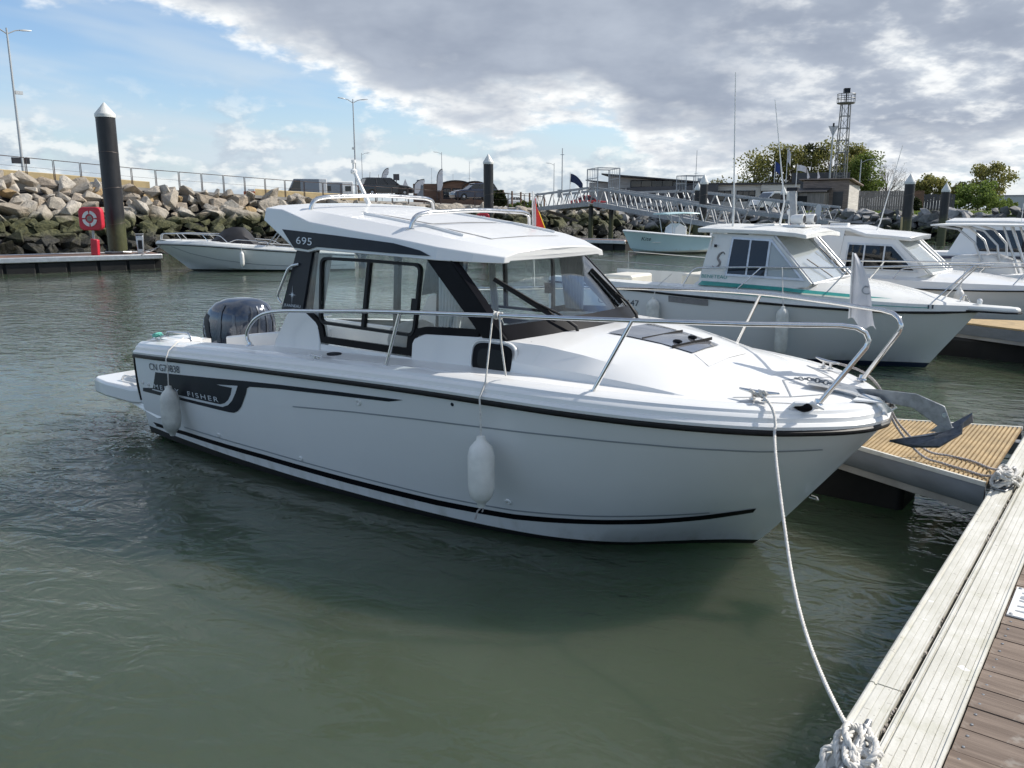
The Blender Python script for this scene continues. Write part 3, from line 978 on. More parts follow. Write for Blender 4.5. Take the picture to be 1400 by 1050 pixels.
side_text('model_number', RB, '695', (-3.435, 1.883), (1, -.05), .055, 'letter_silver', roof, width=.19, spacing=1.05, off=.0115)
for s in (-1, 1):
    # drip channel and trim strip along the shoulder
    a, b = [], []
    pth = [Vector((x, s * (yf - .035), zf + (zb - zf) * .3 + .012)) for x, yf, zf, zb in zip(RX[2:8], YF[2:8], ZF[2:8], ZB[2:8])]
    MB().tube(pth[:-1], .009, 6).obj('roof_trim', 'vinyl_grey', roof, smooth=60)
    MB().bx(-3.10, -2.62, s * .60 - .012, s * .60 + .012, 0, .016).obj('roof_rib', 'gelcoat', roof)
    roof_rib = roof.children[-1]
    roof_rib.location = (0, 0, 2.068)
    roof_rib.rotation_euler = (0, 0, 0)
# raised panels on the roof top
for poly in ([(-3.20, -.42), (-3.20, .42), (-2.45, .40), (-2.45, -.40)], [(-2.38, -.46), (-2.38, .46), (-1.86, .42), (-1.86, -.42)]):
    project('roof_panel', RB, [fill2d(poly, .1)], 'gelcoat', roof, on_top, (0, 0, -1), .004)
for s in (-1, 1):
    pr = [(-3.05, s * .50), (-2.30, s * .50), (-2.0, s * .56), (-2.30, s * .545), (-3.05, s * .53)]
    P0 = []
    for u, v in pr:
        loc, *_ = RB.ray_cast(Vector((u, v, 3)), Vector((0, 0, -1)))
        P0.append(loc + Vector((0, 0, -.002)))
    MB().slab(P0, (0, 0, .022)).obj('roof_rail_moulding', 'gelcoat', roof, bevel=.004)
# two athwartships rack bars
for x, zf_ in ((-3.47, 2.125), (-2.37, 2.005)):
    p = [(x, -.71, zf_ - .01), (x + .02, -.69, zf_ + .09), (x + .03, -.58, zf_ + .115), (x + .04, 0, zf_ + .135), (x + .03, .58, zf_ + .115), (x + .02, .69, zf_ + .09), (x, .71, zf_ - .01)]
    rk = MB().tube(arcpath(p, [.08, .08, .06, .2, .06, .08, .08]), .017, 10).obj('rack_bar', 'steel', roof, smooth=60)
    mb = MB()
    for s in (-1, 1):
        mb.lathe([(.034, -.012), (.034, .004), (.02, .01)], (x, s * .71, zf_), 14)
    mb.obj('rack_foot', 'steel', rk)
# light mast
mst = MB().tube([(-3.70, .12, 2.17), (-3.70, .12, 2.2), (-3.86, .12, 2.46)], [.035, .02, .015], 8).obj('light_mast', 'white_paint', roof, smooth=60)
MB().lathe([(.02, 0), (.03, .01), (.03, .03), (.012, .045), (.012, .09), (.02, .095), (.02, .12)], (-3.87, .12, 2.45), 10).obj('mast_light', 'white_paint', mst)

# ---- wheelhouse interior
flo = MB().bx(-5.5, -1.3, -1.0, 1.0, .42, .45).obj('cabin_sole', 'interior', boat)
for s in (-1, 1):
    MB().add([(-3.3, s * .80, .45), (-1.25, s * .80, .45), (-1.25, s * .80, 1.05), (-3.3, s * .80, 1.05), (-3.3, s * .85, .45), (-1.25, s * .85, .45), (-1.25, s * .85, 1.05), (-3.3, s * .85, 1.05)], [(0, 1, 2, 3), (4, 5, 6, 7), (0, 1, 5, 4), (3, 2, 6, 7), (0, 3, 7, 4), (1, 2, 6, 5)]).obj('lining', 'interior', boat)
db = MB()
db.slab([(-1.22, -.80, 1.315), (-1.22, .80, 1.315), (-1.55, .80, 1.30), (-1.62, .30, 1.33), (-1.78, .22, 1.34), (-1.80, -.70, 1.34), (-1.62, -.80, 1.31)], (0, 0, -.5))
dash = db.obj('dashboard', 'dash_dark', boat, bevel=.02)
wheel = MB().tube([Vector((-1.90 + .07 * math.sin(2 * math.pi * k_ / 20), -.45 + .17 * math.cos(2 * math.pi * k_ / 20), 1.24 + .15 * math.sin(2 * math.pi * k_ / 20))) for k_ in range(20)], .015, 6, closed=True).obj('steering_wheel', 'dash_dark', boat, smooth=60)
mb = MB()
for k_ in range(3):
    a = 2 * math.pi * k_ / 3 + .5
    mb.tube([(-1.88, -.45, 1.24), (-1.90 + .07 * math.sin(a), -.45 + .17 * math.cos(a), 1.24 + .15 * math.sin(a))], .01, 5)
mb.obj('spoke', 'steel', wheel)
def bucket_seat(x, y):
    mb = MB()
    mb.loft([[(x + a + dx_ * .0, y + b * w, z) for a, b in ((-.22, -1), (.22, -1), (.25, 0), (.22, 1), (-.22, 1))] for dx_, w, z in ((0, .22, .86), (0, .25, .90), (0, .25, .98), (0, .2, 1.0))])
    se = mb.obj('helm_seat', 'seat_grey', boat, bevel=.03)
    mb = MB()
    for z, w, d in ((.92, .24, .0), (1.05, .26, -.01), (1.18, .25, -.03), (1.26, .21, -.045), (1.295, .13, -.05)):
        pass
    mb.loft([[(x - .26 + d - th, y - w, z), (x - .20 + d, y - w * .8, z), (x - .18 + d, y, z), (x - .20 + d, y + w * .8, z), (x - .26 + d - th, y + w, z), (x - .29 + d - th, y, z)] for z, w, d, th in ((.92, .24, .0, .03), (1.05, .26, -.01, .04), (1.18, .25, -.03, .04), (1.26, .21, -.045, .03), (1.295, .11, -.05, .0))])
    mb.obj('seat_back', 'seat_light', se, smooth=60)
    MB().lathe([(.16, .45), (.16, .47), (.05, .49), (.05, .86)], (x, y, 0), 12).obj('seat_pedestal', 'steel', se)
bucket_seat(-2.35, -.42)
bucket_seat(-2.35, .42)
MB().bx(-3.25, -2.85, .25, .80, .45, .98).obj('galley_unit', 'interior', boat, bevel=.02)
MB().bx(-3.20, -2.75, -.80, -.25, .45, .92).obj('dinette_bench', 'seat_light', boat, bevel=.04)
def curtain(x0, x1, s, z0, z1, folds, off=-.06, x0b=None, x1b=None):
    x0b = x0 if x0b is None else x0b
    x1b = x1 if x1b is None else x1b
    P = []
    for j in range(7):
        v = j / 6
        z = z1 + (z0 - z1) * v
        r_ = []
        for i in range(folds * 6 + 1):
            u = i / (folds * 6)
            a, b = x0 + (x0b - x0) * v, x1 + (x1b - x1) * v
            q = HS(a + (b - a) * u, z, s, off + .016 * math.sin(2 * math.pi * folds * u))
            r_.append(q)
        P.append(r_)
    MB().grid(P).obj('curtain', 'curtain', boat, smooth=80)
for s in (-1, 1):
    curtain(-3.34, -3.20, s, 1.30, 1.80, 5, x0b=-3.38, x1b=-3.28)
    curtain(-2.08, -1.82, s, 1.33, 1.81, 7, -.075, x0b=-2.04, x1b=-1.86)
curtain(-2.86, -2.78, 1, 1.2, 1.79, 3)
# posts of the open rear doorway
mb = MB()
for y, w in ((-.74, .05), (.18, .05), (.74, .05)):
    mb.beam((-3.46, y, 1.0), (-3.40, y, 1.83), .045, w)
mb.obj('door_post', 'vinyl_grey', boat)
MB().add([(-3.45, .20, 1.0), (-3.45, .72, 1.0), (-3.40, .72, 1.8), (-3.40, .20, 1.8)], [(0, 1, 2, 3)]).obj('door_pane', 'glass', boat)

# ---- cockpit and stern
for s in (-1, 1):
    MB().bx(-5.55, -3.7, s * .95 - .02, s * .95 + .02, .45, .96).obj('cockpit_side', 'gelcoat', boat, bevel=.01)
MB().bx(-5.58, -5.26, -1.0, -.62, .45, .95).obj('transom_locker', 'gelcoat', boat, bevel=.03)
MB().bx(-5.55, -5.25, .50, 1.0, .45, .86).obj('transom_locker', 'gelcoat', boat, bevel=.03)
MB().slab([(-5.20, -.42, .5), (-5.20, -.42, .935), (-4.25, -.42, 1.075), (-4.25, -.42, .5)], (0, .07, 0)).obj('bench_back', 'gelcoat', boat, bevel=.015)
MB().bx(-5.15, -4.25, -.34, .30, .45, .80).obj('bench_seat', 'seat_light', boat, bevel=.03)
for s in (-1, 1):
    MB().add([(-5.64, s * 1.1, .75), (-5.64, s * .45, .75), (-5.52, s * .45, .90), (-5.52, s * .98, .92), (-5.40, s * .45, .90), (-5.40, s * .98, .92), (-5.40, s * .45, .6), (-5.40, s * .98, .6)], [(0, 1, 2, 3), (3, 2, 4, 5), (5, 4, 6, 7), (1, 2, 4, 6)]).obj('transom_cap', 'gelcoat', boat)
for s in (-1, 1):
    o_ = [(-5.45, .98), (-5.60, 1.06), (-5.80, 1.10), (-6.30, 1.10), (-6.60, 1.06), (-6.68, 1.0), (-6.70, .45), (-5.45, .45)]
    pf = MB().slab([(x, s * y, .30 + (.0 if x < -5.7 else .02)) for x, y in o_], (0, 0, .155)).obj('swim_platform', 'gelcoat', boat, bevel=.025)
    MB().slab([(-5.55, s * 1.00, .30), (-6.0, s * 1.05, .30), (-5.35, s * 1.10, .22), (-5.15, s * 1.10, .27), (-5.4, s * 1.11, .36)], (0, -s * .12, 0)).obj('platform_bracket', 'gelcoat', pf, bevel=.01)
MB().tube(arcpath([(-5.62, -.78, .90), (-5.62, -.78, .985), (-5.30, -.74, .995), (-5.26, -.74, .93)], .05), .012, 8).obj('stern_handrail', 'steel', boat, smooth=60)
MB().tube(arcpath([(-5.80, -1.02, .46), (-5.80, -1.02, .50), (-5.95, -.95, .51), (-6.2, -.95, .51), (-6.25, -.95, .46)], .03), .010, 6).obj('ladder_rail', 'steel', boat, smooth=60)
def cleat(x, y, z, rz, name='deck_cleat', sc=1.0, m='steel', parent=boat):
    mb = MB()
    c, s_ = math.cos(rz), math.sin(rz)
    q = lambda a, b, h: (x + (a * c - b * s_) * sc, y + (a * s_ + b * c) * sc, z + h * sc)
    for a in (-.035, .035):
        mb.tube([q(a, 0, 0), q(a, 0, .045)], .010 * sc, 8)
    mb.tube([q(-.115, 0, .052), q(-.06, 0, .046), q(0, 0, .044), q(.06, 0, .046), q(.115, 0, .052)], [.006 * sc, .011 * sc, .012 * sc, .011 * sc, .006 * sc], 8)
    mb.lathe([(.02 * sc, 0), (.02 * sc, .004)], q(-.035, 0, 0), 8).lathe([(.02 * sc, 0), (.02 * sc, .004)], q(.035, 0, 0), 8)
    return mb.obj(name, m, parent, smooth=50)
cleat(.20, -.60, 1.105, 1.05 - math.pi / 2 + .5)
cleat(.20, .60, 1.105, -.5 - .1)
cleat(-5.42, -.98, .94, .1)
cleat(-5.42, .98, .94, .1)
cleat(-2.9, -1.17, 1.07, 0, sc=.6)
# deck filler, navigation light, small cup fittings
MB().lathe([(.055, -.004), (.055, .006), (.045, .009), (.0, .009)], (-2.92, -.99, 1.085), 16).obj('deck_filler', 'dash_dark', boat)
MB().blob((.43, -.55, 1.09), (.055, .022, .028), 12, 8).obj('navigation_light', 'black_gloss', boat, smooth=60)
MB().tube([(.36, -.585, 1.075), (.40, -.59, 1.11), (.47, -.52, 1.11), (.52, -.47, 1.075)], [.006, .014, .014, .006], 8).obj('navigation_light_housing', 'gelcoat', boat, smooth=60)
lb = MB()
for k_ in range(3):
    lb.bx(.30 + k_ * .035, .325 + k_ * .035, -.735, -.732, 1.035, 1.045)
side_decal('warning_label', BVHTree.FromPolygons([Vector((-.2, -.87, .98)), Vector((.7, -.45, .98)), Vector((.7, -.40, 1.09)), Vector((-.2, -.82, 1.09))], [(0, 1, 2, 3)]), [[(.26, 1.01), (.36, 1.005), (.36, 1.045), (.26, 1.05)]], 'stripe_silver', boat, off=.004)
# anchor roller and windlass plate on the stemhead
MB().add([(.30, -.10, 1.125), (.56, -.07, 1.10), (.66, -.055, 1.06), (.66, .055, 1.06), (.56, .07, 1.10), (.30, .10, 1.125), (.30, -.10, 1.135), (.56, -.07, 1.112), (.67, -.055, 1.072), (.67, .055, 1.072), (.56, .07, 1.112), (.30, .10, 1.135)],
         [(0, 1, 4, 5), (1, 2, 3, 4), (6, 7, 10, 11), (7, 8, 9, 10), (0, 1, 7, 6), (1, 2, 8, 7), (2, 3, 9, 8), (3, 4, 10, 9), (4, 5, 11, 10), (5, 0, 6, 11)]).obj('bow_roller_plate', 'steel', boat)
mb = MB()
for s in (-1, 1):
    mb.slab([(.42, s * .045, 1.12), (.70, s * .045, 1.09), (.78, s * .045, 1.02), (.72, s * .045, .985), (.60, s * .045, 1.04), (.42, s * .045, 1.10)], (0, .005, 0))
mb.obj('bow_roller_cheek', 'steel', boat)
MB().lathe([(.03, -.042), (.02, 0), (.03, .042)], (.715, 0, 1.03), 12, Matrix.Rotation(R(90), 3, 'X')).obj('bow_roller', 'black_rubber', boat)
MB().slab([(.58, -.16, 1.07), (.72, -.05, 1.055), (.72, .05, 1.055), (.58, .16, 1.07)], (0, 0, .012)).obj('stem_cap', 'gelcoat', boat, bevel=.004)
# bow rails
RAILZ = [(-3.80, 1.11, 1.085), (-3.83, 1.11, 1.17), (-3.70, 1.11, 1.30), (-3.45, 1.11, 1.375), (-2.9, 1.11, 1.42), (-2.25, 1.105, 1.465), (-1.2, 1.08, 1.515), (-.45, .95, 1.535), (.15, .68, 1.535), (.60, .40, 1.53), (.70, .33, 1.50)]
for s in (-1, 1):
    pts_ = [Vector((x, s * y, z)) for x, y, z in RAILZ]
    path = catmull(pts_[:-2], 70) + [Vector((.56, s * .425, 1.535)), Vector((.63, s * .385, 1.525)), Vector((.672, s * .36, 1.50)), Vector((.69, s * .35, 1.46)), Vector((.68, s * .355, 1.42)), Vector((.47, s * .43, 1.08))]
    rail = MB().tube(path, .0145, 10).obj('bow_rail', 'steel', boat, smooth=60)
    for (xb, yb, zb_), (xt, yt, zt) in [((-2.22, 1.135, 1.08), (-2.10, 1.10, 1.472)), ((-.63, 1.02, 1.10), (-.42, .945, 1.535))]:
        MB().tube([(xb, s * yb, zb_), (xt, s * yt, zt)], .0125, 8).obj('stanchion', 'steel', rail, smooth=60)
        MB().lathe([(.032, 0), (.03, .006), (.018, .012), (.014, .03)], (xb, s * yb, zb_ - .006), 12).obj('stanchion_base', 'steel', rail)
    for xb, yb in ((-3.80, 1.11), (.47, .43)):
        MB().lathe([(.032, 0), (.03, .006), (.018, .012), (.014, .03)], (xb, s * yb, 1.075 if xb < 0 else 1.088), 12).obj('stanchion_base', 'steel', rail)
# outboard engine
eng = MB()
rings = []
for z, xc, lx, wy in ((.62, -5.60, .26, .17), (.70, -5.60, .345, .235), (.80, -5.60, .395, .27), (.92, -5.59, .405, .28), (1.04, -5.57, .395, .275), (1.13, -5.545, .36, .25), (1.20, -5.52, .29, .20), (1.245, -5.49, .19, .13), (1.26, -5.48, .07, .05)):
    r_ = []
    for k_ in range(28):
        a = 2 * math.pi * k_ / 28
        f = lambda c, p: math.copysign(abs(c) ** p, c)
        r_.append((xc + lx * f(math.cos(a), .72), wy * f(math.sin(a), .72), z))
    rings.append(r_)
eng.loft(rings)
motor = eng.obj('outboard_motor', 'cowl_navy', boat, smooth=50)
EB = bvh_of(eng)
mb = MB()
mb.loft([[(-5.70 + lx * math.cos(2 * math.pi * k_ / 16), wy * math.sin(2 * math.pi * k_ / 16), z) for k_ in range(16)] for z, lx, wy in ((-.3, .10, .05), (.1, .16, .09), (.40, .22, .13), (.63, .30, .17))])
mb.obj('engine_leg', 'cowl_grey', motor, smooth=60)
MB().bx(-5.62, -5.45, -.16, .16, .30, .74).obj('engine_bracket', 'cowl_grey', motor, bevel=.02)
for s in (-1, 1):
    P = [(-5.93, .78), (-5.88, .98), (-5.78, 1.10), (-5.71, 1.08), (-5.68, .86), (-5.72, .74), (-5.88, .70)]
    side_decal('cowl_panel', EB, [P], 'dash_dark', motor, s, .06, .006)
    side_decal('cowl_rib_highlight', EB, [[(-5.60, .72), (-5.54, 1.0), (-5.53, 1.20), (-5.49, 1.20), (-5.48, 1.0), (-5.53, .72)]], 'cowl_grey', motor, s, .06, .008)  # flat lighter strips: highlights along the cowl ribs put into the colour
    side_decal('cowl_rib_highlight', EB, [[(-5.40, .72), (-5.33, .95), (-5.34, 1.12), (-5.31, 1.11), (-5.29, .95), (-5.35, .72)]], 'cowl_grey', motor, s, .06, .006)
for y_ in (-.15, -.05, .06, .16):
    project('cowl_rib_highlight', EB, [fill2d([(y_ - .012, .70), (y_ * .9 - .010, 1.0), (y_ * .6 - .006, 1.19), (y_ * .6 + .006, 1.19), (y_ * .9 + .010, 1.0), (y_ + .012, .70)], .05)], 'cowl_grey', motor, lambda u, v: (-3, u, v), (-1, 0, 0), .008)
side_text('engine_lettering', EB, 'YAMAHA', (-5.86, 1.05), (.10, -.30), .075, 'letter_silver', motor, width=.34, off=.010)

# ================================================================== things on and around the foreground boat
m, t, out = newmat('weathered_alu')
co = t.n('ShaderNodeTexCoord').outputs['Object']
n1 = t.noise(t.vm('MULTIPLY', co, (1.0, .35, 1.0)), 11.0, 6, 0.65)
wc = t.mix(t.ss(n1, 0.3, 0.7), (0.52, 0.505, 0.44), (0.67, 0.655, 0.60))
wc = t.mix(t.m('MULTIPLY', t.ss(t.noise(co, 4.2, 5, 0.7), 0.52, 0.72), 0.45), wc, (0.42, 0.415, 0.30))
wc = t.mix(t.m('MULTIPLY', t.ss(t.noise(co, 38.0, 3, 0.6), 0.64, 0.72), 0.7), wc, (0.20, 0.18, 0.14))
wc = t.mix(t.ss(t.noise(t.vm('ADD', co, (3, 1, 0)), 17.0, 2, 0.5), 0.71, 0.735), wc, (0.74, 0.73, 0.70))
pb = principled(t, out, Base_Color=wc, Roughness=0.65)
t.put(pb.inputs['Normal'], t.bump(t.noise(co, 90.0, 4, 0.6), 1.0, 0.0014))
mat('fascia_grey', (0.17, 0.19, 0.21), 0.45, var=0.12, scale=4, stretch=(1, 1, 3))
mat('slat_brown', (0.40, 0.29, 0.15), 0.7, var=0.2, scale=6)
mat('slat_base', (0.20, 0.13, 0.055), 0.8, var=0.2, scale=6)
mat('pebble', (0.28, 0.25, 0.22), 0.8, var=0.4, scale=30)
m, t, out = newmat('deck_wood')
co = t.n('ShaderNodeTexCoord').outputs['Object']
rnd = t.n('ShaderNodeObjectInfo').outputs['Random']
cs = t.vm('ADD', t.vm('MULTIPLY', co, (1.6, 26.0, 26.0)), t.comb(t.m('MULTIPLY', rnd, 91.0), 0.0, 0.0))
g1 = t.noise(cs, 1.0, 6, 0.65, 0.5)
g2 = t.noise(t.vm('MULTIPLY', cs, (2.0, 4.0, 4.0)), 1.0, 4, 0.6)
cw = t.mix(t.ss(g1, 0.3, 0.72), (0.120, 0.084, 0.062), (0.255, 0.195, 0.152))
cw = t.mix(t.m('MULTIPLY', t.ss(t.noise(co, 9.0, 4, 0.6), 0.60, 0.72), 0.6), cw, (0.36, 0.33, 0.29))
cw = t.mix(t.m('MULTIPLY', rnd, 0.35), cw, (0.10, 0.075, 0.062))
pb = principled(t, out, Base_Color=cw, Roughness=0.8)
t.put(pb.inputs['Normal'], t.bump(t.m('ADD', g1, t.m('MULTIPLY', g2, 0.6)), 1.0, 0.0025))

def share(name, mesh, m, parent, loc=(0, 0, 0), rot=(0, 0, 0), scale=None):
    if not mesh.materials:
        mesh.materials.append(MATS[m])
    o = bpy.data.objects.new(name, mesh)
    C.objects.link(o)
    o.parent = parent
    o.location = loc
    o.rotation_euler = rot
    if scale:
        o.scale = scale
    return o

# ---- main pontoon
PZ = 0.50
pon = E('walkway_pontoon', 'long floating pontoon with pale metal edge and brown plank deck in the right foreground', 'pontoon', B0, HEAD)
Y0, Y1 = -7.0, 26.0
edge_profile = [(1.240, PZ - .02), (1.240, PZ - .004), (1.246, PZ), (1.256, PZ), (1.259, PZ - .006), (1.266, PZ - .006), (1.268, PZ - .001)]
for g_ in (1.292, 1.318, 1.338):
    edge_profile += [(g_ - .0015, PZ - .001), (g_ - .0005, PZ - .0035), (g_ + .0005, PZ - .0035), (g_ + .0015, PZ - .001)]
edge_profile += [(1.346, PZ - .001), (1.346, PZ - .05), (1.240, PZ - .05)]
def extrude_y(prof, y0, y1):
    return MB().loft([[(x, y0, z) for x, z in prof], [(x, y1, z) for x, z in prof]], True, True)
yb = Y0
for L_ in (4.9, 5.6, 6.0, 6.0, 6.0, 4.3):
    extrude_y(edge_profile, yb + .004, min(yb + L_, Y1) - .004).obj('edge_board', 'weathered_alu', pon, smooth=0)
    yb += L_
inner_profile = [(1.362, PZ - .05), (1.362, PZ - .006), (1.368, PZ - .006), (1.370, PZ), (1.3805, PZ), (1.381, PZ - .010), (1.389, PZ - .010), (1.3895, PZ)]
for g_ in (1.415, 1.441, 1.467, 1.493, 1.515):
    inner_profile += [(g_ - .0014, PZ), (g_ - .0005, PZ - .003), (g_ + .0005, PZ - .003), (g_ + .0014, PZ)]
inner_profile += [(1.528, PZ), (1.530, PZ + .006), (1.538, PZ + .006), (1.540, PZ), (1.540, PZ - .05)]
yb = Y0
for L_ in (4.2, 6.3, 6.0, 6.0, 6.0, 4.3):
    extrude_y(inner_profile, yb + .004, min(yb + L_, Y1) - .004).obj('edge_board', 'weathered_alu', pon, smooth=0)
    yb += L_
MB().bx(1.346, 1.362, Y0, Y1, PZ - .06, PZ - .045).obj('slot_floor', 'black_void', pon)
deb = MB()
rg = random.Random(3)
for k_ in range(46):
    y = rg.choice((-2.95, -2.3, -1.62, -1.1, -.2, .25)) + rg.gauss(0, .13)
    q = rg.uniform(.004, .010)
    deb.blob((rg.uniform(1.349, 1.359), y, PZ - .022 + rg.uniform(0, .02)), (q * .6, q * rg.uniform(.8, 2), q * .7), 6, 4)
o = deb.obj('slot_debris', 'pebble', pon)
o['kind'] = 'stuff'
MB().bx(1.262, 3.62, Y0, Y1, PZ - .30, PZ - .058).obj('pontoon_frame', 'fascia_grey', pon)
MB().bx(3.32, 3.64, Y0, Y1, PZ - .057, PZ).obj('edge_board', 'weathered_alu', pon, bevel=.004)
yb = Y0 + .6
while yb < Y1 - 1.5:
    MB().bx(1.42, 3.45, yb, yb + 1.4, -.25, PZ - .302).obj('float', 'float_black', pon, bevel=.05)
    yb += 2.6
plank = MB().bx(0, 1.772, -.0695, .0695, -.032, 0)
pm = plank.mesh('plank', 0)
y = Y0 + .08
pitch = .1455
far = MB()
while y < Y1:
    if y < 5.0:
        o = share('plank', pm, 'deck_wood', pon, (1.545 + rg.uniform(-.001, .002), y, PZ - .006 + rg.uniform(-.0015, .0015)), (rg.uniform(-.006, .006), 0, rg.uniform(-.0015, .0015)))
    else:
        far.bx(1.545, 3.317, y - .0695, y + .0695, PZ - .038, PZ - .006)
    y += pitch
o = far.obj('plank', 'deck_wood', pon, smooth=0)
o['kind'] = 'stuff'
# screw heads near the plank ends
bp = MB().lathe([(.0055, -.002), (.005, .0015), (.002, .002)], n=8).mesh('screw', 40)
y = Y0 + .08
while y < .6:
    if y > -4.2:
        for dy in (-.035, .035):
            share('screw', bp, 'galvanised', pon, (1.575, y + dy, PZ - .006))
    y += pitch
# berth plate screwed to the planks
pl = E('berth_plate', 'white metal plate with grey lettering lying on the brown planks', 'sign', G(0, 0, 0), HEAD)
MB().bx(1.552, 1.98, -1.235, -.915, PZ - .004, PZ + .003).obj('plate', 'white_paint', pl, bevel=.001)
letters('plate_lettering', 'AMBU', .30, (1.875, -1.215, PZ + .0035), (0, 1, 0), (-1, 0, 0), 'stripe_grey', pl, width=.30, thick=.0008)
for x, y in ((1.567, -1.222), (1.567, -.928)):
    MB().lathe([(.008, 0), (.007, .003), (.003, .004)], (x, y, PZ + .003), 10).obj('plate_screw', 'galvanised', pl)

# ---- finger pontoon beside the boat
fin = E('finger_pontoon', 'short finger pontoon with ribbed brown deck beside the white bow', 'pontoon', B0, HEAD)
def fn(x): return .60 + (1.20 - x) * .415 if x > -.5 else 1.305
def ff(x): return 2.30 - (1.20 - x) * .40 if x > -.2 else 1.74
xs = [1.20, .9, .6, .3, 0, -.2, -.5, -2, -5.6]
MB().slab([(x, fn(x) + .03, PZ - .02) for x in xs] + [(x, ff(x) - .03, PZ - .02) for x in reversed(xs)], (0, 0, .012)).obj('deck_base', 'slat_base', fin)
def edge_strip(fun, sgn, prof):
    rings = []
    for x in xs:
        rings.append([(x, fun(x) + sgn * d, z) for d, z in prof])
    return MB().loft(rings, True, True)
for fun, sg in ((fn, 1), (ff, -1)):
    edge_strip(fun, sg, [(.0, PZ - .02), (.008, PZ + .006), (.03, PZ + .006), (.034, PZ - .02)]).obj('edge_trim', 'weathered_alu', fin)
    edge_strip(fun, sg, [(.004, PZ - .022), (-.012, PZ - .05), (-.016, PZ - .09), (-.010, PZ - .14), (.004, PZ - .155), (.05, PZ - .155), (.05, PZ - .022)]).obj('edge_fender', 'fascia_grey', fin, smooth=40)
    edge_strip(fun, sg, [(.012, PZ - .157), (.012, PZ - .205), (.06, PZ - .205), (.06, PZ - .157)]).obj('edge_beam', 'concrete', fin)
x = 1.185
far = MB()
while x > -5.5:
    a, b = fn(x) + .036, ff(x) - .036
    if x > -.75:
        MB().bx(x - .0085, x + .0085, a, b, PZ - .0075, PZ + .004).obj('slat', 'slat_brown', fin, smooth=0)
    else:
        far.bx(x - .0085, x + .0085, a, b, PZ - .0075, PZ + .004)
    x -= .0285
o = far.obj('slat', 'slat_brown', fin, smooth=0)
o['kind'] = 'stuff'
for x0, x1 in ((-.25, .62), (-2.6, -1.2), (-5.5, -4.0)):
    MB().bx(x0, x1, max(fn(x0), fn(x1)) + .03, ff(x0) - .06, -.3, PZ - .207).obj('float', 'float_black', fin, bevel=.04)
for y_ in (.9, 1.9):
    MB().bx(1.16, 1.235, y_, y_ + .1, PZ - .12, PZ - .03).obj('hinge', 'galvanised', fin)

# ---- mooring cleats on the pontoon
def dock_cleat(label, x, y, rz):
    d = E('mooring_cleat', label, 'cleat', G(x, y, PZ + .001), HEAD + rz, 'cleats on the pontoon edge')
    MB().loft([[(-.12, -.045, 0), (.12, -.045, 0), (.12, .045, 0), (-.12, .045, 0)], [(-.12, -.045, .010), (.12, -.045, .010), (.12, .045, .010), (-.12, .045, .010)]]).obj('cleat_base', 'galvanised', d, bevel=.004)
    mb = MB()
    mb.loft([[(sx * w, sy * v, z) for sx, sy in ((-1, -1), (1, -1), (1, 1), (-1, 1))] for w, v, z in ((.075, .035, .008), (.055, .024, .035), (.06, .022, .065))])
    mb.obj('cleat_post', 'galvanised', d, bevel=.008)
    MB().tube([(-.15, 0, .085), (-.08, 0, .075), (0, 0, .072), (.08, 0, .075), (.15, 0, .085)], [.010, .015, .016, .015, .010], 10).obj('cleat_horn', 'galvanised', d, smooth=60)
    return d
dock_cleat('grey metal cleat wound with rope at the near corner of the pontoon edge', 1.335, -2.64, R(90))
dock_cleat('grey metal cleat wound with rope where the finger joins the walkway', 1.30, .62, R(80))

# ---- mooring lines
def bez(P, n=24): return catmull(P, n)
line = [G(.20, -.60, 1.155), G(.25, -.635, 1.13), G(.318, -.70, 1.092), G(.358, -.752, 1.03), G(.375, -.80, .985), G(.45, -.965, .90), G(.54, -1.13, .78), G(.63, -1.29, .665), G(.73, -1.47, .555), G(.84, -1.67, .485), G(.96, -1.89, .457), G(1.09, -2.13, .466), G(1.20, -2.34, .50), G(1.265, -2.46, .525), G(1.31, -2.55, .55)]
o = rope(catmull(line, 120), .0082, 'mooring_line', 'rope_white')
tag(o, 'white mooring rope sagging from the near bow cleat down to the pontoon', 'rope', 'mooring lines of the white boat')
def coil(cx, cy, cz, rx, ry, rz_, turns, seed, h=.1):
    r_ = random.Random(seed)
    P = []
    for k_ in range(turns * 14 + 1):
        a = 2 * math.pi * k_ / 14
        f = k_ / (turns * 14)
        fl = 1 if (k_ // 14) % 2 == 0 else -1
        u = math.cos(a) * rx * (1 + .15 * math.sin(a * .37 + seed))
        v = math.sin(a) * ry * fl * (1 + .2 * math.cos(a * .23))
        P.append(G(cx + u * math.cos(rz_) - v * math.sin(rz_), cy + u * math.sin(rz_) + v * math.cos(rz_), cz + .012 + h * f + .022 * math.sin(a * 2 + fl)))
    return P
def hitch(cx, cy, cz, seed, turns=7):
    r_ = random.Random(seed)
    P = []
    for k_ in range(turns):
        rx, ry = r_.uniform(.018, .062), r_.uniform(.085, .125)
        rz_, ox, oy = r_.uniform(-.55, .55), r_.uniform(-.018, .018), r_.uniform(-.02, .02)
        fl = 1 if k_ % 2 else -1
        for q in range(12):
            a = 2 * math.pi * q / 12
            u, v = rx * math.cos(a) * fl, ry * math.sin(a)
            P.append(G(cx + ox + u * math.cos(rz_) - v * math.sin(rz_), cy + oy + u * math.sin(rz_) + v * math.cos(rz_), cz + .012 + .085 * (k_ + q / 12) / turns + .018 * math.sin(a * 2 + k_) - .03 * abs(math.sin(a))))
    return catmull(P, turns * 34)
o = rope(hitch(1.335, -2.64, PZ + .03, 4), .0105, 'rope_coil', 'rope_white')
tag(o, 'thick white rope wound in figure eights round the near cleat', 'rope')
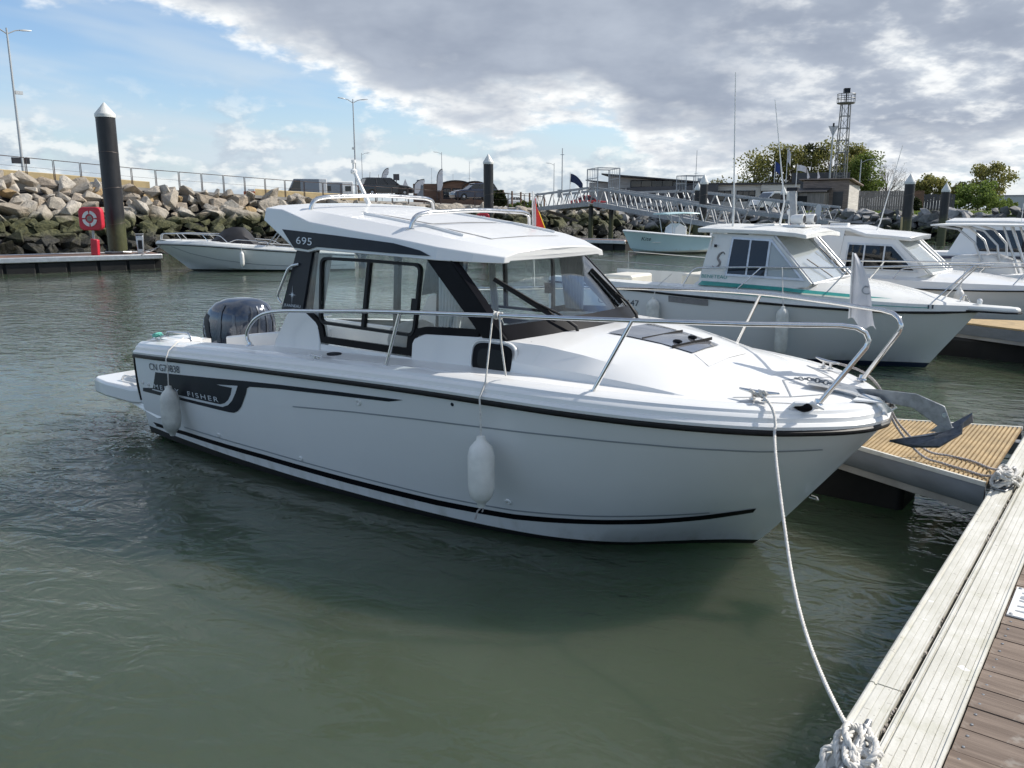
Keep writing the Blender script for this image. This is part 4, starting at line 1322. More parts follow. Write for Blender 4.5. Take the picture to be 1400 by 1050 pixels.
o = rope([G(1.34, -2.74, .53), G(1.38, -2.71, .525), G(1.43, -2.70, .518), G(1.50, -2.71, .52), G(1.58, -2.76, .515), G(1.66, -2.95, .51), G(1.70, -3.1, .51)], .0125, 'rope_tail', 'rope_white')
tag(o, 'loose white rope tail trailing from the near cleat over the planks', 'rope')
o = rope(hitch(1.30, .62, PZ + .03, 9, 6), .012, 'rope_coil', 'rope_white')
tag(o, 'white rope wound round the cleat at the finger root', 'rope')
for k_, (dy, lab) in enumerate(((0, 'nearer of two thin ropes lying across the ribbed finger deck'), (.24, 'farther of two thin ropes lying across the ribbed finger deck'))):
    P = [G(.22, .60, 1.15), G(.40, .66, 1.10), G(.52, .70, .99), G(.62, .78 + dy * .3, .74), G(.78, .84 + dy * .6, .55), G(.92, .84 + dy * .9, PZ + .016), G(1.06, .78 + dy, PZ + .014), G(1.18, .72 + dy * .8, PZ + .016), G(1.27, .66 + dy * .4, .56)]
    o = rope(catmull(P, 70), .0085, 'mooring_line', 'rope_grey')
    tag(o, lab, 'rope', 'mooring lines of the white boat')
mb = []
P = [G(-5.42, -.98, .985), G(-5.44, -.94, 1.005), G(-5.40, -1.02, 1.01), G(-5.46, -1.0, .99), G(-5.38, -.96, 1.0), G(-5.43, -1.03, .99), G(-5.41, -.95, .98)]
o = rope(catmull(P, 40), .011, 'rope_bundle', 'rope_green')
tag(o, 'small bundle of pale green rope on the stern cleat', 'rope')
o = rope(catmull([G(.15, -.60, 1.16), G(.17, -.57, 1.12), G(.24, -.63, 1.165), G(.22, -.58, 1.12), G(.16, -.63, 1.16), G(.2, -.56, 1.12), G(.25, -.62, 1.15), G(.2, -.6, 1.16)], 60), .0095, 'rope_bundle', 'rope_white')
tag(o, 'white rope wound on the near bow cleat of the foreground boat', 'rope')

# ---- fenders on the near side
f1 = G(-4.79, -1.275, .645)
fender('hanging_fender', 'white fender hanging over the dark graphic near the stern', f1, .45, .081, 'fender_dirty', group='fenders of the white boat',
       rope_to=[G(-4.80, -1.262, .80), G(-4.82, -1.262, .868), G(-4.84, -1.22, .94), G(-4.86, -1.12, 1.0), G(-4.92, -1.02, 1.02)])
f2 = G(-1.255, -1.275, .80)
f_ = fender('hanging_fender', 'long white fender hanging amidships below the bow rail', f2, .46, .083, 'fender_white', group='fenders of the white boat',
       rope_to=[G(-1.27, -1.262, .96), G(-1.275, -1.262, 1.03), G(-1.285, -1.19, 1.12), G(-1.30, -1.105, 1.49), G(-1.30, -1.085, 1.525), G(-1.28, -1.075, 1.515)],
       line2=[G(-1.25, -1.075, 1.53), G(-1.245, -1.10, 1.50), G(-1.235, -1.10, 1.35), G(-1.20, -1.10, 1.15)])
MB().tube([(.0, 0, -.455), (.01, 0, -.47), (.005, .0, -.49)], .005, 5).tube([(0, 0, -.46), (-.025, 0, -.485), (-.04, 0, -.54)], .006, 5).obj('tail_line', 'rope_grey', f_)
MB().tube([Vector(G(-1.27 + .022 * math.cos(a / 4), -1.085 + .02 * math.sin(a), 1.512 + .02 * math.cos(a))) - f2 for a in [k_ * .6 for k_ in range(34)]], .006, 5).obj('rail_knot', 'rope_white', f_, smooth=60)

# ---- anchor held on the bow roller
anc = E('plough_anchor', 'grey metal plough anchor with dark fluke hanging off the bow roller', 'anchor', B0, HEAD)
MB().slab([(.46, -.007, 1.105), (.66, -.007, 1.125), (.88, -.007, 1.128), (1.03, -.007, 1.078), (1.085, -.007, .955), (1.05, -.007, .935), (.97, -.007, .985), (.87, -.007, 1.045), (.66, -.007, 1.060), (.47, -.007, 1.082)], (0, .014, 0)).obj('shank', 'galvanised', anc, bevel=.003)
T_, Hh = (.765, 0, .838), (1.10, 0, .962)
for s in (-1, 1):
    w_ = [T_, (.98, s * .035, .905), (1.085, s * .05, .945), (1.150, s * .13, 1.035), (1.155, s * .165, .985), (1.05, s * .155, .888), (.90, s * .07, .842)]
    k1 = [(1.06, 0, .868), (1.10, 0, .93)]
    mb = MB()
    mb.add(w_ + [(q[0], q[1] - s * .006, q[2] - .012) for q in w_], [tuple(range(7)), tuple(range(13, 6, -1))] + [(i, (i + 1) % 7, (i + 1) % 7 + 7, i + 7) for i in range(7)])
    mb.obj('fluke', 'anchor_paint', anc, smooth=0)
MB().add([T_, (1.085, .05, .945), (1.10, 0, .955), (1.085, -.05, .945), (1.05, 0, .872)], [(0, 1, 2), (0, 2, 3), (0, 4, 1), (0, 3, 4), (1, 4, 2), (2, 4, 3)]).obj('fluke_ridge', 'anchor_paint', anc, smooth=0)
MB().slab([(1.01, -.014, .968), (1.085, -.014, .965), (1.08, -.014, .94), (.97, -.014, .925)], (0, .028, 0)).obj('fluke_socket', 'galvanised', anc)
mb = MB()
for x, z in ((.545, 1.095), (1.035, 1.03)):
    mb.lathe([(.014, -.014), (.014, .014)], (x, 0, z), 8, Matrix.Rotation(R(90), 3, 'X'))
mb.obj('shackle_bolt', 'steel', anc)

lk = MB().tube([(.017 * math.cos(a), .009 * math.sin(a), 0) for a in [2 * math.pi * q / 10 for q in range(10)]], .0038, 5, closed=True).mesh('chain_link', 60)
for k_ in range(11):
    u = k_ / 10
    share('chain_link', lk, 'galvanised', anc, (.455 - .25 * u, 0, 1.118 + .012 * u + .012 * math.sin(3.1 * u)), (R(90) if k_ % 2 else R(8), R(4), 0))
# ---- white burgee on the far rail
fl = E('burgee_flag', 'drooping white burgee with grey emblem on the far bow rail', 'flag', G(.30, .66, 1.47), HEAD)
MB().tube([(0, 0, -.02), (-.012, 0, .40)], .006, 6).obj('flag_staff', 'white_paint', fl)
rows = []
for j in range(15):
    v = j / 14
    rows.append([Vector((-.012 + (.015 + .20 * v ** .9) * u + .02 * math.sin(v * 5) * u, -.035 * u * v + .014 * math.sin(u * 8 + v * 2), .395 - .43 * v - .06 * u * v + (.025 * math.sin(u * 9) if j == 14 else 0))) for u in [i / 9 for i in range(10)]])
fcl = MB().grid(rows)
fco = fcl.obj('flag_cloth', 'flag_white', fl, smooth=80)
vs, fs = text_polys('C', .055)
project('flag_emblem', bvh_of(fcl), [([(.062 + x, .135 + y) for x, y in vs], fs)], 'stripe_grey', fco, lambda u, v: (u, -2, v), (0, 1, 0), .002)
# ---- small red ensign beyond the wheelhouse
en = E('red_flag', 'small red flag with white and yellow edges just beyond the wheelhouse roof', 'flag', G(-2.62, 1.12, 1.44), HEAD)
MB().tube([(0, 0, 0), (-.02, 0, .86)], .008, 6).obj('flag_staff', 'white_paint', en)
for nm, m_, a0, a1 in (('hoist_band', 'flag_white', 0, .18), ('field', 'flag_red', .18, .92), ('fly_band', 'flag_yellow', .92, 1)):
    rows = []
    for i in range(6):
        u = a0 + (a1 - a0) * i / 5
        rows.append([Vector((-.02 + u * (.08 + .14 * v), .02 * math.sin(u * 6 + v * 2), .84 - v * .34 - u * .16)) for v in [j / 8 for j in range(9)]])
    MB().grid(rows).obj(nm, m_, en, smooth=80)

# ================================================================== neighbouring boats
def deck_loft(SHs, sections, m, parent, name='deck_moulding'):
    rows = []
    for r in sections:
        rows.append([(x, -y, z) for x, y, z in r] + [(x, y, z) for x, y, z in reversed(r[:-1])])
    mb = MB().grid(rows)
    return mb, mb.obj(name, m, parent, smooth=18)
def side_fn(y0, k_, z0):
    return lambda x, z, s, off=0.0: Vector((x, s * (y0 - k_ * (z - z0) + off), z))
def plate(name, fn_, poly, s, m, parent, o0, o1, bevel=0.0):
    n = len(poly)
    mb = MB()
    mb.add([fn_(x, z, s, o0) for x, z in poly] + [fn_(x, z, s, o1) for x, z in poly], [tuple(range(n)), tuple(range(2 * n - 1, n - 1, -1))] + [(i, (i + 1) % n, (i + 1) % n + n, i + n) for i in range(n)])
    return mb.obj(name, m, parent, bevel=bevel)
def ring_strip(name, fn_, poly, w, s, m, parent, o0, o1):
    L_, R_ = strip2d(poly, w, True)
    rings = [[fn_(l.x, l.y, s, o0), fn_(r_.x, r_.y, s, o0), fn_(r_.x, r_.y, s, o1), fn_(l.x, l.y, s, o1)] for l, r_ in zip(L_, R_)]
    rings.append(rings[0])
    return MB().loft(rings, True, False).obj(name, m, parent)
def quad_slab(name, q, th, m, parent):
    q = [Vector(p) for p in q]
    n_ = (q[1] - q[0]).cross(q[3] - q[0]).normalized() * th
    return MB().slab(q, n_).obj(name, m, parent)
def tubes(name, paths, r, m, parent, n=6):
    for p in paths:
        MB().tube(p, r, n).obj(name, m, parent, smooth=60)
def strake(sh_, prof, name, m, parent):
    P, N_ = sheer_path(sh_)
    return sweep(P, N_, prof, True).obj(name, m, parent)

# ---------- teal-striped cabin boat
b2 = E('teal_striped_boat', 'older white cabin boat with a teal stripe moored beyond the bow rail', 'motorboat', G(-.45, 7.37), HEAD)
hull_paint('hull_old', (0.70, 0.70, 0.69), (0.012, 0.02, 0.05), 0.07, -0.012, rough=0.22)
SH2 = [(-5.6, 1.16, .98), (-4.6, 1.24, .95), (-3.6, 1.27, .92), (-2.6, 1.27, .885), (-1.7, 1.20, .86), (-1.0, 1.02, .835), (-.45, .78, .815), (0, .50, .81), (.28, .26, .815), (.52, 0, .82)]
CH2 = [(-5.6, 1.10, .04), (-4.6, 1.16, .03), (-3.6, 1.16, .03), (-2.6, 1.10, .03), (-1.8, .93, .04), (-1.25, .70, .06), (-.8, .47, .10), (-.4, .27, .15), (-.12, .12, .19), (.10, 0, .22)]
h2, sh2, ch2 = make_hull(SH2, CH2, [-.5, -.5, -.5, -.5, -.48, -.45, -.38, -.25, -.08, .22], 41)
hu2 = h2.obj('hull', 'hull_old', b2, smooth=25)
H2B = bvh_of(h2)
strake(sh2, [(-.01, -.015), (.018, -.012), (.02, .012), (-.01, .015)], 'rubbing_strake', 'black_rubber', hu2)
sec2 = [
    [(-5.6, 1.16, .99), (-5.6, 1.14, 1.06), (-5.6, 1.02, 1.07), (-5.6, 1.0, .6), (-5.6, 0, .6)],
    [(-3.05, 1.27, .92), (-3.05, 1.25, 1.02), (-3.05, 1.02, 1.05), (-3.05, 1.0, .6), (-3.05, 0, .6)],
    [(-3.0, 1.27, .92), (-3.0, 1.24, 1.04), (-3.0, 1.0, 1.12), (-3.0, .9, 1.16), (-3.0, 0, 1.16)],
    [(-1.6, 1.19, .875), (-1.6, 1.16, 1.0), (-1.6, .98, 1.10), (-1.6, .85, 1.18), (-1.6, 0, 1.20)],
    [(-.8, .94, .845), (-.8, .92, .965), (-.8, .80, 1.03), (-.78, .62, 1.10), (-.76, 0, 1.13)],
    [(-.3, .70, .83), (-.3, .68, .935), (-.3, .58, .98), (-.28, .42, 1.02), (-.25, 0, 1.045)],
    [(.1, .42, .83), (.1, .41, .915), (.1, .34, .95), (.1, .2, .965), (.1, 0, .975)],
    [(.42, .15, .83), (.42, .15, .90), (.42, .12, .915), (.42, .06, .92), (.42, 0, .925)],
    [(.54, .10, .83), (.54, .10, .89), (.54, .08, .90), (.54, .04, .905), (.54, 0, .905)]]
dm2, do2 = deck_loft(None, sec2, 'old_gelcoat', b2)
D2B = bvh_of(dm2)
MB().slab([(.40, -.16, .835), (.85, -.14, .83), (.97, -.10, .83), (1.0, 0, .83), (.97, .10, .83), (.85, .14, .83), (.40, .16, .835)], (0, 0, .07)).obj('bow_platform', 'old_gelcoat', b2, bevel=.03, seg=3)
MB().tube([(.40, -.165, .835), (.85, -.148, .835), (.975, -.10, .835), (1.01, 0, .835), (.975, .10, .835), (.85, .148, .835), (.40, .165, .835)], .012, 6).obj('platform_strake', 'black_rubber', b2)
side_decal('teal_stripe', D2B, [[(-2.92, 1.045), (-2.92, 1.092), (-1.7, 1.062), (-.9, 1.01), (-.4, .965), (-.9, .975), (-1.7, 1.022)]], 'teal_stripe', do2, h=.03, off=.028)
side_decal('thin_teal_line', D2B, [band([(-2.95, .985), (-1.6, .945), (-.8, .91), (0, .875)], .010)], 'teal_stripe', do2, h=.03, off=.018)
side_text('bow_numeral', D2B, 'II', (-.02, .862), (1, .03), .05, 'letter_navy', do2, width=.075, off=.012)
side_text('registration_lettering', H2B, 'CN B32647', (-4.6, .70), (1, -.01), .09, 'letter_navy', hu2, width=.75)
side_decal('vent_grille', H2B, [[(-3.35, .80), (-3.35, .89), (-2.72, .87), (-2.72, .78)]], 'seat_grey', hu2, h=.06, off=.010)
F2 = side_fn(1.0, .22, 1.10)
for s in (-1, 1):
    cb = plate('cabin_side', F2, [(-3.02, 1.08), (-2.90, 1.80), (-1.98, 1.77), (-1.37, 1.15), (-1.42, 1.10), (-1.6, 1.08)], s, 'old_gelcoat', b2, -.05, 0)
    wp_ = [(-2.60, 1.215), (-2.57, 1.735), (-2.0, 1.715), (-1.49, 1.20)]
    plate('glass_pane', F2, [(-2.60, 1.215), (-2.57, 1.735), (-2.02, 1.715), (-2.02, 1.21)], s, 'glass_dark', cb, .001, .008)
    plate('glass_pane', F2, [(-2.015, 1.21), (-2.015, 1.715), (-2.0, 1.715), (-1.49, 1.20)], s, 'glass_white', cb, .001, .008)
    ring_strip('window_frame', F2, wp_, .03, s, 'alu_bright', cb, .0, .016)
    plate('mullion', F2, [(-2.31, 1.22), (-2.31, 1.71), (-2.285, 1.71), (-2.285, 1.22)], s, 'alu_bright', cb, .002, .018)
    plate('mullion', F2, [(-2.03, 1.21), (-2.03, 1.71), (-2.0, 1.71), (-2.0, 1.21)], s, 'alu_bright', cb, .002, .018)
for y_ in (-.62, .62):
    MB().beam((-2.98, y_, .6), (-2.88, y_, 1.78), .05, .1).obj('door_post', 'old_gelcoat', b2)
MB().add([(-2.93, -.9, 1.0), (-2.93, -.3, 1.0), (-2.88, -.3, 1.76), (-2.88, -.9, 1.76)], [(0, 1, 2, 3)]).obj('bulkhead', 'cream', b2)
MB().bx(-2.9, -1.45, -.93, .93, .55, .6).obj('cabin_sole', 'seat_grey', b2)
wsq = [(-1.39, -.90, 1.15), (-1.24, 0, 1.20), (-1.84, 0, 1.80), (-1.97, -.84, 1.77)]
ws2 = quad_slab('windscreen', wsq, .006, 'glass_white', b2)
quad_slab('windscreen', [(x, -y, z) for x, y, z in reversed(wsq)], .006, 'glass_white', b2)
tubes('windscreen_frame', [[(-1.37, -.91, 1.14), (-1.22, 0, 1.195), (-1.37, .91, 1.14)], [(-1.37, -.91, 1.14), (-1.97, -.85, 1.78)], [(-1.37, .91, 1.14), (-1.97, .85, 1.78)], [(-1.23, 0, 1.20), (-1.83, 0, 1.81)]], .02, 'alu_bright', b2)
rf = MB().loft([[(x + c, -w, z), (x + c * .6, -w * .5, z + cr * .75), (x, 0, z + cr), (x + c * .6, w * .5, z + cr * .75), (x + c, w, z), (x + c, w, z - .06), (x, 0, z - .05 + cr * .6), (x + c, -w, z - .06)] for x, c, w, z, cr in ((-3.16, .03, .86, 1.865, .05), (-2.9, 0, .90, 1.865, .06), (-2.1, 0, .89, 1.85, .065), (-1.66, -.02, .84, 1.82, .06), (-1.50, -.06, .76, 1.795, .045))])
r2 = rf.obj('roof', 'old_gelcoat', b2, smooth=20, bevel=.01)
R2B = bvh_of(rf)
MB().bx(-2.5, -2.2, -.3, .3, 1.89, 1.925).obj('roof_hatch', 'white_paint', r2, bevel=.01)
MB().bx(-2.05, -1.72, -.35, .35, 1.885, 1.918).obj('roof_hatch', 'white_paint', r2, bevel=.01)
for y_ in (-.25, .22):
    sp = MB().lathe([(.05, -.10), (.065, -.05), (.07, .02), (.075, .08), (.06, .085)], (-1.86, y_, 2.0), 14, Matrix.Rotation(R(90), 3, 'Y')).obj('spotlight', 'white_paint', r2)
    MB().lathe([(.055, 0), (.055, .004)], (-1.77, y_, 2.0), 14, Matrix.Rotation(R(90), 3, 'Y')).obj('spotlight_lens', 'dash_dark', sp)
    MB().tube([(-1.86, y_, 1.89), (-1.86, y_, 1.94)], .025, 8).obj('spotlight_foot', 'white_paint', sp)
MB().tube([(-2.72, -.55, 1.90), (-2.72, -.55, 2.15), (-2.80, -.56, 4.05)], [.018, .014, .006], 6).obj('whip_aerial', 'white_paint', r2)
MB().tube([(-2.35, .35, 1.90), (-2.30, .35, 2.25), (-2.55, .36, 3.75)], [.02, .014, .005], 6).obj('whip_aerial', 'white_paint', r2)
MB().tube([(-2.12, .1, 1.90), (-2.12, .1, 2.06)], .014, 6).lathe([(.03, 2.06), (.04, 2.09), (.04, 2.12), (.02, 2.14)], (-2.12, .1, 0), 10).obj('stern_light', 'white_paint', r2)
ms = MB().beam((-1.98, -.06, 1.89), (-2.04, -.06, 2.42), .05, .09).obj('folding_mast', 'alu_dull', r2)
MB().bx(-2.12, -1.96, -.09, -.02, 2.40, 2.45).obj('mast_head', 'dash_dark', ms)
for s in (-1, 1):
    rail2 = MB().tube(arcpath([(-3.20, s * 1.14, 1.03), (-3.06, s * 1.10, 1.30), (-2.2, s * 1.06, 1.345), (-1.2, s * .95, 1.37), (-.3, s * .60, 1.41), (.35, s * .28, 1.44), (.62, s * .16, 1.43)], .12), .012, 8).obj('bow_rail', 'steel', b2, smooth=60)
    for a, b in (((-2.35, 1.17, 1.03), (-2.05, 1.055, 1.35)), ((.02, .40, .93), (.45, .24, 1.44)), ((-1.2, .97, 1.0), (-.92, .86, 1.375))):
        MB().tube([(a[0], s * a[1], a[2]), (b[0], s * b[1], b[2])], .010, 6).obj('stanchion', 'steel', rail2, smooth=60)
    MB().tube([(-5.4, s * 1.08, 1.07), (-5.4, s * 1.08, 1.38), (-3.25, s * 1.05, 1.30)], .007, 6).obj('cockpit_wire', 'steel', b2)
MB().tube([(-1.27, -.40, 1.21), (-1.34, -.45, 1.27), (-1.56, -.66, 1.46)], .009, 5).obj('wiper', 'black_rubber', b2)
MB().tube([(-1.20, .1, 1.22), (-1.28, .06, 1.29), (-1.58, -.1, 1.60)], .009, 5).obj('wiper', 'black_rubber', b2)
MB().bx(-5.5, -5.2, -1.0, 1.0, .6, 1.0).obj('stern_bench', 'cream', b2, bevel=.03)
MB().bx(-4.7, -4.2, -.9, -.2, .6, 1.12).obj('engine_box', 'cream', b2, bevel=.04)
MB().bx(-3.9, -3.4, .2, .95, .6, 1.10).obj('cockpit_locker', 'cream', b2, bevel=.04)
letters('maker_lettering', 'BENETEAU', .05, F2(-2.98, 1.155, -1, .004), (1, 0, 0), (0, .22, 1), 'teal_stripe', [o for o in b2.children if o.name.startswith('cabin_side')][0], width=.40, thick=.003)
sea = MB()
pth = [(-2.83, 1.33), (-2.78, 1.31), (-2.73, 1.34), (-2.72, 1.39), (-2.76, 1.44), (-2.74, 1.50), (-2.69, 1.53), (-2.66, 1.50)]
sea.tube(catmull([F2(x, z, -1, .004) for x, z in pth], 24), [.006 + .012 * math.sin(math.pi * k_ / 23) for k_ in range(24)], 6)
sea.obj('emblem', 'seat_grey', [o for o in b2.children if o.name.startswith('cabin_side')][0], smooth=60)
MB().bx(-2.83, -2.79, -.925, -.915, 1.60, 1.64).obj('cabin_vent', 'dash_dark', b2)
MB().tube(arcpath([(.30, -.05, .93), (.30, -.05, 1.0), (.34, .05, 1.03), (.40, .06, .93)], .03), .009, 6).obj('bow_fairlead', 'steel', b2)
MB().lathe([(.03, .92), (.035, .97), (.012, .99)], (.52, 0, 0), 10).obj('bow_lamp', 'headlight', b2)
q = lambda x, y, z: G(-.45 + x, 7.37 + y, z)
fender('hanging_fender', 'grey-white fender hanging amidships on the teal-striped boat', q(-1.62, -1.30, .86), .70, .085, 'fender_dirty', group='fenders of the teal-striped boat', rope_to=[q(-1.66, -1.24, 1.0), q(-1.75, -1.08, 1.36)])
fender('hanging_fender', 'grey-white fender hanging near the cabin of the teal-striped boat', q(-3.55, -1.37, .86), .66, .10, 'fender_dirty', group='fenders of the teal-striped boat', rope_to=[q(-3.56, -1.28, 1.0), q(-3.4, -1.1, 1.2)])

# ---------- grey-striped cabin boat behind it
b3 = E('blue_lettered_boat', 'white cabin boat with grey side lines and dark blue lettering, second beyond the bow', 'motorboat', G(.35, 10.7), HEAD)
hull_paint('hull_third', (0.64, 0.66, 0.66), (0.012, 0.02, 0.05), 0.06, -0.01, rough=0.2)
SH3 = [(-5.2, 1.02, .90), (-4.2, 1.10, .90), (-3.2, 1.14, .89), (-2.2, 1.13, .875), (-1.4, 1.02, .87), (-.7, .80, .87), (-.2, .56, .875), (.15, .35, .88), (.38, .18, .885), (.55, 0, .89)]
CH3 = [(-5.2, .95, .05), (-4.2, 1.0, .04), (-3.2, 1.02, .04), (-2.2, .96, .04), (-1.5, .80, .06), (-1.0, .58, .09), (-.6, .36, .13), (-.3, .2, .17), (-.08, .08, .20), (.08, 0, .22)]
h3, sh3, ch3 = make_hull(SH3, CH3, [-.4] * 5 + [-.36, -.3, -.2, -.05, .22], 37)
hu3 = h3.obj('hull', 'hull_third', b3, smooth=25)
H3B = bvh_of(h3)
strake(sh3, [(-.01, -.012), (.016, -.01), (.016, .01), (-.01, .012)], 'rubbing_strake', 'black_rubber', hu3)
side_decal('side_line', H3B, [band([(-5.0, .63), (-3, .62), (-1.5, .61), (-.2, .62)], .018)], 'teal_stripe', hu3, h=.08, off=.005)
sec3 = [[(-5.2, 1.02, .90), (-5.2, 1.0, 1.0), (-5.2, .9, 1.02), (-5.2, .88, .55), (-5.2, 0, .55)],
        [(-2.95, 1.14, .90), (-2.95, 1.11, 1.02), (-2.95, .95, 1.06), (-2.95, .93, .55), (-2.95, 0, .55)],
        [(-2.9, 1.14, .90), (-2.9, 1.11, 1.02), (-2.9, .95, 1.06), (-2.9, .85, 1.10), (-2.9, 0, 1.10)],
        [(-1.6, 1.06, .88), (-1.6, 1.03, 1.0), (-1.6, .88, 1.05), (-1.6, .75, 1.10), (-1.6, 0, 1.12)],
        [(-.8, .83, .88), (-.8, .81, .98), (-.8, .68, 1.02), (-.8, .5, 1.07), (-.8, 0, 1.09)],
        [(-.2, .55, .885), (-.2, .53, .965), (-.2, .42, .985), (-.2, .3, 1.0), (-.2, 0, 1.01)],
        [(.3, .22, .89), (.3, .21, .945), (.3, .17, .95), (.3, .1, .955), (.3, 0, .96)],
        [(.56, .02, .895), (.56, .02, .93), (.56, .02, .935), (.56, .01, .935), (.56, 0, .935)]]
dm3, do3 = deck_loft(None, sec3, 'gelcoat', b3)
side_text('model_lettering', bvh_of(dm3), 'MERRY FISHER 530', (-3.35, .945), (1, -.01), .045, 'letter_navy', do3, width=.95, off=.008)
F3 = side_fn(.90, .16, 1.05)
for s in (-1, 1):
    cb = plate('cabin_side', F3, [(-2.98, 1.02), (-2.90, 1.70), (-2.0, 1.655), (-1.42, 1.10), (-1.6, 1.04)], s, 'gelcoat', b3, -.05, 0)
    wp_ = [(-2.74, 1.14), (-2.72, 1.565), (-2.02, 1.55), (-1.60, 1.14)]
    plate('glass_pane', F3, wp_, s, 'glass_smoke', cb, .001, .008)
    ring_strip('window_frame', F3, wp_, .03, s, 'alu_bright', cb, .0, .016)
    for x_ in (-2.46, -2.14):
        plate('mullion', F3, [(x_, 1.14), (x_, 1.55), (x_ + .025, 1.55), (x_ + .025, 1.14)], s, 'alu_bright', cb, .002, .016)
    curtain_ = plate('curtain', F3, [(-2.69, 1.15), (-2.68, 1.55), (-2.48, 1.55), (-2.46, 1.15)], s, 'curtain', cb, -.09, -.07)
wsq = [(-1.40, -.80, 1.11), (-1.28, 0, 1.13), (-1.90, 0, 1.67), (-1.98, -.77, 1.645)]
quad_slab('windscreen', wsq, .006, 'glass_white', b3)
quad_slab('windscreen', [(x, -y, z) for x, y, z in reversed(wsq)], .006, 'glass_white', b3)
tubes('windscreen_frame', [[(-1.38, -.82, 1.10), (-1.99, -.79, 1.66)], [(-1.38, .82, 1.10), (-1.99, .79, 1.66)], [(-1.27, 0, 1.125), (-1.89, 0, 1.68)], [(-1.38, -.82, 1.105), (-1.26, 0, 1.12), (-1.38, .82, 1.105)]], .022, 'white_paint', b3)
MB().loft([[(x + c, -w, z), (x, -w * .4, z + cr), (x, w * .4, z + cr), (x + c, w, z), (x + c, w, z - .06), (x + c, -w, z - .06)] for x, c, w, z, cr in ((-3.75, 0, .80, 1.83, .02), (-2.75, 0, .82, 1.83, .035), (-2.45, 0, .83, 1.735, .05), (-2.0, 0, .82, 1.705, .05), (-1.66, -.10, .74, 1.68, .03))]).obj('roof', 'gelcoat', b3, smooth=12, bevel=.012)
MB().slab([(-3.05, -.90, 1.02), (-2.88, -.90, 1.02), (-2.80, -.82, 1.78), (-3.3, -.82, 1.80)], (0, .04, 0)).obj('roof_support', 'gelcoat', b3)
MB().slab([(-3.05, .90, 1.02), (-2.88, .90, 1.02), (-2.80, .82, 1.78), (-3.3, .82, 1.80)], (0, -.04, 0)).obj('roof_support', 'gelcoat', b3)
for s in (-1, 1):
    rail3 = MB().tube(arcpath([(-1.9, s * 1.06, 1.02), (-1.8, s * 1.02, 1.19), (-.8, s * .78, 1.24), (.1, s * .36, 1.27), (.42, s * .16, 1.26), (.48, s * .1, .95)], .08), .011, 8).obj('bow_rail', 'steel', b3, smooth=60)
    for a, b in (((-1.0, .90, .98), (-.78, .77, 1.24)), ((-.25, .52, .97), (-.05, .43, 1.265))):
        MB().tube([(a[0], s * a[1], a[2]), (b[0], s * b[1], b[2])], .010, 6).obj('stanchion', 'steel', rail3, smooth=60)
MB().tube([(-2.45, -.2, 1.77), (-2.40, -.2, 1.9), (-2.15, -.2, 3.2)], [.014, .012, .005], 6).obj('whip_aerial', 'white_paint', b3)
MB().bx(-3.2, -2.9, -.35, -.2, 1.86, 1.9).obj('roof_locker', 'white_paint', b3)
MB().loft([[(-5.45 + lx * math.cos(2 * math.pi * k_ / 14), wy * math.sin(2 * math.pi * k_ / 14), z) for k_ in range(14)] for z, lx, wy in ((.5, .16, .12), (.7, .27, .19), (1.05, .28, .2), (1.25, .18, .14), (1.3, .06, .05))]).obj('outboard_motor', 'cowl_navy', b3, smooth=50)
def lifebuoy(label, loc, rz, r_=.30, m_='red_plastic'):
    l = E('lifebuoy', label, 'lifebuoy', loc, rz, 'lifebuoys')
    MB().tube([(r_ * math.cos(2 * math.pi * k_ / 20), 0, r_ * math.sin(2 * math.pi * k_ / 20)) for k_ in range(20)], r_ * .27, 8, closed=True).obj('ring', m_, l, smooth=60)
    return l
lifebuoy('red lifebuoy on the rail behind the teal-striped cabin roof', G(-3.05, 9.78, 1.70), HEAD, .13)
lifebuoy('smaller red lifebuoy just left of another behind the teal-striped cabin roof', G(-3.45, 9.9, 1.74), HEAD, .11)
fender('hanging_fender', 'white bent fender over the side of the third boat from the camera', G(-.55, 9.62, .93), .5, .08, 'fender_white', rope_to=[G(-.55, 9.9, 1.22)])

# ---------- centre-console boat with a steel arch top
b4 = E('console_boat', 'low open boat with a white console and curved steel hardtop frame at the right', 'motorboat', G(.5, 14.2), HEAD)
hull_paint('hull_fourth', (0.66, 0.67, 0.67), (0.02, 0.02, 0.022), 0.06, 0.0, rough=0.2)
SH4 = [(-5.5, 1.0, .62), (-4, 1.1, .64), (-2.5, 1.12, .68), (-1.2, 1.0, .74), (-.3, .6, .80), (.5, 0, .86)]
CH4 = [(-5.5, .9, .04), (-4, .95, .04), (-2.5, .95, .05), (-1.5, .7, .08), (-.7, .35, .13), (.05, 0, .2)]
h4, sh4, _ = make_hull(SH4, CH4, [-.4, -.4, -.4, -.35, -.2, .2], 25)
hu4 = h4.obj('hull', 'hull_fourth', b4, smooth=25)
strake(sh4, [(-.16, .0), (.05, .0), (.07, .06), (.03, .14), (-.10, .16), (-.17, .1)], 'side_tube', 'white_paint', hu4)
MB().slab([(-5.4, -.9, .5), (-1.2, -.95, .55), (.2, -.2, .6), (.2, .2, .6), (-1.2, .95, .55), (-5.4, .9, .5)], (0, 0, .03)).obj('cockpit_sole', 'deck_white', b4)
MB().slab([(-1.95, -.5, .55), (-1.95, -.5, 1.20), (-1.25, -.5, 1.25), (-.85, -.5, 1.12), (-.65, -.5, .55)], (0, 1.0, 0)).obj('console', 'gelcoat', b4, bevel=.04)
letters('boat_lettering', 'OCEANIS', .07, (-1.55, -.503, 1.02), (1, 0, 0), (0, 0, 1), 'letter_navy', b4, width=.5, thick=-.004)
MB().loft([[(x, -w, z), (x, w, z), (x, w, z - .035), (x, -w, z - .035)] for x, w, z in ((-2.35, .7, 1.84), (-1.6, .78, 1.85), (-.35, .72, 1.845))]).obj('hardtop', 'white_paint', b4, bevel=.012)
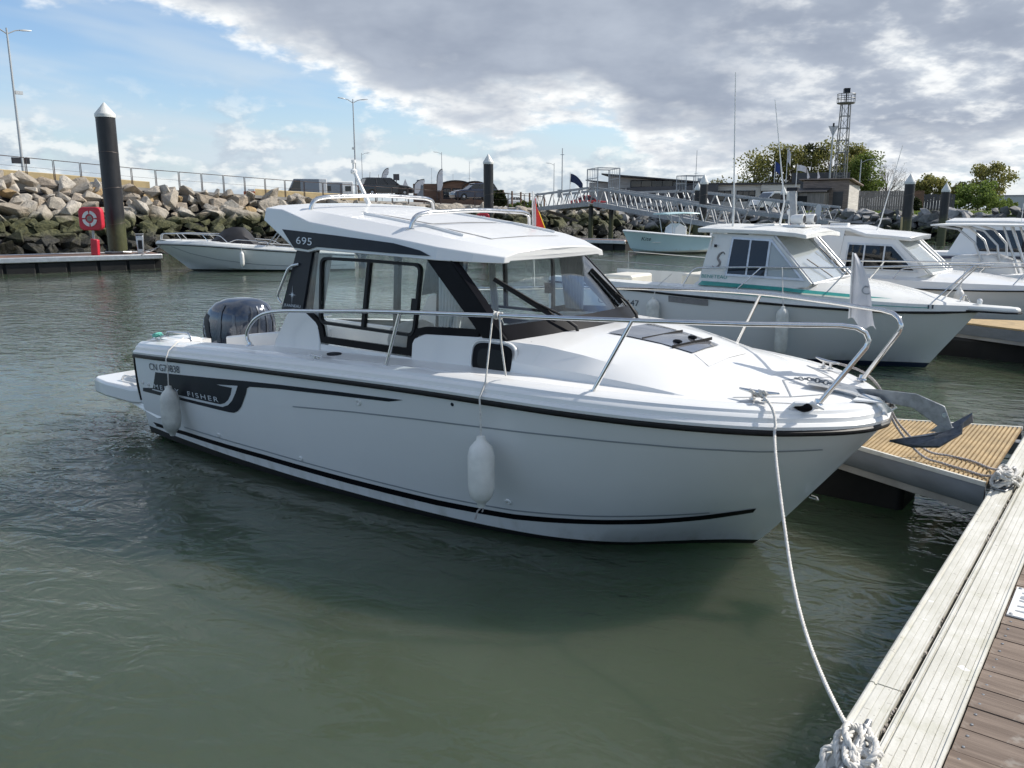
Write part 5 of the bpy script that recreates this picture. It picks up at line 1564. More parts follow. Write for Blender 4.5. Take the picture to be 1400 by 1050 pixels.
for s in (-1, 1):
    tubes('top_frame', [[(-1.35, s * .52, .6), (-1.40, s * .54, 1.15), (-1.55, s * .58, 1.5), (-1.85, s * .62, 1.75), (-2.2, s * .65, 1.81)], [(-1.1, s * .52, 1.15), (-1.15, s * .56, 1.45), (-1.4, s * .6, 1.72), (-1.7, s * .62, 1.81)], [(-.72, s * .52, .9), (-.92, s * .56, 1.4), (-1.08, s * .6, 1.81)], [(-.60, s * .52, .9), (-.78, s * .56, 1.4), (-.95, s * .6, 1.81)]], .022, 'alu_bright', b4, 8)
tubes('bow_rail', [arcpath([(-1.6, -1.0, .82), (-1.4, -.98, 1.02), (-.2, -.55, 1.08), (.25, -.25, 1.05)], .1)], .012, 'steel', b4)
MB().bx(-2.9, -2.4, -.4, .4, .55, .95).obj('helm_bench', 'seat_light', b4, bevel=.05)
MB().tube([(-.9, .3, 1.85), (-.9, .3, 2.25)], .006, 5).obj('whip_aerial', 'white_paint', b4)
MB().bx(-.72, -.50, -.62, -.58, 1.86, 2.02).obj('navigation_board', 'letter_navy', b4)

# ---------- big cruiser cut by the right edge
b5 = E('dark_windowed_cruiser', 'white cruiser with long dark windows cut off by the right edge', 'motorboat', G(2.0, 18.3), HEAD)
SH5 = [(-7, 1.3, .95), (-5, 1.4, 1.0), (-3, 1.4, 1.05), (-1.2, 1.15, 1.1), (-.1, .6, 1.15), (.9, 0, 1.2)]
CH5 = [(-7, 1.2, .05), (-5, 1.25, .05), (-3, 1.2, .06), (-1.5, .8, .1), (-.6, .4, .15), (.1, 0, .25)]
h5, sh5, _ = make_hull(SH5, CH5, [-.5, -.5, -.5, -.4, -.2, .25], 25)
hu5 = h5.obj('hull', 'hull_fourth', b5, smooth=25)
strake(sh5, [(-.01, -.03), (.02, -.03), (.02, .03), (-.01, .03)], 'rubbing_strake', 'navy_paint', hu5)
MB().slab([(-6.9, -1.25, 1.0), (-3, -1.35, 1.06), (-1.2, -1.1, 1.1), (.8, -.05, 1.2), (.8, .05, 1.2), (-1.2, 1.1, 1.1), (-3, 1.35, 1.06), (-6.9, 1.25, 1.0)], (0, 0, .03)).obj('deck', 'deck_white', b5)
F5 = side_fn(1.08, .15, 1.05)
for s in (-1, 1):
    cb = plate('cabin_side', F5, [(-4.2, 1.04), (-3.85, 1.80), (-2.0, 1.78), (-1.1, 1.15), (-1.6, 1.06)], s, 'gelcoat', b5, -.05, 0)
    plate('glass_pane', F5, [(-3.55, 1.17), (-3.62, 1.66), (-2.12, 1.66), (-1.42, 1.17)], s, 'glass_dark', cb, .002, .010)
    plate('mullion', F5, [(-2.65, 1.17), (-2.65, 1.66), (-2.61, 1.66), (-2.61, 1.17)], s, 'black_rubber', cb, .004, .014)
MB().loft([[(x, -w, z), (x, 0, z + .06), (x, w, z), (x, w, z - .07), (x, -w, z - .07)] for x, w, z in ((-4.3, .95, 1.86), (-3, 1.0, 1.87), (-1.9, .95, 1.83))]).obj('roof', 'gelcoat', b5, bevel=.02)
quad_slab('windscreen', [(-1.1, -.95, 1.15), (-1.1, .95, 1.15), (-2.0, .9, 1.78), (-2.0, -.9, 1.78)], .008, 'glass_dark', b5)
tubes('bow_rail', [[(-2.6, s * 1.25, 1.1), (-2.4, s * 1.22, 1.38), (-1.0, s * .95, 1.45), (.3, s * .35, 1.5)] for s in (-1, 1)], .012, 'steel', b5)

# ---------- second finger pontoon beyond the teal-striped boat
fi2 = E('finger_pontoon', 'sunlit beige finger pontoon beyond the teal-striped bow', 'pontoon', G(0, 8.9), HEAD)
MB().slab([(1.2, -.85, PZ - .02), (-.5, -.15, PZ - .02), (-5.5, -.15, PZ - .02), (-5.5, .3, PZ - .02), (-.3, .3, PZ - .02), (1.2, .85, PZ - .02)], (0, 0, .025)).obj('deck_base', 'slat_brown', fi2)
MB().slab([(1.2, -.87, PZ - .17), (-.5, -.17, PZ - .17), (-5.5, -.17, PZ - .17), (-5.5, -.1, PZ - .17), (-.5, -.1, PZ - .17), (1.2, -.8, PZ - .17)], (0, 0, .148)).obj('edge_fender', 'fascia_grey', fi2)
MB().slab([(1.2, -.86, PZ - .22), (-.5, -.16, PZ - .22), (-5.5, -.16, PZ - .22), (-5.5, .3, PZ - .22), (1.2, .8, PZ - .22)], (0, 0, .048)).obj('edge_beam', 'concrete', fi2)
MB().bx(-.6, .9, -.3, .5, -.3, PZ - .222).obj('float', 'float_black', fi2, bevel=.04)
MB().bx(-5.4, -3.6, -.13, .28, -.3, PZ - .222).obj('float', 'float_black', fi2, bevel=.04)

# ================================================================== harbour edge
def interp(x, tab):
    if x <= tab[0][0]:
        return tab[0][1]
    for (a, u), (b, v) in zip(tab, tab[1:]):
        if x <= b:
            return u + (v - u) * (x - a) / (b - a)
    return tab[-1][1]
CREST = [px(*c) for c in [(-420, 205, 34), (-120, 233, 37), (0, 244, 40), (200, 261, 44), (400, 274, 49), (590, 284, 55), (750, 289, 58), (850, 291, 62), (960, 292, 67), (1100, 292, 66), (1250, 292, 60), (1400, 291, 54), (1750, 291, 50), (2300, 291, 46)]]
GZ = [(-420, 4.4), (0, 3.95), (200, 3.5), (400, 3.2), (530, 3.0), (650, 2.65), (720, 2.2), (850, 1.9), (1000, 1.85), (1400, 1.85)]
def land(x, Y):
    """point on the quay ground along a bearing at distance Y"""
    p = px(x, 285, Y)
    p.z = interp(x, GZ)
    return p
m, t, out = newmat('quay_mix')
pos = t.n('ShaderNodeNewGeometry').outputs['Position']
gn = t.noise(pos, 0.12, 5, 0.6)
gc = t.mix(t.ss(gn, 0.42, 0.58), (0.20, 0.19, 0.17), (0.30, 0.28, 0.25))
gx, gy, gz_ = t.sep(pos)
grass = t.m('MULTIPLY', t.ss(gx, 20.0, 26.0), t.ss(t.noise(pos, 0.5, 4), 0.35, 0.6))
gc = t.mix(grass, gc, t.mix(t.noise(pos, 3.0, 4), (0.07, 0.10, 0.03), (0.15, 0.16, 0.05)))
principled(t, out, Base_Color=gc, Roughness=0.95)
rows = []
bear = [-420, -120, 0, 200, 400, 590, 750, 850, 960, 1100, 1250, 1400, 1750, 2300]
for c, b in zip(CREST, bear):
    z = interp(b, GZ)
    d = Vector((c.x, c.y, 0)).normalized()
    rows.append([c + Vector((0, 0, -1.5)), c + Vector((0, 0, -.12)), c + d * 5 + Vector((0, 0, .05)), Vector((c.x, c.y, 0)) + d * 18 + Vector((0, 0, z - .25)), d * 100 + Vector((0, 0, z)), d * 3500 + Vector((0, 0, z))])
land_o = MB().grid(rows).obj('quay_ground', 'quay_mix', smooth=60)
struct(land_o)['label'] = 'grey quay ground above the stone embankment'
# paved edge of the promenade
pr = []
for i, c in enumerate(CREST[:7]):
    d = Vector((c.x, c.y, 0)).normalized()
    pr.append([c + d * .5 + Vector((0, 0, .0)), c + d * .5 + Vector((0, 0, .16)), c + d * 3.6 + Vector((0, 0, .20)), c + d * 3.6 + Vector((0, 0, -.1))])
struct(MB().grid(pr).obj('promenade_path', 'concrete', smooth=0))['label'] = 'pale concrete promenade along the embankment top'

# ------------------------------------------------------------------ boulders
m, t, out = newmat('boulder')
pos = t.n('ShaderNodeNewGeometry').outputs['Position']
rnd = t.n('ShaderNodeObjectInfo').outputs['Random']
_, _, pz_ = t.sep(pos)
nz_ = t.noise(pos, 1.1, 4, 0.6)
nf = t.noise(pos, 5.0, 5, 0.65)
rm = t.m('FRACT', t.m('MULTIPLY', rnd, 7.31))
dry = t.mix(rm, (0.30, 0.255, 0.20), (0.60, 0.555, 0.485))
dry = t.mix(t.m('MULTIPLY', t.ss(rnd, 0.70, 0.74), 0.7), dry, (0.45, 0.36, 0.27))
dry = t.mix(t.m('MULTIPLY', t.ss(rnd, 0.92, 0.93), 0.8), dry, (0.46, 0.31, 0.14))
dry = t.mix(t.ss(rnd, 0.30, 0.34, 0.0, 0.0), dry, (0.26, 0.25, 0.25))
dry = t.mix(t.ss(nf, 0.35, 0.7), t.mix(0.30, dry, (0.14, 0.11, 0.08)), dry)
alg = t.mix(t.ss(nf, 0.35, 0.65), (0.030, 0.035, 0.013), (0.098, 0.098, 0.042))
weed = t.mix(t.ss(nf, 0.4, 0.7), (0.010, 0.010, 0.007), (0.045, 0.040, 0.022))
lvl = t.m('ADD', pz_, t.m('MULTIPLY', t.m('SUBTRACT', nz_, 0.5), 1.1))
c_ = t.mix(t.ss(lvl, 1.55, 2.15), alg, dry)
c_ = t.mix(t.ss(lvl, 0.75, 1.15), weed, c_)
pb = principled(t, out, Base_Color=c_, Roughness=t.ss(lvl, 0.8, 1.4, 0.55, 0.9))
t.put(pb.inputs['Normal'], t.bump(t.noise(pos, 3.5, 6, 0.7, 0.5), 1.0, 0.16))
m, t, out = newmat('grey_boulder')
pos = t.n('ShaderNodeNewGeometry').outputs['Position']
rnd = t.n('ShaderNodeObjectInfo').outputs['Random']
_, _, pz_ = t.sep(pos)
nf = t.noise(pos, 5.0, 5, 0.65)
dry = t.mix(rnd, (0.13, 0.128, 0.125), (0.44, 0.43, 0.42))
dry = t.mix(t.ss(nf, 0.35, 0.7), t.mix(0.4, dry, (0.04, 0.04, 0.04)), dry)
lvl = t.m('ADD', pz_, t.m('MULTIPLY', t.m('SUBTRACT', t.noise(pos, 0.9, 4), 0.5), 1.2))
c_ = t.mix(t.ss(lvl, 0.75, 1.15), t.mix(t.ss(nf, 0.4, 0.7), (0.015, 0.016, 0.008), (0.09, 0.10, 0.03)), dry)
principled(t, out, Base_Color=c_, Roughness=0.85)
def rock_mesh(seed):
    r_ = random.Random(seed)
    bm = bmesh.new()
    for k_ in range(12):
        v = Vector((r_.gauss(0, 1), r_.gauss(0, 1), r_.gauss(0, 1))).normalized()
        v = Vector([math.copysign(abs(c) ** .75, c) for c in v])
        bm.verts.new((v.x * .62, v.y * .5, v.z * .42))
    bmesh.ops.convex_hull(bm, input=bm.verts)
    for v in [v for v in bm.verts if not v.link_faces]:
        bm.verts.remove(v)
    bmesh.ops.bevel(bm, geom=bm.edges[:], offset=.016, segments=1, affect='EDGES')
    me = bpy.data.meshes.new('boulder')
    bm.to_mesh(me)
    bm.free()
    return me
ROCKS = [rock_mesh(100 + k_) for k_ in range(10)]
ROCKS2 = [me.copy() for me in ROCKS]
def revetment(root, poly, step, size, mname, meshes, rgen, limit=295, slope=1.15, core='shade_core'):
    """boulders laid on a slope falling from the crest polyline to the water"""
    seg = []
    L_ = [0.0]
    for a, b in zip(poly, poly[1:]):
        L_.append(L_[-1] + (Vector((b.x - a.x, b.y - a.y, 0))).length)
    spots = []
    core_rows = []
    d = 0.0
    while d < L_[-1]:
        i = max(k_ for k_ in range(len(L_) - 1) if L_[k_] <= d)
        f = (d - L_[i]) / (L_[i + 1] - L_[i])
        p = poly[i].lerp(poly[i + 1], f)
        tg = poly[i + 1] - poly[i]
        n_ = Vector((tg.y, -tg.x, 0)).normalized()
        if n_.dot(Vector((p.x, p.y, 0))) > 0:
            n_ = -n_
        run = slope * (p.z + .5)
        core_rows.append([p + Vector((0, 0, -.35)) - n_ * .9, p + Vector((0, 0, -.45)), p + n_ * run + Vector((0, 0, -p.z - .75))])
        sl = math.hypot(run, p.z + .5)
        s_ = 0.0
        row = 0
        while s_ < sl - .25 * size:
            q = p + n_ * (run * s_ / sl) + Vector((0, 0, -(p.z + .5) * s_ / sl))
            spots.append((q, n_))
            s_ += step * .82
            row += 1
        d += step
    MB().grid(core_rows).obj('embankment_core', 'tarp_gap_black', root, smooth=0)  # core surface in black, so shade between the boulders is painted in
    spots.sort(key=lambda s: (s[0] - Vector((0, 0, 2))).length)
    rest = MB()
    for k_, (q, n_) in enumerate(spots):
        sc = size * rgen.choice((.7, .85, .95, 1.05, 1.2, 1.4)) * rgen.uniform(.9, 1.1)
        loc = q + Vector((rgen.uniform(-.35, .35) * step, rgen.uniform(-.25, .25) * step, rgen.uniform(-.16, .08) * size))
        rot = (rgen.uniform(-.6, .6), rgen.uniform(-.6, .6), rgen.uniform(0, 6.28))
        scl = (sc * rgen.uniform(1.0, 1.45), sc * rgen.uniform(.8, 1.1), sc * rgen.uniform(.75, 1.1))
        me = rgen.choice(meshes)
        if k_ < limit:
            share('boulder', me, mname, root, loc - root.location, rot, scl)
        else:
            M4 = Matrix.LocRotScale(loc - root.location, __import__('mathutils').Euler(rot), scl)
            rest.add([M4 @ v.co for v in me.vertices], [tuple(p.vertices) for p in me.polygons])
    if rest.v:
        o = rest.obj('boulder', mname, root, smooth=0)
        o['kind'] = 'stuff'
rv = E('stone_embankment', 'sloping bank of tan boulders, green and black lower down, below the promenade', 'embankment', (0, 0, 0))
revetment(rv, CREST[1:8], .68, .80, 'boulder', ROCKS, random.Random(11))
rv2 = E('stone_embankment', 'low bank of small grey boulders behind the boats at right', 'embankment', (0, 0, 0))
revetment(rv2, CREST[7:13], .70, .80, 'grey_boulder', ROCKS2, random.Random(12))

# ------------------------------------------------------------------ promenade railing and low sandy wall
ra = E('promenade_railing', 'dark metal railing of separate hoops along the promenade', 'railing', (0, 0, 0))
def along(poly, d0, d1, step, back, lift):
    L_ = [0.0]
    for a, b in zip(poly, poly[1:]):
        L_.append(L_[-1] + (b - a).length)
    out_ = []
    d = d0
    while d < min(d1, L_[-1]):
        i = max(k_ for k_ in range(len(L_) - 1) if L_[k_] <= d)
        p = poly[i].lerp(poly[i + 1], (d - L_[i]) / (L_[i + 1] - L_[i]))
        out_.append(p + Vector((p.x, p.y, 0)).normalized() * back + Vector((0, 0, lift)))
        d += step
    return out_
posts = along(CREST[1:7], 0, 99, 1.18, 1.3, .16)
for a, b in zip(posts, posts[1:]):
    a2, b2_ = a.lerp(b, .025), a.lerp(b, .975)
    u = Vector((0, 0, .98))
    MB().tube([a2, a2 + u, b2_ + u, b2_], .028, 4, caps=False).obj('rail_hoop', 'rail_brown', ra, smooth=0)
    MB().beam(a2 + u * .55, b2_ + u * .55, .012, .012).obj('rail_wire', 'rail_brown', ra, smooth=0)
def crest_at(b_):
    for (b0, c0), (b1, c1) in zip(zip(bear, CREST), zip(bear[1:], CREST[1:])):
        if b0 <= b_ <= b1:
            return c0.lerp(c1, (b_ - b0) / (b1 - b0))
for lab, d0, d1 in (('long low sandy-yellow wall behind the railing at far left', -110, 205), ('low sandy-yellow wall behind the railing near the parked vans', 345, 492)):
    P = []
    for k_ in range(15):
        c = crest_at(d0 + (d1 - d0) * k_ / 14)
        P.append(c + Vector((c.x, c.y, 0)).normalized() * 4.4 + Vector((0, 0, .08)))
    lw = MB().loft([[p, p + Vector((0, 0, .50)), p + Vector((p.x, p.y, 0)).normalized() * .5 + Vector((0, 0, .54)), p + Vector((p.x, p.y, 0)).normalized() * .6] for p in P]).obj('low_wall', 'sand', smooth=0)
    tag(lw, lab, 'wall', 'low sandy walls')

# ------------------------------------------------------------------ piles
m, t, out = newmat('pile_black')
pos = t.n('ShaderNodeTexCoord').outputs['Object']
x_, y_, z_ = t.sep(pos)
n_ = t.noise(t.vm('MULTIPLY', pos, (3, 3, .7)), 1.4, 5, 0.6)
c_ = t.mix(t.ss(n_, 0.3, 0.7), (0.008, 0.008, 0.010), (0.022, 0.022, 0.025))
f = t.ss(t.m('ADD', z_, t.m('MULTIPLY', t.m('SUBTRACT', n_, 0.5), 0.9)), 1.9, 1.3)
c_ = t.mix(f, c_, t.mix(t.noise(pos, 9.0, 4), (0.03, 0.034, 0.012), (0.10, 0.105, 0.045)))
principled(t, out, Base_Color=c_, Roughness=0.42)
def pile(label, x, Y, ztop, dia):
    p = px(x, 285, Y)
    o = E('mooring_pile', label, 'pile', (p.x, p.y, 0), 0, 'mooring piles')
    r_ = dia / 2
    body = MB().lathe([(r_, -1.5), (r_, ztop - .5)], n=24).obj('shaft', 'pile_black', o, smooth=50)
    for k_ in range(1, int(ztop / 1.25)):
        z_ = k_ * 1.25 + .35
        MB().tube([(math.cos(a) * (r_ + .001), math.sin(a) * (r_ + .001), z_ + .05 * math.sin(a + k_)) for a in [2 * math.pi * q / 24 for q in range(24)]], .008, 4, closed=True).obj('seam', 'rail_grey', o)
    MB().lathe([(r_ + .015, ztop - .52), (r_ + .025, ztop - .42), (r_ + .02, ztop - .40), (.02, ztop), (.0, ztop)], n=24).obj('cone_cap', 'cap_white', o, smooth=30)
    return o
pile('thick black pile with white cone cap beside the red lifebuoy cabinet', 156, 31.0, 5.86, .66)
pile('black pile with white cone cap rising beyond the wheelhouse roof', 668, 45, 4.95, .52)
pile('black pile with white cone cap in front of the sloping gangway', 961, 46, 3.95, .42)
pile('black pile with white cone cap just left behind another by the gangway', 953, 57, 3.85, .44)
pile('slim black pile with white cone cap in front of the white van', 1070, 58, 3.60, .42)
pile('black pile with white cone cap in front of the wooden fence', 1241, 44, 3.90, .50)
pile('black pile with white cone cap between the two trees at right', 1291, 49, 3.60, .46)
o = MB().beam(px(1231, 335, 43.5) , px(1233, 297, 43.5), .12, .05).obj('timber_post', 'sand')
tag(o, 'short yellow timber post against a black pile', 'post')

# ------------------------------------------------------------------ floating docks
def dock(label, a, b, wid, z, pan=.95, name='floating_dock', group='floating docks'):
    a, b = Vector(a), Vector(b)
    L_ = (b - a).length
    d = E(name, label, 'dock', (a.x, a.y, 0), math.atan2(b.y - a.y, b.x - a.x), group)
    MB().bx(0, L_, 0, wid, z - .05, z).obj('deck', 'brown_wood', d)
    MB().bx(0, L_, -.05, .10, z - .17, z + .02).obj('edge_beam', 'alu_bright', d, bevel=.03)
    MB().bx(0, L_, wid - .1, wid + .05, z - .17, z + .02).obj('edge_beam', 'alu_bright', d, bevel=.03)
    x = .1
    while x + pan < L_:
        MB().bx(x, x + pan - .08, .02, wid - .05, -.3, z - .18).obj('float', 'float_black', d, bevel=.03)
        x += pan
    MB().bx(.05, L_ - .05, .12, wid - .12, -.2, z - .06).obj('frame', 'float_black', d)
    return d
DL = dock('floating dock with pale metal edge below the boulders at left', (-22.5, 24.0), (-12.75, 30.45), 2.4, .52)
dock('small floating dock at the bow of the pale blue boat', px(700, 285, 48), px(856, 285, 43.5), 1.8, .5)
dock('dark floating dock below the end of the gangway', px(955, 285, 46.5), px(1100, 285, 46), 2.2, .5)
for x, Y, d in ((156, 31.0, .66), (961, 46, .42)):
    p = px(x, 285, Y)
    pg = E('pile_guide', 'steel guide collar round the ' + ('thick pile at the left dock' if x < 500 else 'pile by the gangway'), 'bracket', (p.x, p.y, .52), 0, 'pile guides')
    MB().tube([(math.cos(a) * (d / 2 + .12), math.sin(a) * (d / 2 + .12), .05) for a in [2 * math.pi * q / 8 for q in range(8)]], .045, 6, closed=True).obj('collar', 'galvanised', pg)
    for a in (0, 1.57, 3.14, 4.71):
        MB().lathe([(.05, -.1), (.06, 0), (.05, .1)], (math.cos(a) * (d / 2 + .07), math.sin(a) * (d / 2 + .07), .05), 8).obj('roller', 'black_rubber', pg)
# lifebuoy cabinets
def buoy_box(label, loc, rz, sc=1.0):
    o = E('lifebuoy_cabinet', label, 'lifebuoy', loc, rz, 'red lifebuoy cabinets')
    k_ = sc
    MB().loft([[(-.13 * k_, y, 0), (.13 * k_, y, 0), (.16 * k_, y, .55 * k_), (-.10 * k_, y, .60 * k_)] for y in (-.07 * k_, .10 * k_)]).obj('pillar', 'red_plastic', o, bevel=.03)
    MB().tube([(0, 0, .5 * k_), (0, 0, .95 * k_)], .045 * k_, 8).obj('post', 'galvanised', o)
    pts_ = round2d([(0, .40), (.42, .40), (.42, -.40), (-.42, -.40), (-.42, .40), (0, .40)], .20)
    bx_ = MB().slab([(x * k_, -.12 * k_, 1.28 * k_ + z * k_) for x, z in pts_[:-1]], (0, .22 * k_, 0)).obj('cabinet', 'red_plastic', o, bevel=.03)
    for q in range(4):
        a0 = q * math.pi / 2 + .12
        a1 = (q + 1) * math.pi / 2 - .12
        n = 8
        P = []
        for i in range(n + 1):
            a = a0 + (a1 - a0) * i / n
            P.append([(r_ * k_ * math.cos(a), y * k_, (1.28 + r_ * math.sin(a)) * k_) for r_, y in ((.16, -.125), (.27, -.125), (.27, -.145), (.16, -.145))])
        MB().loft(P).obj('ring_segment', 'white_paint', bx_, smooth=0)
    MB().lathe([(.10 * k_, -.01), (.10 * k_, .012)], (0, -.125 * k_, 1.28 * k_), 14, Matrix.Rotation(R(90), 3, 'X')).obj('centre_disc', 'pebble', bx_)
    return o
p = px(124, 285, 29.6)
buoy_box('red lifebuoy cabinet on a red pillar standing on the left dock', (p.x, p.y, .52), R(-6))
p = px(660, 285, 44)
buoy_box('red lifebuoy cabinet half hidden behind the wheelhouse roof', (p.x, p.y, .52), R(0), .82)
p = px(187, 285, 30.6)
ped = E('service_pedestal', 'grey metal service pedestal on the left dock beside the white open boat', 'pedestal', (p.x, p.y, .52), R(25))
MB().loft([[(-.11, -.10, 0), (.11, -.10, 0), (.11, .10, 0), (-.11, .10, 0)], [(-.13, -.10, .66), (.13, -.10, .66), (.13, .10, .72), (-.13, .10, .72)]]).obj('body', 'alu_bright', ped, bevel=.02)
MB().bx(-.07, .07, -.105, -.10, .18, .5).obj('socket_panel', 'dash_dark', ped)
MB().bx(-.15, .15, -.12, .12, .70, .73).obj('cap', 'alu_dull', ped, bevel=.01)

# ------------------------------------------------------------------ white open boat by the left dock
b6 = E('white_open_boat', 'white open motorboat with a black cover moored below the boulders at left', 'motorboat', (-11.55, 29.5, 0), R(190))
hull_paint('hull_sixth', (0.70, 0.71, 0.69), (0.03, 0.032, 0.03), 0.05, 0.0, rough=0.18)
SH6 = [(-5.9, 1.0, .52), (-4.6, 1.12, .60), (-3.2, 1.15, .70), (-1.9, 1.10, .80), (-.9, .90, .87), (-.1, .62, .91), (.5, .36, .92), (.95, 0, .92)]
CH6 = [(-5.9, .92, .06), (-4.6, 1.0, .06), (-3.2, .98, .06), (-2.1, .80, .08), (-1.3, .56, .13), (-.6, .3, .20), (-.15, .12, .27), (.2, 0, .33)]
h6, sh6, _ = make_hull(SH6, CH6, [-.35, -.35, -.35, -.32, -.26, -.14, .05, .33], 33)
hu6 = h6.obj('hull', 'hull_sixth', b6, smooth=25)
H6B = bvh_of(h6)
strake(sh6, [(-.01, -.016), (.016, -.016), (.016, .012), (-.01, .012)], 'rubbing_strake', 'black_rubber', hu6)
P6, N6 = sheer_path(sh6)
sweep(P6, N6, [(-.008, .012), (.0, .05), (-.06, .13), (-.18, .17), (-.40, .16)]).obj('gunwale', 'old_gelcoat', b6, smooth=30)
MB().slab([(-1.3, -.75, .98), (.05, -.3, 1.04), (.55, 0, 1.05), (.05, .3, 1.04), (-1.3, .75, .98)], (0, 0, .04)).obj('foredeck', 'gelcoat', b6, bevel=.02)
for s in (-1, 1):
    side_decal('curved_line', H6B, [band([(-5.6, .20), (-4, .17), (-2.6, .24), (-1.2, .42), (-.3, .62), (.35, .86)], .022)], 'stripe_grey', hu6, s, .07, .006)
MB().slab([(-5.7, -.85, .40), (-1.6, -.9, .50), (-1.6, .9, .50), (-5.7, .85, .40)], (0, 0, .03)).obj('cockpit_sole', 'seat_grey', b6)
cv = MB()
rr_ = []
for x, w, h in ((-.85, .66, .95), (-1.1, .66, 1.14), (-1.4, .66, 1.40), (-1.7, .64, 1.50), (-2.05, .66, 1.48), (-2.25, .72, 1.30), (-2.55, .80, .85)):
    rr_.append([(x, -w, .78), (x, -w * .8, .78 + (h - .78) * .7), (x, -w * .3, h), (x, w * .3, h + .02), (x, w * .8, .78 + (h - .78) * .65), (x, w, .78)])
cv.grid(rr_).obj('console_cover', 'tarp_gap_black', b6, smooth=35)
for s in (-1, 1):
    r6 = MB().tube(arcpath([(-1.6, s * .86, 1.0), (-1.35, s * .80, 1.24), (-.2, s * .48, 1.30), (.72, s * .12, 1.29), (.76, s * .1, 1.02)], .10), .016, 8).obj('bow_rail', 'steel', b6, smooth=60)
    for a, b in (((-.95, .74, 1.03), (-.75, .63, 1.27)), ((-.05, .44, 1.05), (.15, .36, 1.30))):
        MB().tube([(a[0], s * a[1], a[2]), (b[0], s * b[1], b[2])], .013, 6).obj('stanchion', 'steel', r6)
    MB().tube(arcpath([(-3.2, s * .95, .86), (-2.9, s * .93, 1.02), (-1.9, s * .90, 1.10), (-1.6, s * .84, .98)], .08), .014, 6).obj('side_rail', 'steel', b6, smooth=60)
    tubes('bimini_leg', [[(-2.9, s * 1.05, .85), (-3.65, s * .9, 1.75)], [(-4.0, s * 1.0, .80), (-3.6, s * .9, 1.75)], [(-4.6, s * .95, .75), (-3.9, s * .9, 1.4)]], .022, 'alu_dull', b6)
MB().loft([[(-3.75 + .11 * math.cos(a), y, 1.72 + .09 * math.sin(a)) for a in [k_ * .7854 for k_ in range(8)]] for y in (-.95, .95)]).obj('folded_bimini', 'navy_paint', b6)
tubes('stern_rail', [[(-5.75, -.9, .70), (-5.75, -.9, .95), (-5.75, .9, .95), (-5.75, .9, .70)]], .014, 'steel', b6)
MB().loft([[(-6.15 + lx * math.cos(2 * math.pi * k_ / 14), wy * math.sin(2 * math.pi * k_ / 14), z) for k_ in range(14)] for z, lx, wy in ((-.2, .12, .06), (.4, .16, .10), (.6, .27, .19), (.95, .28, .2), (1.15, .18, .14), (1.2, .06, .05))]).obj('outboard_motor', 'cowl_navy', b6, smooth=50)
qq = lambda x, y, z: Vector((-11.55, 29.5, 0)) + Vector((math.cos(R(190)) * x - math.sin(R(190)) * y, math.sin(R(190)) * x + math.cos(R(190)) * y, z))
fender('hanging_fender', 'small white fender on the white open boat at left', qq(-2.1, 1.23, .72), .55, .075, 'fender_white', rope_to=[qq(-2.1, 1.1, .98)])

# ------------------------------------------------------------------ pale blue centre console
ang7 = R(206)
o7 = px(866, 285, 40.2)
b7 = E('pale_blue_boat', 'pale blue centre-console fishing boat with a small hard top below the gangway', 'motorboat', (o7.x, o7.y, 0), ang7)
hull_paint('hull_seventh', (0.56, 0.71, 0.73), (0.46, 0.44, 0.36), 0.13, -0.012, rough=0.2)
SH7 = [(-5.0, .95, .72), (-3.6, 1.05, .78), (-2.2, 1.05, .86), (-1.0, .82, .96), (-.2, .5, 1.03), (.55, 0, 1.10)]
CH7 = [(-5.0, .88, .10), (-3.6, .95, .09), (-2.2, .88, .09), (-1.2, .6, .13), (-.5, .3, .2), (.12, 0, .3)]
h7, sh7, _ = make_hull(SH7, CH7, [-.35, -.35, -.35, -.3, -.1, .3], 25, bulge=-.03)
hu7 = h7.obj('hull', 'hull_seventh', b7, smooth=25)
P7, N7 = sheer_path(sh7)
sweep(P7, N7, [(-.005, -.02), (.03, -.01), (.03, .03), (-.03, .07), (-.25, .07)]).obj('gunwale', 'gelcoat', b7, smooth=30)
MB().slab([(-4.8, -.8, .5), (-1, -.7, .55), (.2, 0, .6), (-1, .7, .55), (-4.8, .8, .5)], (0, 0, .03)).obj('cockpit_sole', 'deck_white', b7)
MB().slab([(-2.9, -.4, .5), (-2.9, -.4, 1.25), (-2.5, -.4, 1.45), (-2.2, -.4, 1.25), (-2.0, -.4, .5)], (0, .8, 0)).obj('console', 'gelcoat', b7, bevel=.04)
MB().loft([[(x, -.62, z), (x, 0, z + .04), (x, .62, z), (x, .62, z - .05), (x, -.62, z - .05)] for x, z in ((-3.5, 1.93), (-2.5, 1.95), (-1.55, 1.90))]).obj('hard_top', 'aqua_gelcoat', b7, bevel=.02)
for s in (-1, 1):
    tubes('top_leg', [[(-3.0, s * .42, .6), (-3.1, s * .5, 1.9)], [(-2.1, s * .42, .6), (-1.85, s * .5, 1.88)], [(-2.9, s * .42, 1.2), (-2.2, s * .48, 1.88)]], .022, 'alu_bright', b7)
    MB().loft([[(-5.2 + lx * math.cos(2 * math.pi * k_ / 12), s * .33 + wy * math.sin(2 * math.pi * k_ / 12), z) for k_ in range(12)] for z, lx, wy in ((-.1, .1, .05), (.6, .15, .1), (.75, .24, .17), (1.05, .24, .17), (1.18, .12, .1))]).obj('outboard_motor', 'white_paint', b7, smooth=50)
side_text('bow_lettering', bvh_of(h7), 'Kite', (-.25, .66), (-1, -.03), .17, 'letter_navy', hu7, width=.42, side=1, off=.006)
tubes('fishing_rod', [[(-2.0, .3, 1.95), (-1.75, .3, 2.5)]], .012, 'white_paint', b7)

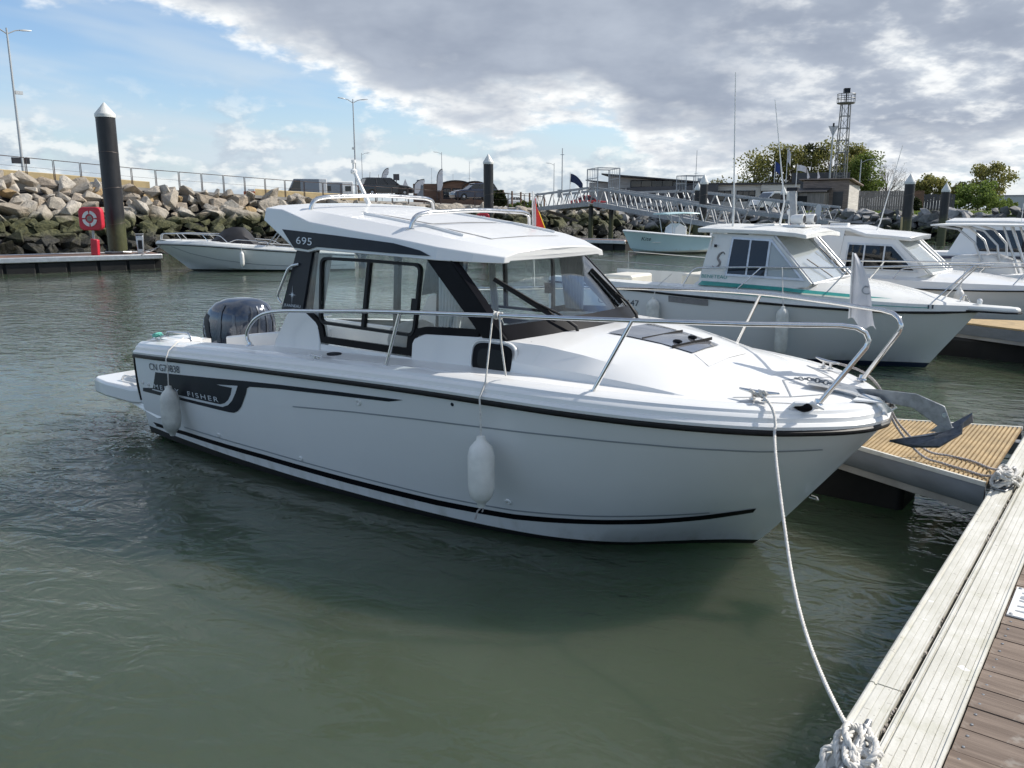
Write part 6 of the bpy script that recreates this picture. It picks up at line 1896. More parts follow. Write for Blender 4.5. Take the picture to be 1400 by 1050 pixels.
# ------------------------------------------------------------------ gangways
def truss(name, a, b, wid, h, bays, root, m1='alu_dull', m2='gangway_alu'):
    a, b = Vector(a), Vector(b)
    d = b - a
    sdv = Vector((-d.y, d.x, 0)).normalized() * (wid / 2)
    up_ = Vector((0, 0, h))
    for s in (-1, 1):
        o_ = sdv * s
        MB().beam(a + o_, b + o_, .10, .26).obj('bottom_chord', m1, root)
        MB().beam(a + o_ + up_, b + o_ + up_, .10, .13).obj('top_chord', m1, root)
        for k_ in range(bays):
            p, q = a.lerp(b, k_ / bays) + o_, a.lerp(b, (k_ + 1) / bays) + o_
            MB().beam(p + up_, (p + q) / 2, .055, .055).obj('diagonal', m2, root)
            MB().beam((p + q) / 2, q + up_, .055, .055).obj('diagonal', m1, root)
    MB().beam(a + Vector((0, 0, .02)), b + Vector((0, 0, .02)), wid - .12, .05).obj('walkway', 'alu_dull', root)
def gate(root, p, dirv, wid, h):
    p, dv = Vector(p), Vector(dirv).normalized()
    sdv = Vector((-dv.y, dv.x, 0)) * (wid / 2)
    for k_ in (0, 1):
        q = p + dv * (1.15 * k_)
        for s in (-1, 1):
            MB().beam(q + sdv * s, q + sdv * s + Vector((0, 0, h)), .06, .06).obj('gate_post', 'gangway_alu', root)
        MB().beam(q - sdv + Vector((0, 0, h)), q + sdv + Vector((0, 0, h)), .06, .06).obj('gate_bar', 'gangway_alu', root)
    for s in (-1, 1):
        for zz in (h, h * .72, h * .45):
            MB().beam(p + sdv * s + Vector((0, 0, zz)), p + dv * 1.15 + sdv * s + Vector((0, 0, zz)), .04, .04).obj('gate_bar', 'gangway_alu', root)
def gate_mesh(root, p, dv, wid, h):
    sdv = Vector((-dv.y, dv.x, 0)) * (wid / 2)
    for s in (-1, 1):
        for k_ in range(1, 6):
            q = p + dv * (1.15 * k_ / 6) + sdv * s
            MB().beam(q + Vector((0, 0, .9)), q + Vector((0, 0, h)), .022, .022).obj('gate_wire', 'gangway_alu', root)
def gangway(label, A1, A2, A3, bays1, bays2, h):
    g_ = E('gangway', label, 'gangway', (0, 0, 0), 0, 'truss gangways')
    truss('pier', A1, A2, 1.7, h, bays1, g_)
    truss('ramp', A2, A3, 1.5, h, bays2, g_)
    gate(g_, A2 - (A2 - A1).normalized() * .4, A2 - A1, 1.5, 2.0)
    gate_mesh(g_, A2 - (A2 - A1).normalized() * .4, Vector((A2 - A1).normalized()), 1.5, 2.0)
    for p in (A2,):
        for s in (-1, 1):
            MB().tube([p + Vector((s * .6, 0, -.1)), Vector((p.x + s * .6, p.y, -1))], .14, 8).obj('support_leg', 'pile_black', g_)
    MB().beam(A1 + Vector((0, 0, -.1)), A1.lerp(A2, .6) + Vector((0, 0, -.9)), .12, .12).obj('support_strut', 'rail_grey', g_)
    return g_
gangway('nearer grey truss gangway sloping from the quay down to the dock', px(748, 286, 56), px(822, 279, 50), px(1012, 313, 44), 6, 13, .92)
gangway('farther grey truss gangway partly hidden behind black piles', px(884, 280, 67), px(940, 279, 62), px(1140, 304, 54), 4, 12, .95)

# bow lines of the far boats
for lab, P in (('grey bow line from the white open boat to the left dock', [qq(.7, .05, .95), qq(1.0, .3, .72), qq(1.35, .5, .58)]), ('second grey bow line of the white open boat lying over the dock edge', [qq(.6, -.1, .95), qq(1.1, -.5, .75), qq(1.9, -.6, .56)])):
    o = MB().tube(catmull(P, 12), .018, 5).obj('bow_line', 'rope_grey', smooth=60)
    tag(o, lab, 'rope', 'bow lines of the white open boat')

# ================================================================== behind the quay
def at(x, Y, lift=0.0):
    p = land(x, Y)
    p.z += lift
    return p
def face(p): return math.atan2(-p.x, p.y) * -1 if False else math.atan2(p.y, p.x) - math.pi / 2   # turns local -Y towards the camera
def lamp_post(label, x, Y, h, arms=2, rz=0.0):
    p = at(x, Y, -.3)
    o = E('street_lamp', label, 'street lamp', p, face(p) + rz, 'street lamps on the quay')
    po = MB().tube([(0, 0, 0), (0, 0, h * .35), (0, 0, h + .3)], [.10, .08, .05], 10).obj('post', 'lamp_grey', o, smooth=60)
    for s in ((-1, 1) if arms == 2 else (-1,)):
        MB().tube([(0, 0, h - .05), (s * .5, 0, h + .22), (s * .85, 0, h + .30)], .035, 6).obj('arm', 'lamp_grey', o, smooth=60)
        MB().loft([[(s * x_, -w, h + z), (s * x_, w, h + z), (s * x_, w * .8, h + z + t_), (s * x_, -w * .8, h + z + t_)] for x_, w, z, t_ in ((.75, .06, .25, .06), (1.0, .14, .27, .09), (1.45, .12, .33, .05))]).obj('lamp_head', 'lamp_grey', o, bevel=.01)
    return o
l1 = lamp_post('tall twin-headed street lamp with a black sign at far left', 38, 54, 9.1, 2, R(25))
MB().bx(-.62, .45, -.05, .05, 1.35, 1.72).obj('direction_sign', 'dash_dark', l1)
MB().bx(.05, .5, -.08, .08, 5.55, 5.75).obj('loudspeaker', 'lamp_grey', l1)
l2 = lamp_post('tall twin-headed street lamp beside the black parked car', 488, 82, 9.2, 2, R(20))
MB().bx(-.25, .0, -.06, .06, 4.9, 5.1).obj('loudspeaker', 'lamp_grey', l2)
lamp_post('far single-headed lamp just right of the twin lamp by the cars', 497, 150, 8.6, 1, R(180))
lamp_post('far single-headed lamp above the arched wooden huts', 605, 150, 9.0, 1)
lamp_post('far single-headed lamp left of the navy flag', 757, 150, 7.8, 1)
lamp_post('single-headed lamp right of the lattice tower', 1172, 95, 5.6, 1, R(180))

# ------------------------------------------------------------------ vehicles
def wheel(root, x, y, r_, s):
    w = MB().lathe([(r_ * .55, -.10), (r_ * .92, -.11), (r_, -.07), (r_, .07), (r_ * .92, .11), (r_ * .55, .10)], (x, y, r_), 18, Matrix.Rotation(R(90), 3, 'X')).obj('wheel', 'tyre', root, smooth=40)
    MB().lathe([(r_ * .6, -.02), (r_ * .58, .0), (r_ * .2, .03), (.02, .03)], (x, y + s * .085, r_), 14, Matrix.Rotation(R(-90 * s), 3, 'X')).obj('rim', 'rim', w, smooth=30)
def car(label, loc, rz, m_, L_=4.4, W_=1.82, H_=1.62, suv=True, cat='car', name='parked_car'):
    o = E(name, label, cat, loc, rz, 'cars parked on the quay')
    h, w = L_ / 2, W_ / 2
    prof = [(-h, .45), (-h + .02, .85), (-h + .10, 1.02), (-h + .5, 1.05), (h - 1.35, 1.02), (h - .5, .92), (h - .08, .74), (h, .5), (h - .08, .28), (-h + .1, .28)]
    def lay(k_, y): return [(x * (1 - (0.02 if abs(y) > w * .9 else 0)), y, z) for x, z in prof]
    body = MB().loft([[(x * .97, -w + .0, .35 + (z - .35) * .92) for x, z in prof], [(x, -w * .93, z) for x, z in prof], [(x, w * .93, z) for x, z in prof], [(x * .97, w, .35 + (z - .35) * .92) for x, z in prof]]).obj('body', m_, o, bevel=.04, smooth=40)
    a0, a1, a2, a3 = (-h + .12, -h + .42, h - 2.0, h - 1.3) if suv else (-h + .5, -h + 1.2, h - 2.1, h - 1.35)
    z0, z1 = 1.0, H_ - .06
    g1 = [(a0, -w * .90, z0), (a3, -w * .90, z0), (a3, w * .90, z0), (a0, w * .90, z0)]
    g2 = [(a1, -w * .74, z1), (a2, -w * .74, z1), (a2, w * .74, z1), (a1, w * .74, z1)]
    cab = MB().loft([g1, g2]).obj('windows', 'glass_dark', o)
    MB().loft([[(a1 - .06, -w * .75, z1 - .005), (a2 + .12, -w * .75, z1 - .005), (a2 + .12, w * .75, z1 - .005), (a1 - .06, w * .75, z1 - .005)], [(a1 + .05, -w * .66, H_), (a2 - .1, -w * .66, H_), (a2 - .1, w * .66, H_), (a1 + .05, w * .66, H_)]]).obj('roof', m_, o, bevel=.02)
    for s in (-1, 1):
        for f in (.0, .36, .68, 1.0):
            xb, xt = a0 + (a3 - a0) * f, a1 + (a2 - a1) * f
            MB().beam((xb, s * w * .905, z0), (xt, s * w * .745, z1), .05 if f in (0, 1) else .07, .03).obj('pillar', m_, cab)
        MB().bx(-h - .01, -h + .10, s * w * .72 - .18, s * w * .72 + .18, .80, .98).obj('tail_light', 'tail_red', o)
        MB().bx(h - .14, h - .005, s * w * .66 - .2, s * w * .66 + .2, .62, .75).obj('headlight', 'headlight', o)
        for x in (-h + .82, h - .88):
            wheel(o, x, s * (w - .10), .33, s)
        MB().blob((a3 - .25, s * (w + .06), 1.08), (.10, .09, .07), 8, 6).obj('wing_mirror', m_, o)
    MB().bx(-h - .012, -h, -.26, .26, .55, .66).obj('number_plate', 'white_paint', o)
    return o
p = at(528, 76, .2)
car('black estate car parked on the quay beside the lamp', p, face(p) + R(18), 'car_black', 4.7, 1.85, 1.62)
p = at(648, 78, .2)
car('dark blue car parked nose left by the arched huts', p, face(p) + R(200), 'car_blue', 4.3, 1.8, 1.56)
p = at(806, 82, -.1)
car('small red car seen under the gangway', p, face(p) + R(10), 'car_red', 4.0, 1.75, 1.5, False)
p = at(708, 120)
car('small white car far off at the end of the railing', p, face(p) + R(20), 'car_white', 4.0, 1.75, 1.5, False)
def van(label, loc, rz, m_, L_, W_, H_, m2=None, name='parked_van', cat='van', hood=1.1, group='vans parked on the quay'):
    o = E(name, label, cat, loc, rz, group)
    h, w = L_ / 2, W_ / 2
    prof = [(-h, .45), (-h, H_ - .15), (-h + .1, H_), (h - hood - .55, H_), (h - hood + .1, 1.45 if H_ > 2.2 else 1.2), (h - .12, 1.05), (h, .75), (h - .05, .38), (-h + .1, .38)]
    MB().loft([[(x * .99, -w, z) for x, z in prof], [(x * .99, w, z) for x, z in prof]]).obj('body', m_, o, bevel=.06)
    if m2:
        MB().bx(-h - .01, -h + .9, -w - .01, w + .01, .5, H_ + .01).obj('rear_body', m2, o, bevel=.05)
    zt = H_ - .12
    zb = 1.5 if H_ > 2.2 else 1.22
    MB().add([(h - hood - .50, -w * .86, zt), (h - hood - .50, w * .86, zt), (h - hood + .08, w * .9, zb), (h - hood + .08, -w * .9, zb)], [(0, 1, 2, 3)]).obj('windscreen', 'glass_dark', o)
    for v in o.children[-1].data.vertices:
        v.co.x += .03
        v.co.z += .03
    for s in (-1, 1):
        MB().slab([(h - hood - .62, s * (w + .002), zt - .05), (h - hood - .15, s * (w + .002), zb + .05), (h - hood - .05, s * (w + .002), zb - .1), (h - hood - 1.3, s * (w + .002), zb - .1), (h - hood - 1.3, s * (w + .002), zt - .05)], (0, s * .01, 0)).obj('side_window', 'glass_dark', o)
        MB().bx(h - .12, h - .0, s * w * .72 - .16, s * w * .72 + .16, .72, .95).obj('headlight', 'headlight', o)
        MB().blob((h - hood - .1, s * (w + .1), zb + .08), (.09, .08, .13), 8, 6).obj('wing_mirror', 'dash_dark', o)
        for x in (-h + .9, h - .8):
            wheel(o, x, s * (w - .1), .34, s)
    MB().bx(h - .03, h + .012, -.5, .5, .50, .62).obj('grille', 'dash_dark', o)
    return o
p = at(416, 100, -.4)
van('blue-grey coach-built camper van with white rear parked behind the railing', p, face(p) + R(180), 'car_grey', 5.4, 2.1, 2.75, 'car_white', 'camper_van', 'camper van')
p = at(461, 104, -.5)
cp_ = E('white_camper', 'boxy white motorhome parked behind the mast light', 'camper van', p, face(p) + R(8), 'vans parked on the quay')
MB().bx(-2.0, 1.9, -1.1, 1.1, .5, 2.75).obj('body', 'car_white', cp_, bevel=.08)
MB().bx(-2.02, .6, -1.115, -1.09, .9, 2.6).obj('side_panel', 'car_grey', cp_)
for x0 in (-1.5, .9):
    MB().bx(x0, x0 + .7, -1.13, -1.10, 1.6, 2.2).obj('window', 'glass_dark', cp_)
for x in (-1.3, 1.2):
    for s in (-1, 1):
        wheel(cp_, x, s * 1.0, .34, s)
p = at(1056, 80)
van('white delivery van parked by the low pale building', p, face(p) + R(215), 'car_white', 4.2, 1.8, 1.85, None, hood=1.0)
p = at(345, 80)
cbx = E('orange_barrier', 'small orange and white barrier on the promenade', 'barrier', p + Vector((0, 0, -.3)), face(p))
MB().bx(-.7, .7, -.12, .12, .05, .75).obj('panel', 'orange_plastic', cbx, bevel=.04)
MB().bx(-.3, .3, -.14, .14, .75, .95).obj('board', 'white_paint', cbx)

# ------------------------------------------------------------------ flags, signs and masts
def feather(label, x, Y, h, lean=.5, z0=0.0, m_='flag_white'):
    p = at(x, Y, z0)
    o = E('feather_flag', label, 'flag', p, face(p), 'feather flags')
    spine = [Vector((0, 0, 0)), Vector((0, 0, h * .6)), Vector((lean * .15, 0, h * .82)), Vector((lean * .55, 0, h * .96)), Vector((lean, 0, h))]
    sp_ = catmull(spine, 16)
    MB().tube(sp_, .03, 5).obj('pole', 'dash_dark', o)
    rows = []
    for i, q in enumerate(sp_):
        if q.z < h * .18:
            continue
        w = .55 * min(1, (q.z - h * .15) / (h * .25)) if q.z < h * .9 else .5
        e = Vector((max(q.x + .05, min(lean + .02, q.x + w)), .04 * math.sin(i), q.z - .25 * (q.z > h * .8)))
        rows.append([q, q.lerp(e, .5) + Vector((0, .03, 0)), e])
    MB().grid(rows).obj('cloth', m_, o, smooth=60)
    return o
feather('white feather flag behind the black car roof', 523, 96, 3.6, .8)
feather('grey-white feather flag standing in front of the arched huts', 598, 74, 2.7, .5)
feather('leaning white feather flag right of the black car', 567, 74, 1.75, .9)
p = at(575, 75)
o = MB().bx(-.28, .28, -.05, .05, 0, 1.75).obj('display_panel', 'car_grey', smooth=0)
o.location = p
tag(o, 'grey display panel beside the leaning feather flag', 'sign')
p = at(543, 90)
sg = E('square_sign', 'square dark sign on a post above the black car', 'sign', p, face(p))
MB().tube([(0, 0, 0), (0, 0, 2.6)], .04, 6).obj('post', 'rail_grey', sg)
MB().bx(-.32, .32, -.03, .03, 2.1, 2.75).obj('board', 'dark_cladding', sg)
p = at(555, 92)
sg = E('warning_sign', 'white triangular sign right of the square dark sign', 'sign', p, face(p))
MB().tube([(0, .03, 0), (0, .03, 2.2)], .03, 6).obj('post', 'rail_grey', sg)
MB().slab([(-.4, 0, 1.35), (.4, 0, 1.35), (0, 0, 2.35)], (0, -.02, 0)).obj('board', 'flag_white', sg)
for x, Y, h, tl, lab in ((503, 150, 5.4, .6, 'leaning dark mast just right of the twin lamp'), (516, 150, 5.0, .4, 'leaning dark mast above the black car'), (642, 170, 8.6, .05, 'thin bare mast above the arched huts'), (620, 170, 6.2, .0, 'short bare mast above the left hut'), (591, 170, 7.2, 0, 'thin bare mast left of the huts'), (768, 66, 4.6, .0, 'thin tall weather mast with a small box left of the gangway gate'), (949, 110, 7.6, .05, 'thin mast above the dark modern building')):
    p = at(x, Y)
    o = E('bare_mast', lab, 'mast', p, face(p), 'thin masts')
    MB().tube([(0, 0, 0), (tl, 0, h)], [.06, .035], 6).obj('pole', 'lamp_grey' if tl < .2 else 'rail_grey', o)
    if x == 768:
        MB().bx(-.35, -.05, -.12, .12, .9, 1.5).obj('box', 'lamp_grey', o)
        MB().bx(-.15, .15, -.02, .02, h - .5, h - .46).obj('crossarm', 'lamp_grey', o)
    else:
        MB().beam((tl * .6 - .25, 0, h * .62), (tl * .6 + .25, 0, h * .62), .03, .03).obj('crossarm', 'lamp_grey', o)
def flag(label, x, Y, h, fw_, fh, m_, droop=.3, pole_m='white_paint'):
    p = at(x, Y)
    o = E('flag_on_pole', label, 'flag', p, face(p), 'flags on poles')
    MB().tube([(0, 0, 0), (0, 0, h)], [.05, .03], 6).obj('pole', pole_m, o)
    rows = []
    for i in range(9):
        u = i / 8
        rows.append([(u * fw_, .10 * math.sin(u * 6 + v * 1.5), h - .1 - v * fh - droop * u * u) for v in (0, .33, .66, 1)])
    MB().grid(rows).obj('cloth', m_, o, smooth=80)
    return o
flag('navy blue pennant flying left of the gangway gate', 779, 64, 2.75, .95, .62, 'flag_navy', .75)
flag('bright blue flag against the pale trees', 1056, 92, 5.3, .55, 1.0, 'flag_blue', .4)
flag('white flag drooping from a tall pole behind a black pile', 1072, 92, 6.6, .35, 1.3, 'flag_white', .5)
flag('white flag streaming on the left end of the hut roof', 1086, 84, 4.6, .9, .55, 'flag_white', .25)
for x, lab in ((1101, 'small white pennant on the middle of the hut roof'), (1115, 'small white pennant nearest the pole on the hut roof')):
    p = at(x, 84)
    o = E('roof_pennant', lab, 'flag', p, face(p), 'pennants on the hut')
    MB().tube([(0, 0, 2.8), (-.04, 0, 4.05)], .025, 5).obj('pole', 'white_paint', o)
    MB().add([(-.04, 0, 4.0), (.22, .05, 3.3), (-.02, 0, 3.1)], [(0, 1, 2)]).obj('cloth', 'flag_white', o)
p = at(1131, 96)
dm = E('day_mark', 'grey pole topped by an inverted triangle mark left of the lattice tower', 'beacon', p, face(p))
MB().tube([(0, 0, 0), (0, 0, 9.2)], [.12, .07], 8).obj('pole', 'lamp_grey', dm)
MB().slab([(-.55, -.03, 9.3), (.55, -.03, 9.3), (0, -.03, 8.1)], (0, .04, 0)).obj('triangle', 'flag_white', dm)
MB().tube([(0, 0, 9.2), (0, 0, 9.6)], .10, 6).obj('lantern', 'dash_dark', dm)
p = px(1118, 300, 47)
feath = E('teardrop_flag', 'small white teardrop flag beside the red lifebuoys', 'flag', (p.x, p.y, .5), face(p))
MB().tube([(0, 0, 0), (0, 0, 1.3)], .02, 5).obj('pole', 'lamp_grey', feath)
MB().slab([(.18 * math.cos(a) * (1.0 if math.sin(a) > 0 else .8), 0, 1.45 + .45 * math.sin(a)) for a in [k_ * math.pi / 8 for k_ in range(16)]], (0, .02, 0)).obj('cloth', 'flag_white', feath)

mat('tower_grey', (0.20, 0.20, 0.195), 0.5, metal=0.4, var=0.15)
# ------------------------------------------------------------------ lattice tower
p = at(1145, 94)
tw = E('lattice_tower', 'tall steel lattice tower with a railed top platform', 'tower', p, face(p) + R(12))
HT = 11.4
def leg(sx, sy, z):
    w = .62 - .20 * z / HT
    return Vector((sx * w, sy * w, z))
for sx, sy in ((-1, -1), (1, -1), (1, 1), (-1, 1)):
    MB().beam(leg(sx, sy, 0), leg(sx, sy, HT), .085, .085).obj('leg', 'tower_grey', tw)
lv = [k_ * HT / 9 for k_ in range(10)]
cs_ = ((-1, -1), (1, -1), (1, 1), (-1, 1))
for z in lv[1:]:
    for k_ in range(4):
        MB().beam(leg(*cs_[k_], z), leg(*cs_[(k_ + 1) % 4], z), .05, .06).obj('rung', 'tower_grey', tw)
for z, z2 in zip(lv, lv[1:]):
    for k_ in (0, 2):
        MB().beam(leg(*cs_[k_], z), leg(*cs_[(k_ + 1) % 4], z2), .035, .035).obj('brace', 'tower_grey', tw)
for x_ in (-.17, .17):
    MB().beam((x_, -.50, 0), (x_, -.40, HT), .035, .035).obj('ladder_rail', 'tower_grey', tw)
MB().lathe([(.85, HT), (.95, HT + .06), (.95, HT + .12), (.0, HT + .12)], n=14).obj('platform', 'tower_grey', tw)
for zz in (.55, 1.0):
    MB().tube([(.93 * math.cos(2 * math.pi * k_ / 16), .93 * math.sin(2 * math.pi * k_ / 16), HT + zz) for k_ in range(16)], .035, 5, closed=True).obj('platform_rail', 'tower_grey', tw)
for k_ in range(8):
    a = 2 * math.pi * k_ / 8
    MB().beam((.93 * math.cos(a), .93 * math.sin(a), HT + .1), (.93 * math.cos(a), .93 * math.sin(a), HT + 1.0), .05, .05).obj('rail_post', 'tower_grey', tw)
MB().bx(-.3, .3, -.3, .3, HT + 1.1, HT + 1.6).bx(-.06, .06, -.06, .06, HT + .1, HT + 1.1).obj('lantern', 'dash_dark', tw)

# ------------------------------------------------------------------ buildings (local x to the right, -y towards the water)
def blk(root, name, m_, x0, x1, y0, y1, z0, z1, bevel=0.0):
    return MB().bx(x0, x1, y0, y1, z0, z1).obj(name, m_, root, bevel=bevel)
def window(root, x0, x1, z0, z1, y, n=2, frame='dash_dark', m_='glass_dark'):
    w = blk(root, 'window', frame, x0 - .06, x1 + .06, y - .03, y - .002, z0 - .06, z1 + .06)
    k_ = (x1 - x0) / n
    for i in range(n):
        blk(w, 'pane', m_, x0 + i * k_ + .03, x0 + (i + 1) * k_ - .03, y - .045, y - .031, z0 + .03, z1 - .03)
    return w
# modern dark building
p = at(885, 92)
bA = E('modern_building', 'modern dark-clad building with a long mono-pitch roof behind the gangway', 'building', p, face(p) + R(-4))
def mono(root, name, m_, x0, x1, y0, y1, zl, zr, zb=0.0):
    return MB().loft([[(x0, y, zb), (x1, y, zb), (x1, y, zr), (x0, y, zl)] for y in (y0, y1)]).obj(name, m_, root)
mono(bA, 'upper_wall', 'grey_cladding', -4.4, 4.8, .6, 7, 3.75, 2.95)
MB().loft([[(-5.05, y, 3.86), (6.2, y, 2.90), (6.2, y, 3.04), (-5.05, y, 4.02)] for y in (-.3, 7.5)]).obj('roof', 'roof_dark', bA)
mono(bA, 'lower_wall', 'dark_cladding', -2.2, 7.4, -.9, 5, 2.45, 2.75)
window(bA, -1.9, 2.6, 2.55, 3.22, .6, 4)
window(bA, -3.9, -2.6, 1.1, 2.35, .6, 2)
blk(bA, 'door', 'black_void', 3.2, 4.0, -.93, -.902, 0, 1.9)
MB().lathe([(.40, -.02), (.40, .02)], (1.95, -.93, 1.25), 16, Matrix.Rotation(R(90), 3, 'X')).obj('round_sign', 'white_paint', bA)
blk(bA, 'annex', 'grey_cladding', -6.6, -4.42, 1.5, 6, 0, 3.1)
MB().loft([[(-7.0, y, 3.3), (-4.42, y, 3.05), (-4.42, y, 3.13), (-7.0, y, 3.4)] for y in (1.2, 6.2)]).obj('annex_roof', 'roof_dark', bA)
blk(bA, 'roof_vent', 'lamp_grey', 5.2, 5.8, 1, 1.6, 3.0, 3.45)
# long pale building
p = at(1012, 90)
bB = E('pale_low_building', 'long low building in pale weathered cladding with dark window bands', 'building', p, face(p) + R(3))
blk(bB, 'wall', 'pale_cladding', -5.4, 2.0, 0, 6, -.3, 2.75)
blk(bB, 'roof', 'roof_dark', -5.6, 5.9, -.4, 6.2, 2.752, 2.95)
window(bB, -4.6, -3.9, 1.1, 2.2, 0, 1)
window(bB, -2.9, -1.1, 1.1, 2.1, 0, 3)
window(bB, -.4, 1.4, 1.1, 2.1, 0, 3)
blk(bB, 'rear_wall', 'dark_cladding', 2.0, 5.6, 2.5, 6, -.3, 2.75)
blk(bB, 'fascia', 'pale_cladding', 2.0, 5.9, -.3, -.1, 2.1, 2.75)
for x in (3.0, 4.2, 5.4):
    blk(bB, 'porch_post', 'dark_cladding', x, x + .12, -.25, -.13, -.3, 2.1)
blk(bB, 'notice_board', 'flag_blue', 3.9, 4.7, -.36, -.32, .9, 1.6)
blk(bB, 'end_wall', 'brown_wood', 5.0, 5.6, 1.0, 2.4, -.3, 2.7)
# timber hut
p = at(1128, 80)
bC = E('timber_hut', 'weathered timber hut with a lean-to and dark doorway beneath the lattice tower', 'hut', p, face(p) + R(-16))
MB().loft([[(-2.2, y, -.3), (2.0, y, -.3), (2.0, y, 2.75 + d), (-2.2, y, 2.75 + d)] for y, d in ((0, .12), (3.6, -.35))]).obj('wall', 'hut_wood', bC)
blk(bC, 'sunlit_side', 'pale_cladding', 2.003, 2.05, .02, 3.58, -.3, 2.45)  # paler sheet puts the sunlight on this wall into its colour
z = -.2
while z < 2.6:
    MB().bx(-2.2, 2.0, -.035, -.003, z, z + .21).obj('board', 'hut_wood', bC, smooth=0)
    z += .235
MB().loft([[(-2.5, y, 2.80 + d), (2.35, y, 2.80 + d), (2.35, y, 2.90 + d), (-2.5, y, 2.90 + d)] for y, d in ((-.35, .16), (3.9, -.38))]).obj('roof', 'hut_wood', bC)
blk(bC, 'door', 'dark_cladding', .65, 1.55, -.07, -.036, -.2, 1.85)
blk(bC, 'lean_to', 'grey_wood', -3.3, .3, -1.6, -.04, -.3, 1.75)
MB().loft([[(-3.5, y, 1.78 + d), (.5, y, 1.78 + d), (.5, y, 1.86 + d), (-3.5, y, 1.86 + d)] for y, d in ((-1.85, 0), (-.04, .35))]).obj('lean_to_roof', 'roof_dark', bC)
dw = blk(bC, 'doorway', 'black_void', -2.25, -1.25, -1.63, -1.605, -.25, 1.45)
MB().bx(-1.95, -1.65, -1.68, -1.64, -.2, .95).obj('leaning_board', 'lamp_grey', dw)
# roof plant block behind the hut
p = at(1120, 97)
o = MB().bx(-3.2, 3.0, 0, 3, -.3, 4.3).obj('dark_shed', 'dark_cladding', bevel=.02)
o.location = p
o.rotation_euler = (0, 0, face(p))
tag(o, 'dark flat shed showing above the timber hut roof', 'shed')
# plank fence
p = at(1215, 86)
fe = E('plank_fence', 'tall grey plank fence running right from the timber hut', 'fence', p, face(p) + R(-8))
x = -3.3
rg = random.Random(5)
while x < 3.1:
    MB().bx(x, x + .20, 0, .04, -.3, 2.05 + rg.uniform(-.02, .02)).obj('board', 'grey_wood' if x < 1.7 else 'brown_wood', fe, smooth=0)
    x += .215
MB().bx(-3.3, 3.1, .04, .10, .4, .5).obj('fence_rail', 'grey_wood', fe)
MB().bx(-3.3, 3.1, .04, .10, 1.5, 1.6).obj('fence_rail', 'grey_wood', fe)
p = at(1277, 88)
fe2 = E('dark_fence', 'lower dark timber screen right of the tall plank fence', 'fence', p, face(p))
x = -1.5
while x < 1.6:
    MB().bx(x, x + .26, 0, .04, -.3, 1.75 + rg.uniform(-.05, .05)).obj('board', 'dark_cladding', fe2, smooth=0)
    x += .28
# arched huts
for x, wd, lab in ((624, 3.6, 'left brown timber hut with an arched roof'), (650, 2.6, 'right brown timber hut with an arched roof')):
    p = at(x, 92)
    hu = E('arched_hut', lab, 'hut', p, face(p) + R(-6), 'arched timber huts')
    n = 12
    arc = [(wd / 2 * math.cos(math.pi - math.pi * k_ / n), 1.55 + .75 * math.sin(math.pi * k_ / n)) for k_ in range(n + 1)]
    MB().loft([[(-wd / 2, y, -.2)] + [(a, y, b) for a, b in arc] + [(wd / 2, y, -.2)] for y in (0, 5)]).obj('wall', 'brown_wood', hu)
    MB().loft([[(a * 1.06, y, b + .02) for a, b in arc] + [(a * 1.06, y, b + .12) for a, b in reversed(arc)] for y in (-.4, 5.2)]).obj('roof', 'roof_dark', hu)
    for k_ in (-1, 0, 1):
        window(hu, k_ * wd * .28 - .35, k_ * wd * .28 + .35, .5, 1.5, 0, 2)
p = at(590, 94)
o = MB().bx(-2.0, 2.0, 0, 4, -.2, 2.0).obj('timber_shed', 'brown_wood')
o.location = p
tag(o, 'long brown timber shed joined left of the arched huts', 'shed')
# far warehouse at right
p = at(1385, 160)
o = E('far_warehouse', 'pale grey warehouse far away at the right edge', 'building', p, face(p))
blk(o, 'wall', 'lamp_grey', -4.5, 9, 0, 6, -.3, 2.6)
blk(o, 'roof', 'car_grey', -4.7, 9.2, -.2, 6.2, 2.602, 2.8)
# post-and-rail by the shore between hut and gangway
pf = E('rope_fence', 'low post fence on the grassy shore left of the gangway', 'fence', (0, 0, 0))
last = None
for x in (688, 700, 712, 724, 735, 744):
    p = at(x, 66, -.2)
    MB().tube([p, p + Vector((0, 0, 1.35))], .07, 6).obj('post', 'brown_wood', pf)
    if last is not None:
        MB().tube([last + Vector((0, 0, 1.1)), p + Vector((0, 0, 1.1))], .025, 5).obj('rail', 'rail_grey', pf)
    last = p

# ------------------------------------------------------------------ trees
def leafmat(name, a, b, c):
    m_, t_, o_ = newmat(name)
    pos_ = t_.n('ShaderNodeNewGeometry').outputs['Position']
    n1 = t_.noise(pos_, 0.9, 4, 0.6)
    n2 = t_.noise(pos_, 7.0, 2, 0.5)
    cc = t_.mix(t_.ss(n1, 0.35, 0.65), a, b)
    cc = t_.mix(t_.ss(n2, 0.55, 0.75), cc, c)
    p_ = principled(t_, o_, Base_Color=cc, Roughness=0.7)
    p_.inputs['Specular IOR Level'].default_value = 0.2
    tl_ = t_.n('ShaderNodeBsdfTranslucent')
    t_.put(tl_.inputs[0], cc)
    mx_ = t_.n('ShaderNodeMixShader')
    mx_.inputs[0].default_value = 0.45
    t_.t.links.new(p_.outputs[0], mx_.inputs[1])
    t_.t.links.new(tl_.outputs[0], mx_.inputs[2])
    t_.t.links.new(mx_.outputs[0], o_.inputs[0])
leafmat('leaf_olive', (0.17, 0.18, 0.055), (0.26, 0.25, 0.085), (0.33, 0.28, 0.10))
leafmat('leaf_dark', (0.03, 0.04, 0.018), (0.05, 0.062, 0.025), (0.08, 0.08, 0.03))
leafmat('leaf_green', (0.10, 0.15, 0.035), (0.16, 0.20, 0.05), (0.22, 0.22, 0.06))
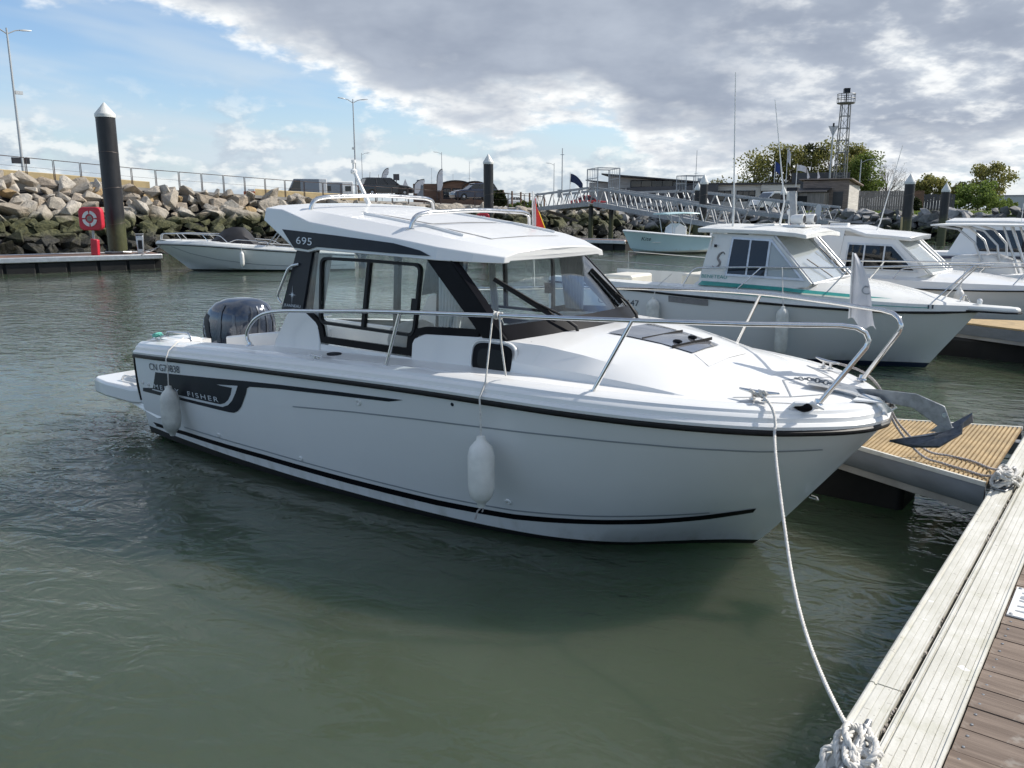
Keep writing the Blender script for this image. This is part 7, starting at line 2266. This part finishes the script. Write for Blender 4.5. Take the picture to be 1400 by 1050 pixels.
leafmat('leaf_bright', (0.13, 0.19, 0.045), (0.18, 0.24, 0.06), (0.22, 0.27, 0.08))
leafmat('leaf_pale', (0.14, 0.14, 0.07), (0.20, 0.19, 0.10), (0.22, 0.20, 0.11))
def tree(label, x, Y, ytop, wpx, m_, seed, dens=1.0, bare=False, bush=False, group='trees behind the quay'):
    r_ = random.Random(seed)
    p = at(x, Y, -.2)
    top_ = px(x, ytop, Y).z
    H_ = top_ - p.z
    wr = wpx * Y / 1130 / 2 * 1.08
    o = E('bush' if bush else 'tree', label, 'bush' if bush else 'tree', p, r_.uniform(0, 6), group)
    z0 = H_ * (.06 if bush else .30)
    cz, rz_ = (H_ + z0) / 2, (H_ - z0) / 2
    tk = MB()
    tk.tube([(0, 0, 0), (.05, 0, H_ * .3), (-.05, .05, H_ * .6), (0, 0, H_ * .85)], [.16 * H_ / 7, .12 * H_ / 7, .07 * H_ / 7, .02], 7)
    cl = []
    nb = 34 if not bush else 24
    for k_ in range(nb):
        a = r_.uniform(0, 2 * math.pi)
        u = r_.uniform(-.95, .98)
        rad = math.sqrt(max(0, 1 - u * u)) * r_.uniform(.45, 1.0)
        c = Vector((wr * rad * math.cos(a), wr * rad * math.sin(a), cz + rz_ * u * r_.uniform(.75, 1.0)))
        cl.append(c)
        s = Vector((0, 0, min(c.z * .75, H_ * r_.uniform(.2, .6))))
        md = s.lerp(c, .5) + Vector((0, 0, .15 * r_.uniform(-1, 1)))
        tk.tube([s, md, c], [.045 * H_ / 7, .03 * H_ / 7, .010], 4)
        if bare:
            for q in range(9):
                e = c + Vector((r_.gauss(0, .45), r_.gauss(0, .45), r_.gauss(.1, .4)))
                tk.tube([md.lerp(c, r_.random()), e], [.016, .006], 3)
                for q2 in range(3):
                    e2 = e + Vector((r_.gauss(0, .25), r_.gauss(0, .25), r_.gauss(.05, .2)))
                    tk.tube([e, e2], [.008, .004], 3)
    tk.obj('trunk', 'trunk_bark', o, smooth=60)
    if bare:
        return o
    lf = MB()
    per = int(95 * dens)
    for c in cl:
        cr = r_.uniform(.26, .46) * min(wr, rz_) * (1.25 if bush else 1.0)
        for k_ in range(per):
            d = Vector((r_.gauss(0, 1), r_.gauss(0, 1), r_.gauss(0, .8)))
            d = d * (cr * .62 * min(1.0, 1.75 / max(.01, d.length)))
            q = c + d
            if q.z < z0 * .6 + .1:
                continue
            n_ = Vector((r_.gauss(0, 1), r_.gauss(0, 1), r_.gauss(.4, 1))).normalized()
            a = n_.orthogonal().normalized()
            b = n_.cross(a)
            s = r_.uniform(.09, .19)
            lf.add([q + a * s, q + b * s * .8, q - a * s, q - b * s * .8], [(0, 1, 2, 3)])
    me = bpy.data.meshes.new('crown')
    me.from_pydata([tuple(v) for v in lf.v], [], lf.f)
    me.materials.append(MATS[m_])
    oo = bpy.data.objects.new('crown', me)
    C.objects.link(oo)
    oo.parent = o
    return o
tree('thin-leaved olive tree at the left end of the tree row', 1029, 112, 205, 46, 'leaf_olive', 1, .55)
tree('thin-leaved olive tree behind the blue flag', 1054, 113, 196, 44, 'leaf_olive', 2, .5)
tree('olive-yellow tree behind the white flag', 1080, 112, 198, 42, 'leaf_olive', 3, .9)
tree('dark evergreen tree in the middle of the tree row', 1106, 114, 195, 40, 'leaf_dark', 4, 1.4)
tree('tall olive tree just left of the lattice tower', 1132, 112, 192, 48, 'leaf_olive', 5, 1.0)
tree('tall green tree just right of the lattice tower', 1160, 113, 197, 44, 'leaf_olive', 6, .9)
tree('broad green tree right of the tower with lower crown', 1182, 108, 212, 48, 'leaf_green', 7, 1.3)
tree('leafless grey tree at the right end of the tree row', 1210, 110, 226, 50, 'leaf_pale', 8, bare=True)
tree('small rounded olive tree left of the right-hand pile', 1269, 110, 238, 38, 'leaf_olive', 9, 1.3)
tree('slender pale tree between the pile and the bright bush', 1311, 112, 250, 26, 'leaf_olive', 10, .8)
tree('tall olive tree rising behind the bright green bush', 1350, 112, 222, 48, 'leaf_olive', 11, 1.1)
tree('large bright green bush at right', 1337, 104, 250, 66, 'leaf_bright', 12, 2.2, bush=True)
tree('small far bush at the right beside the warehouse', 1376, 130, 274, 22, 'leaf_green', 13, .8, bush=True)
tree('pale blossoming bush behind the low pale building', 985, 120, 246, 40, 'leaf_pale', 14, .9, bush=True)
tree('small dark bush beside the pile beyond the wheelhouse', 682, 66, 261, 15, 'leaf_dark', 15, .9, bush=True)
tree('low green bush on the shore left of the gangway', 720, 63, 277, 46, 'leaf_green', 16, .8, bush=True)
tree('small green bush at the end of the tall plank fence', 1250, 80, 272, 12, 'leaf_dark', 17, .8, bush=True)
# grass on the shore at right
o = MB()
rg = random.Random(21)
for k_ in range(5200):
    b = rg.uniform(1085, 1420)
    Y = (67 if b < 1100 else 67 - (b - 1100) * .04) + rg.uniform(.3, 12)
    p = land(b, Y)
    p.z -= .12
    h = rg.uniform(.10, .28)
    a = rg.uniform(0, 3.14)
    d = Vector((math.cos(a), math.sin(a), 0)) * .10
    o.add([p - d, p + d, p + Vector((rg.uniform(-.08, .08), rg.uniform(-.08, .08), h))], [(0, 1, 2)])
me = bpy.data.meshes.new('grass')
me.from_pydata([tuple(v) for v in o.v], [], o.f)
me.materials.append(MATS['leaf_green'])
go = bpy.data.objects.new('shore_grass', me)
C.objects.link(go)
tag(go, 'rough green grass above the grey boulders at right', 'grass', kind='stuff')
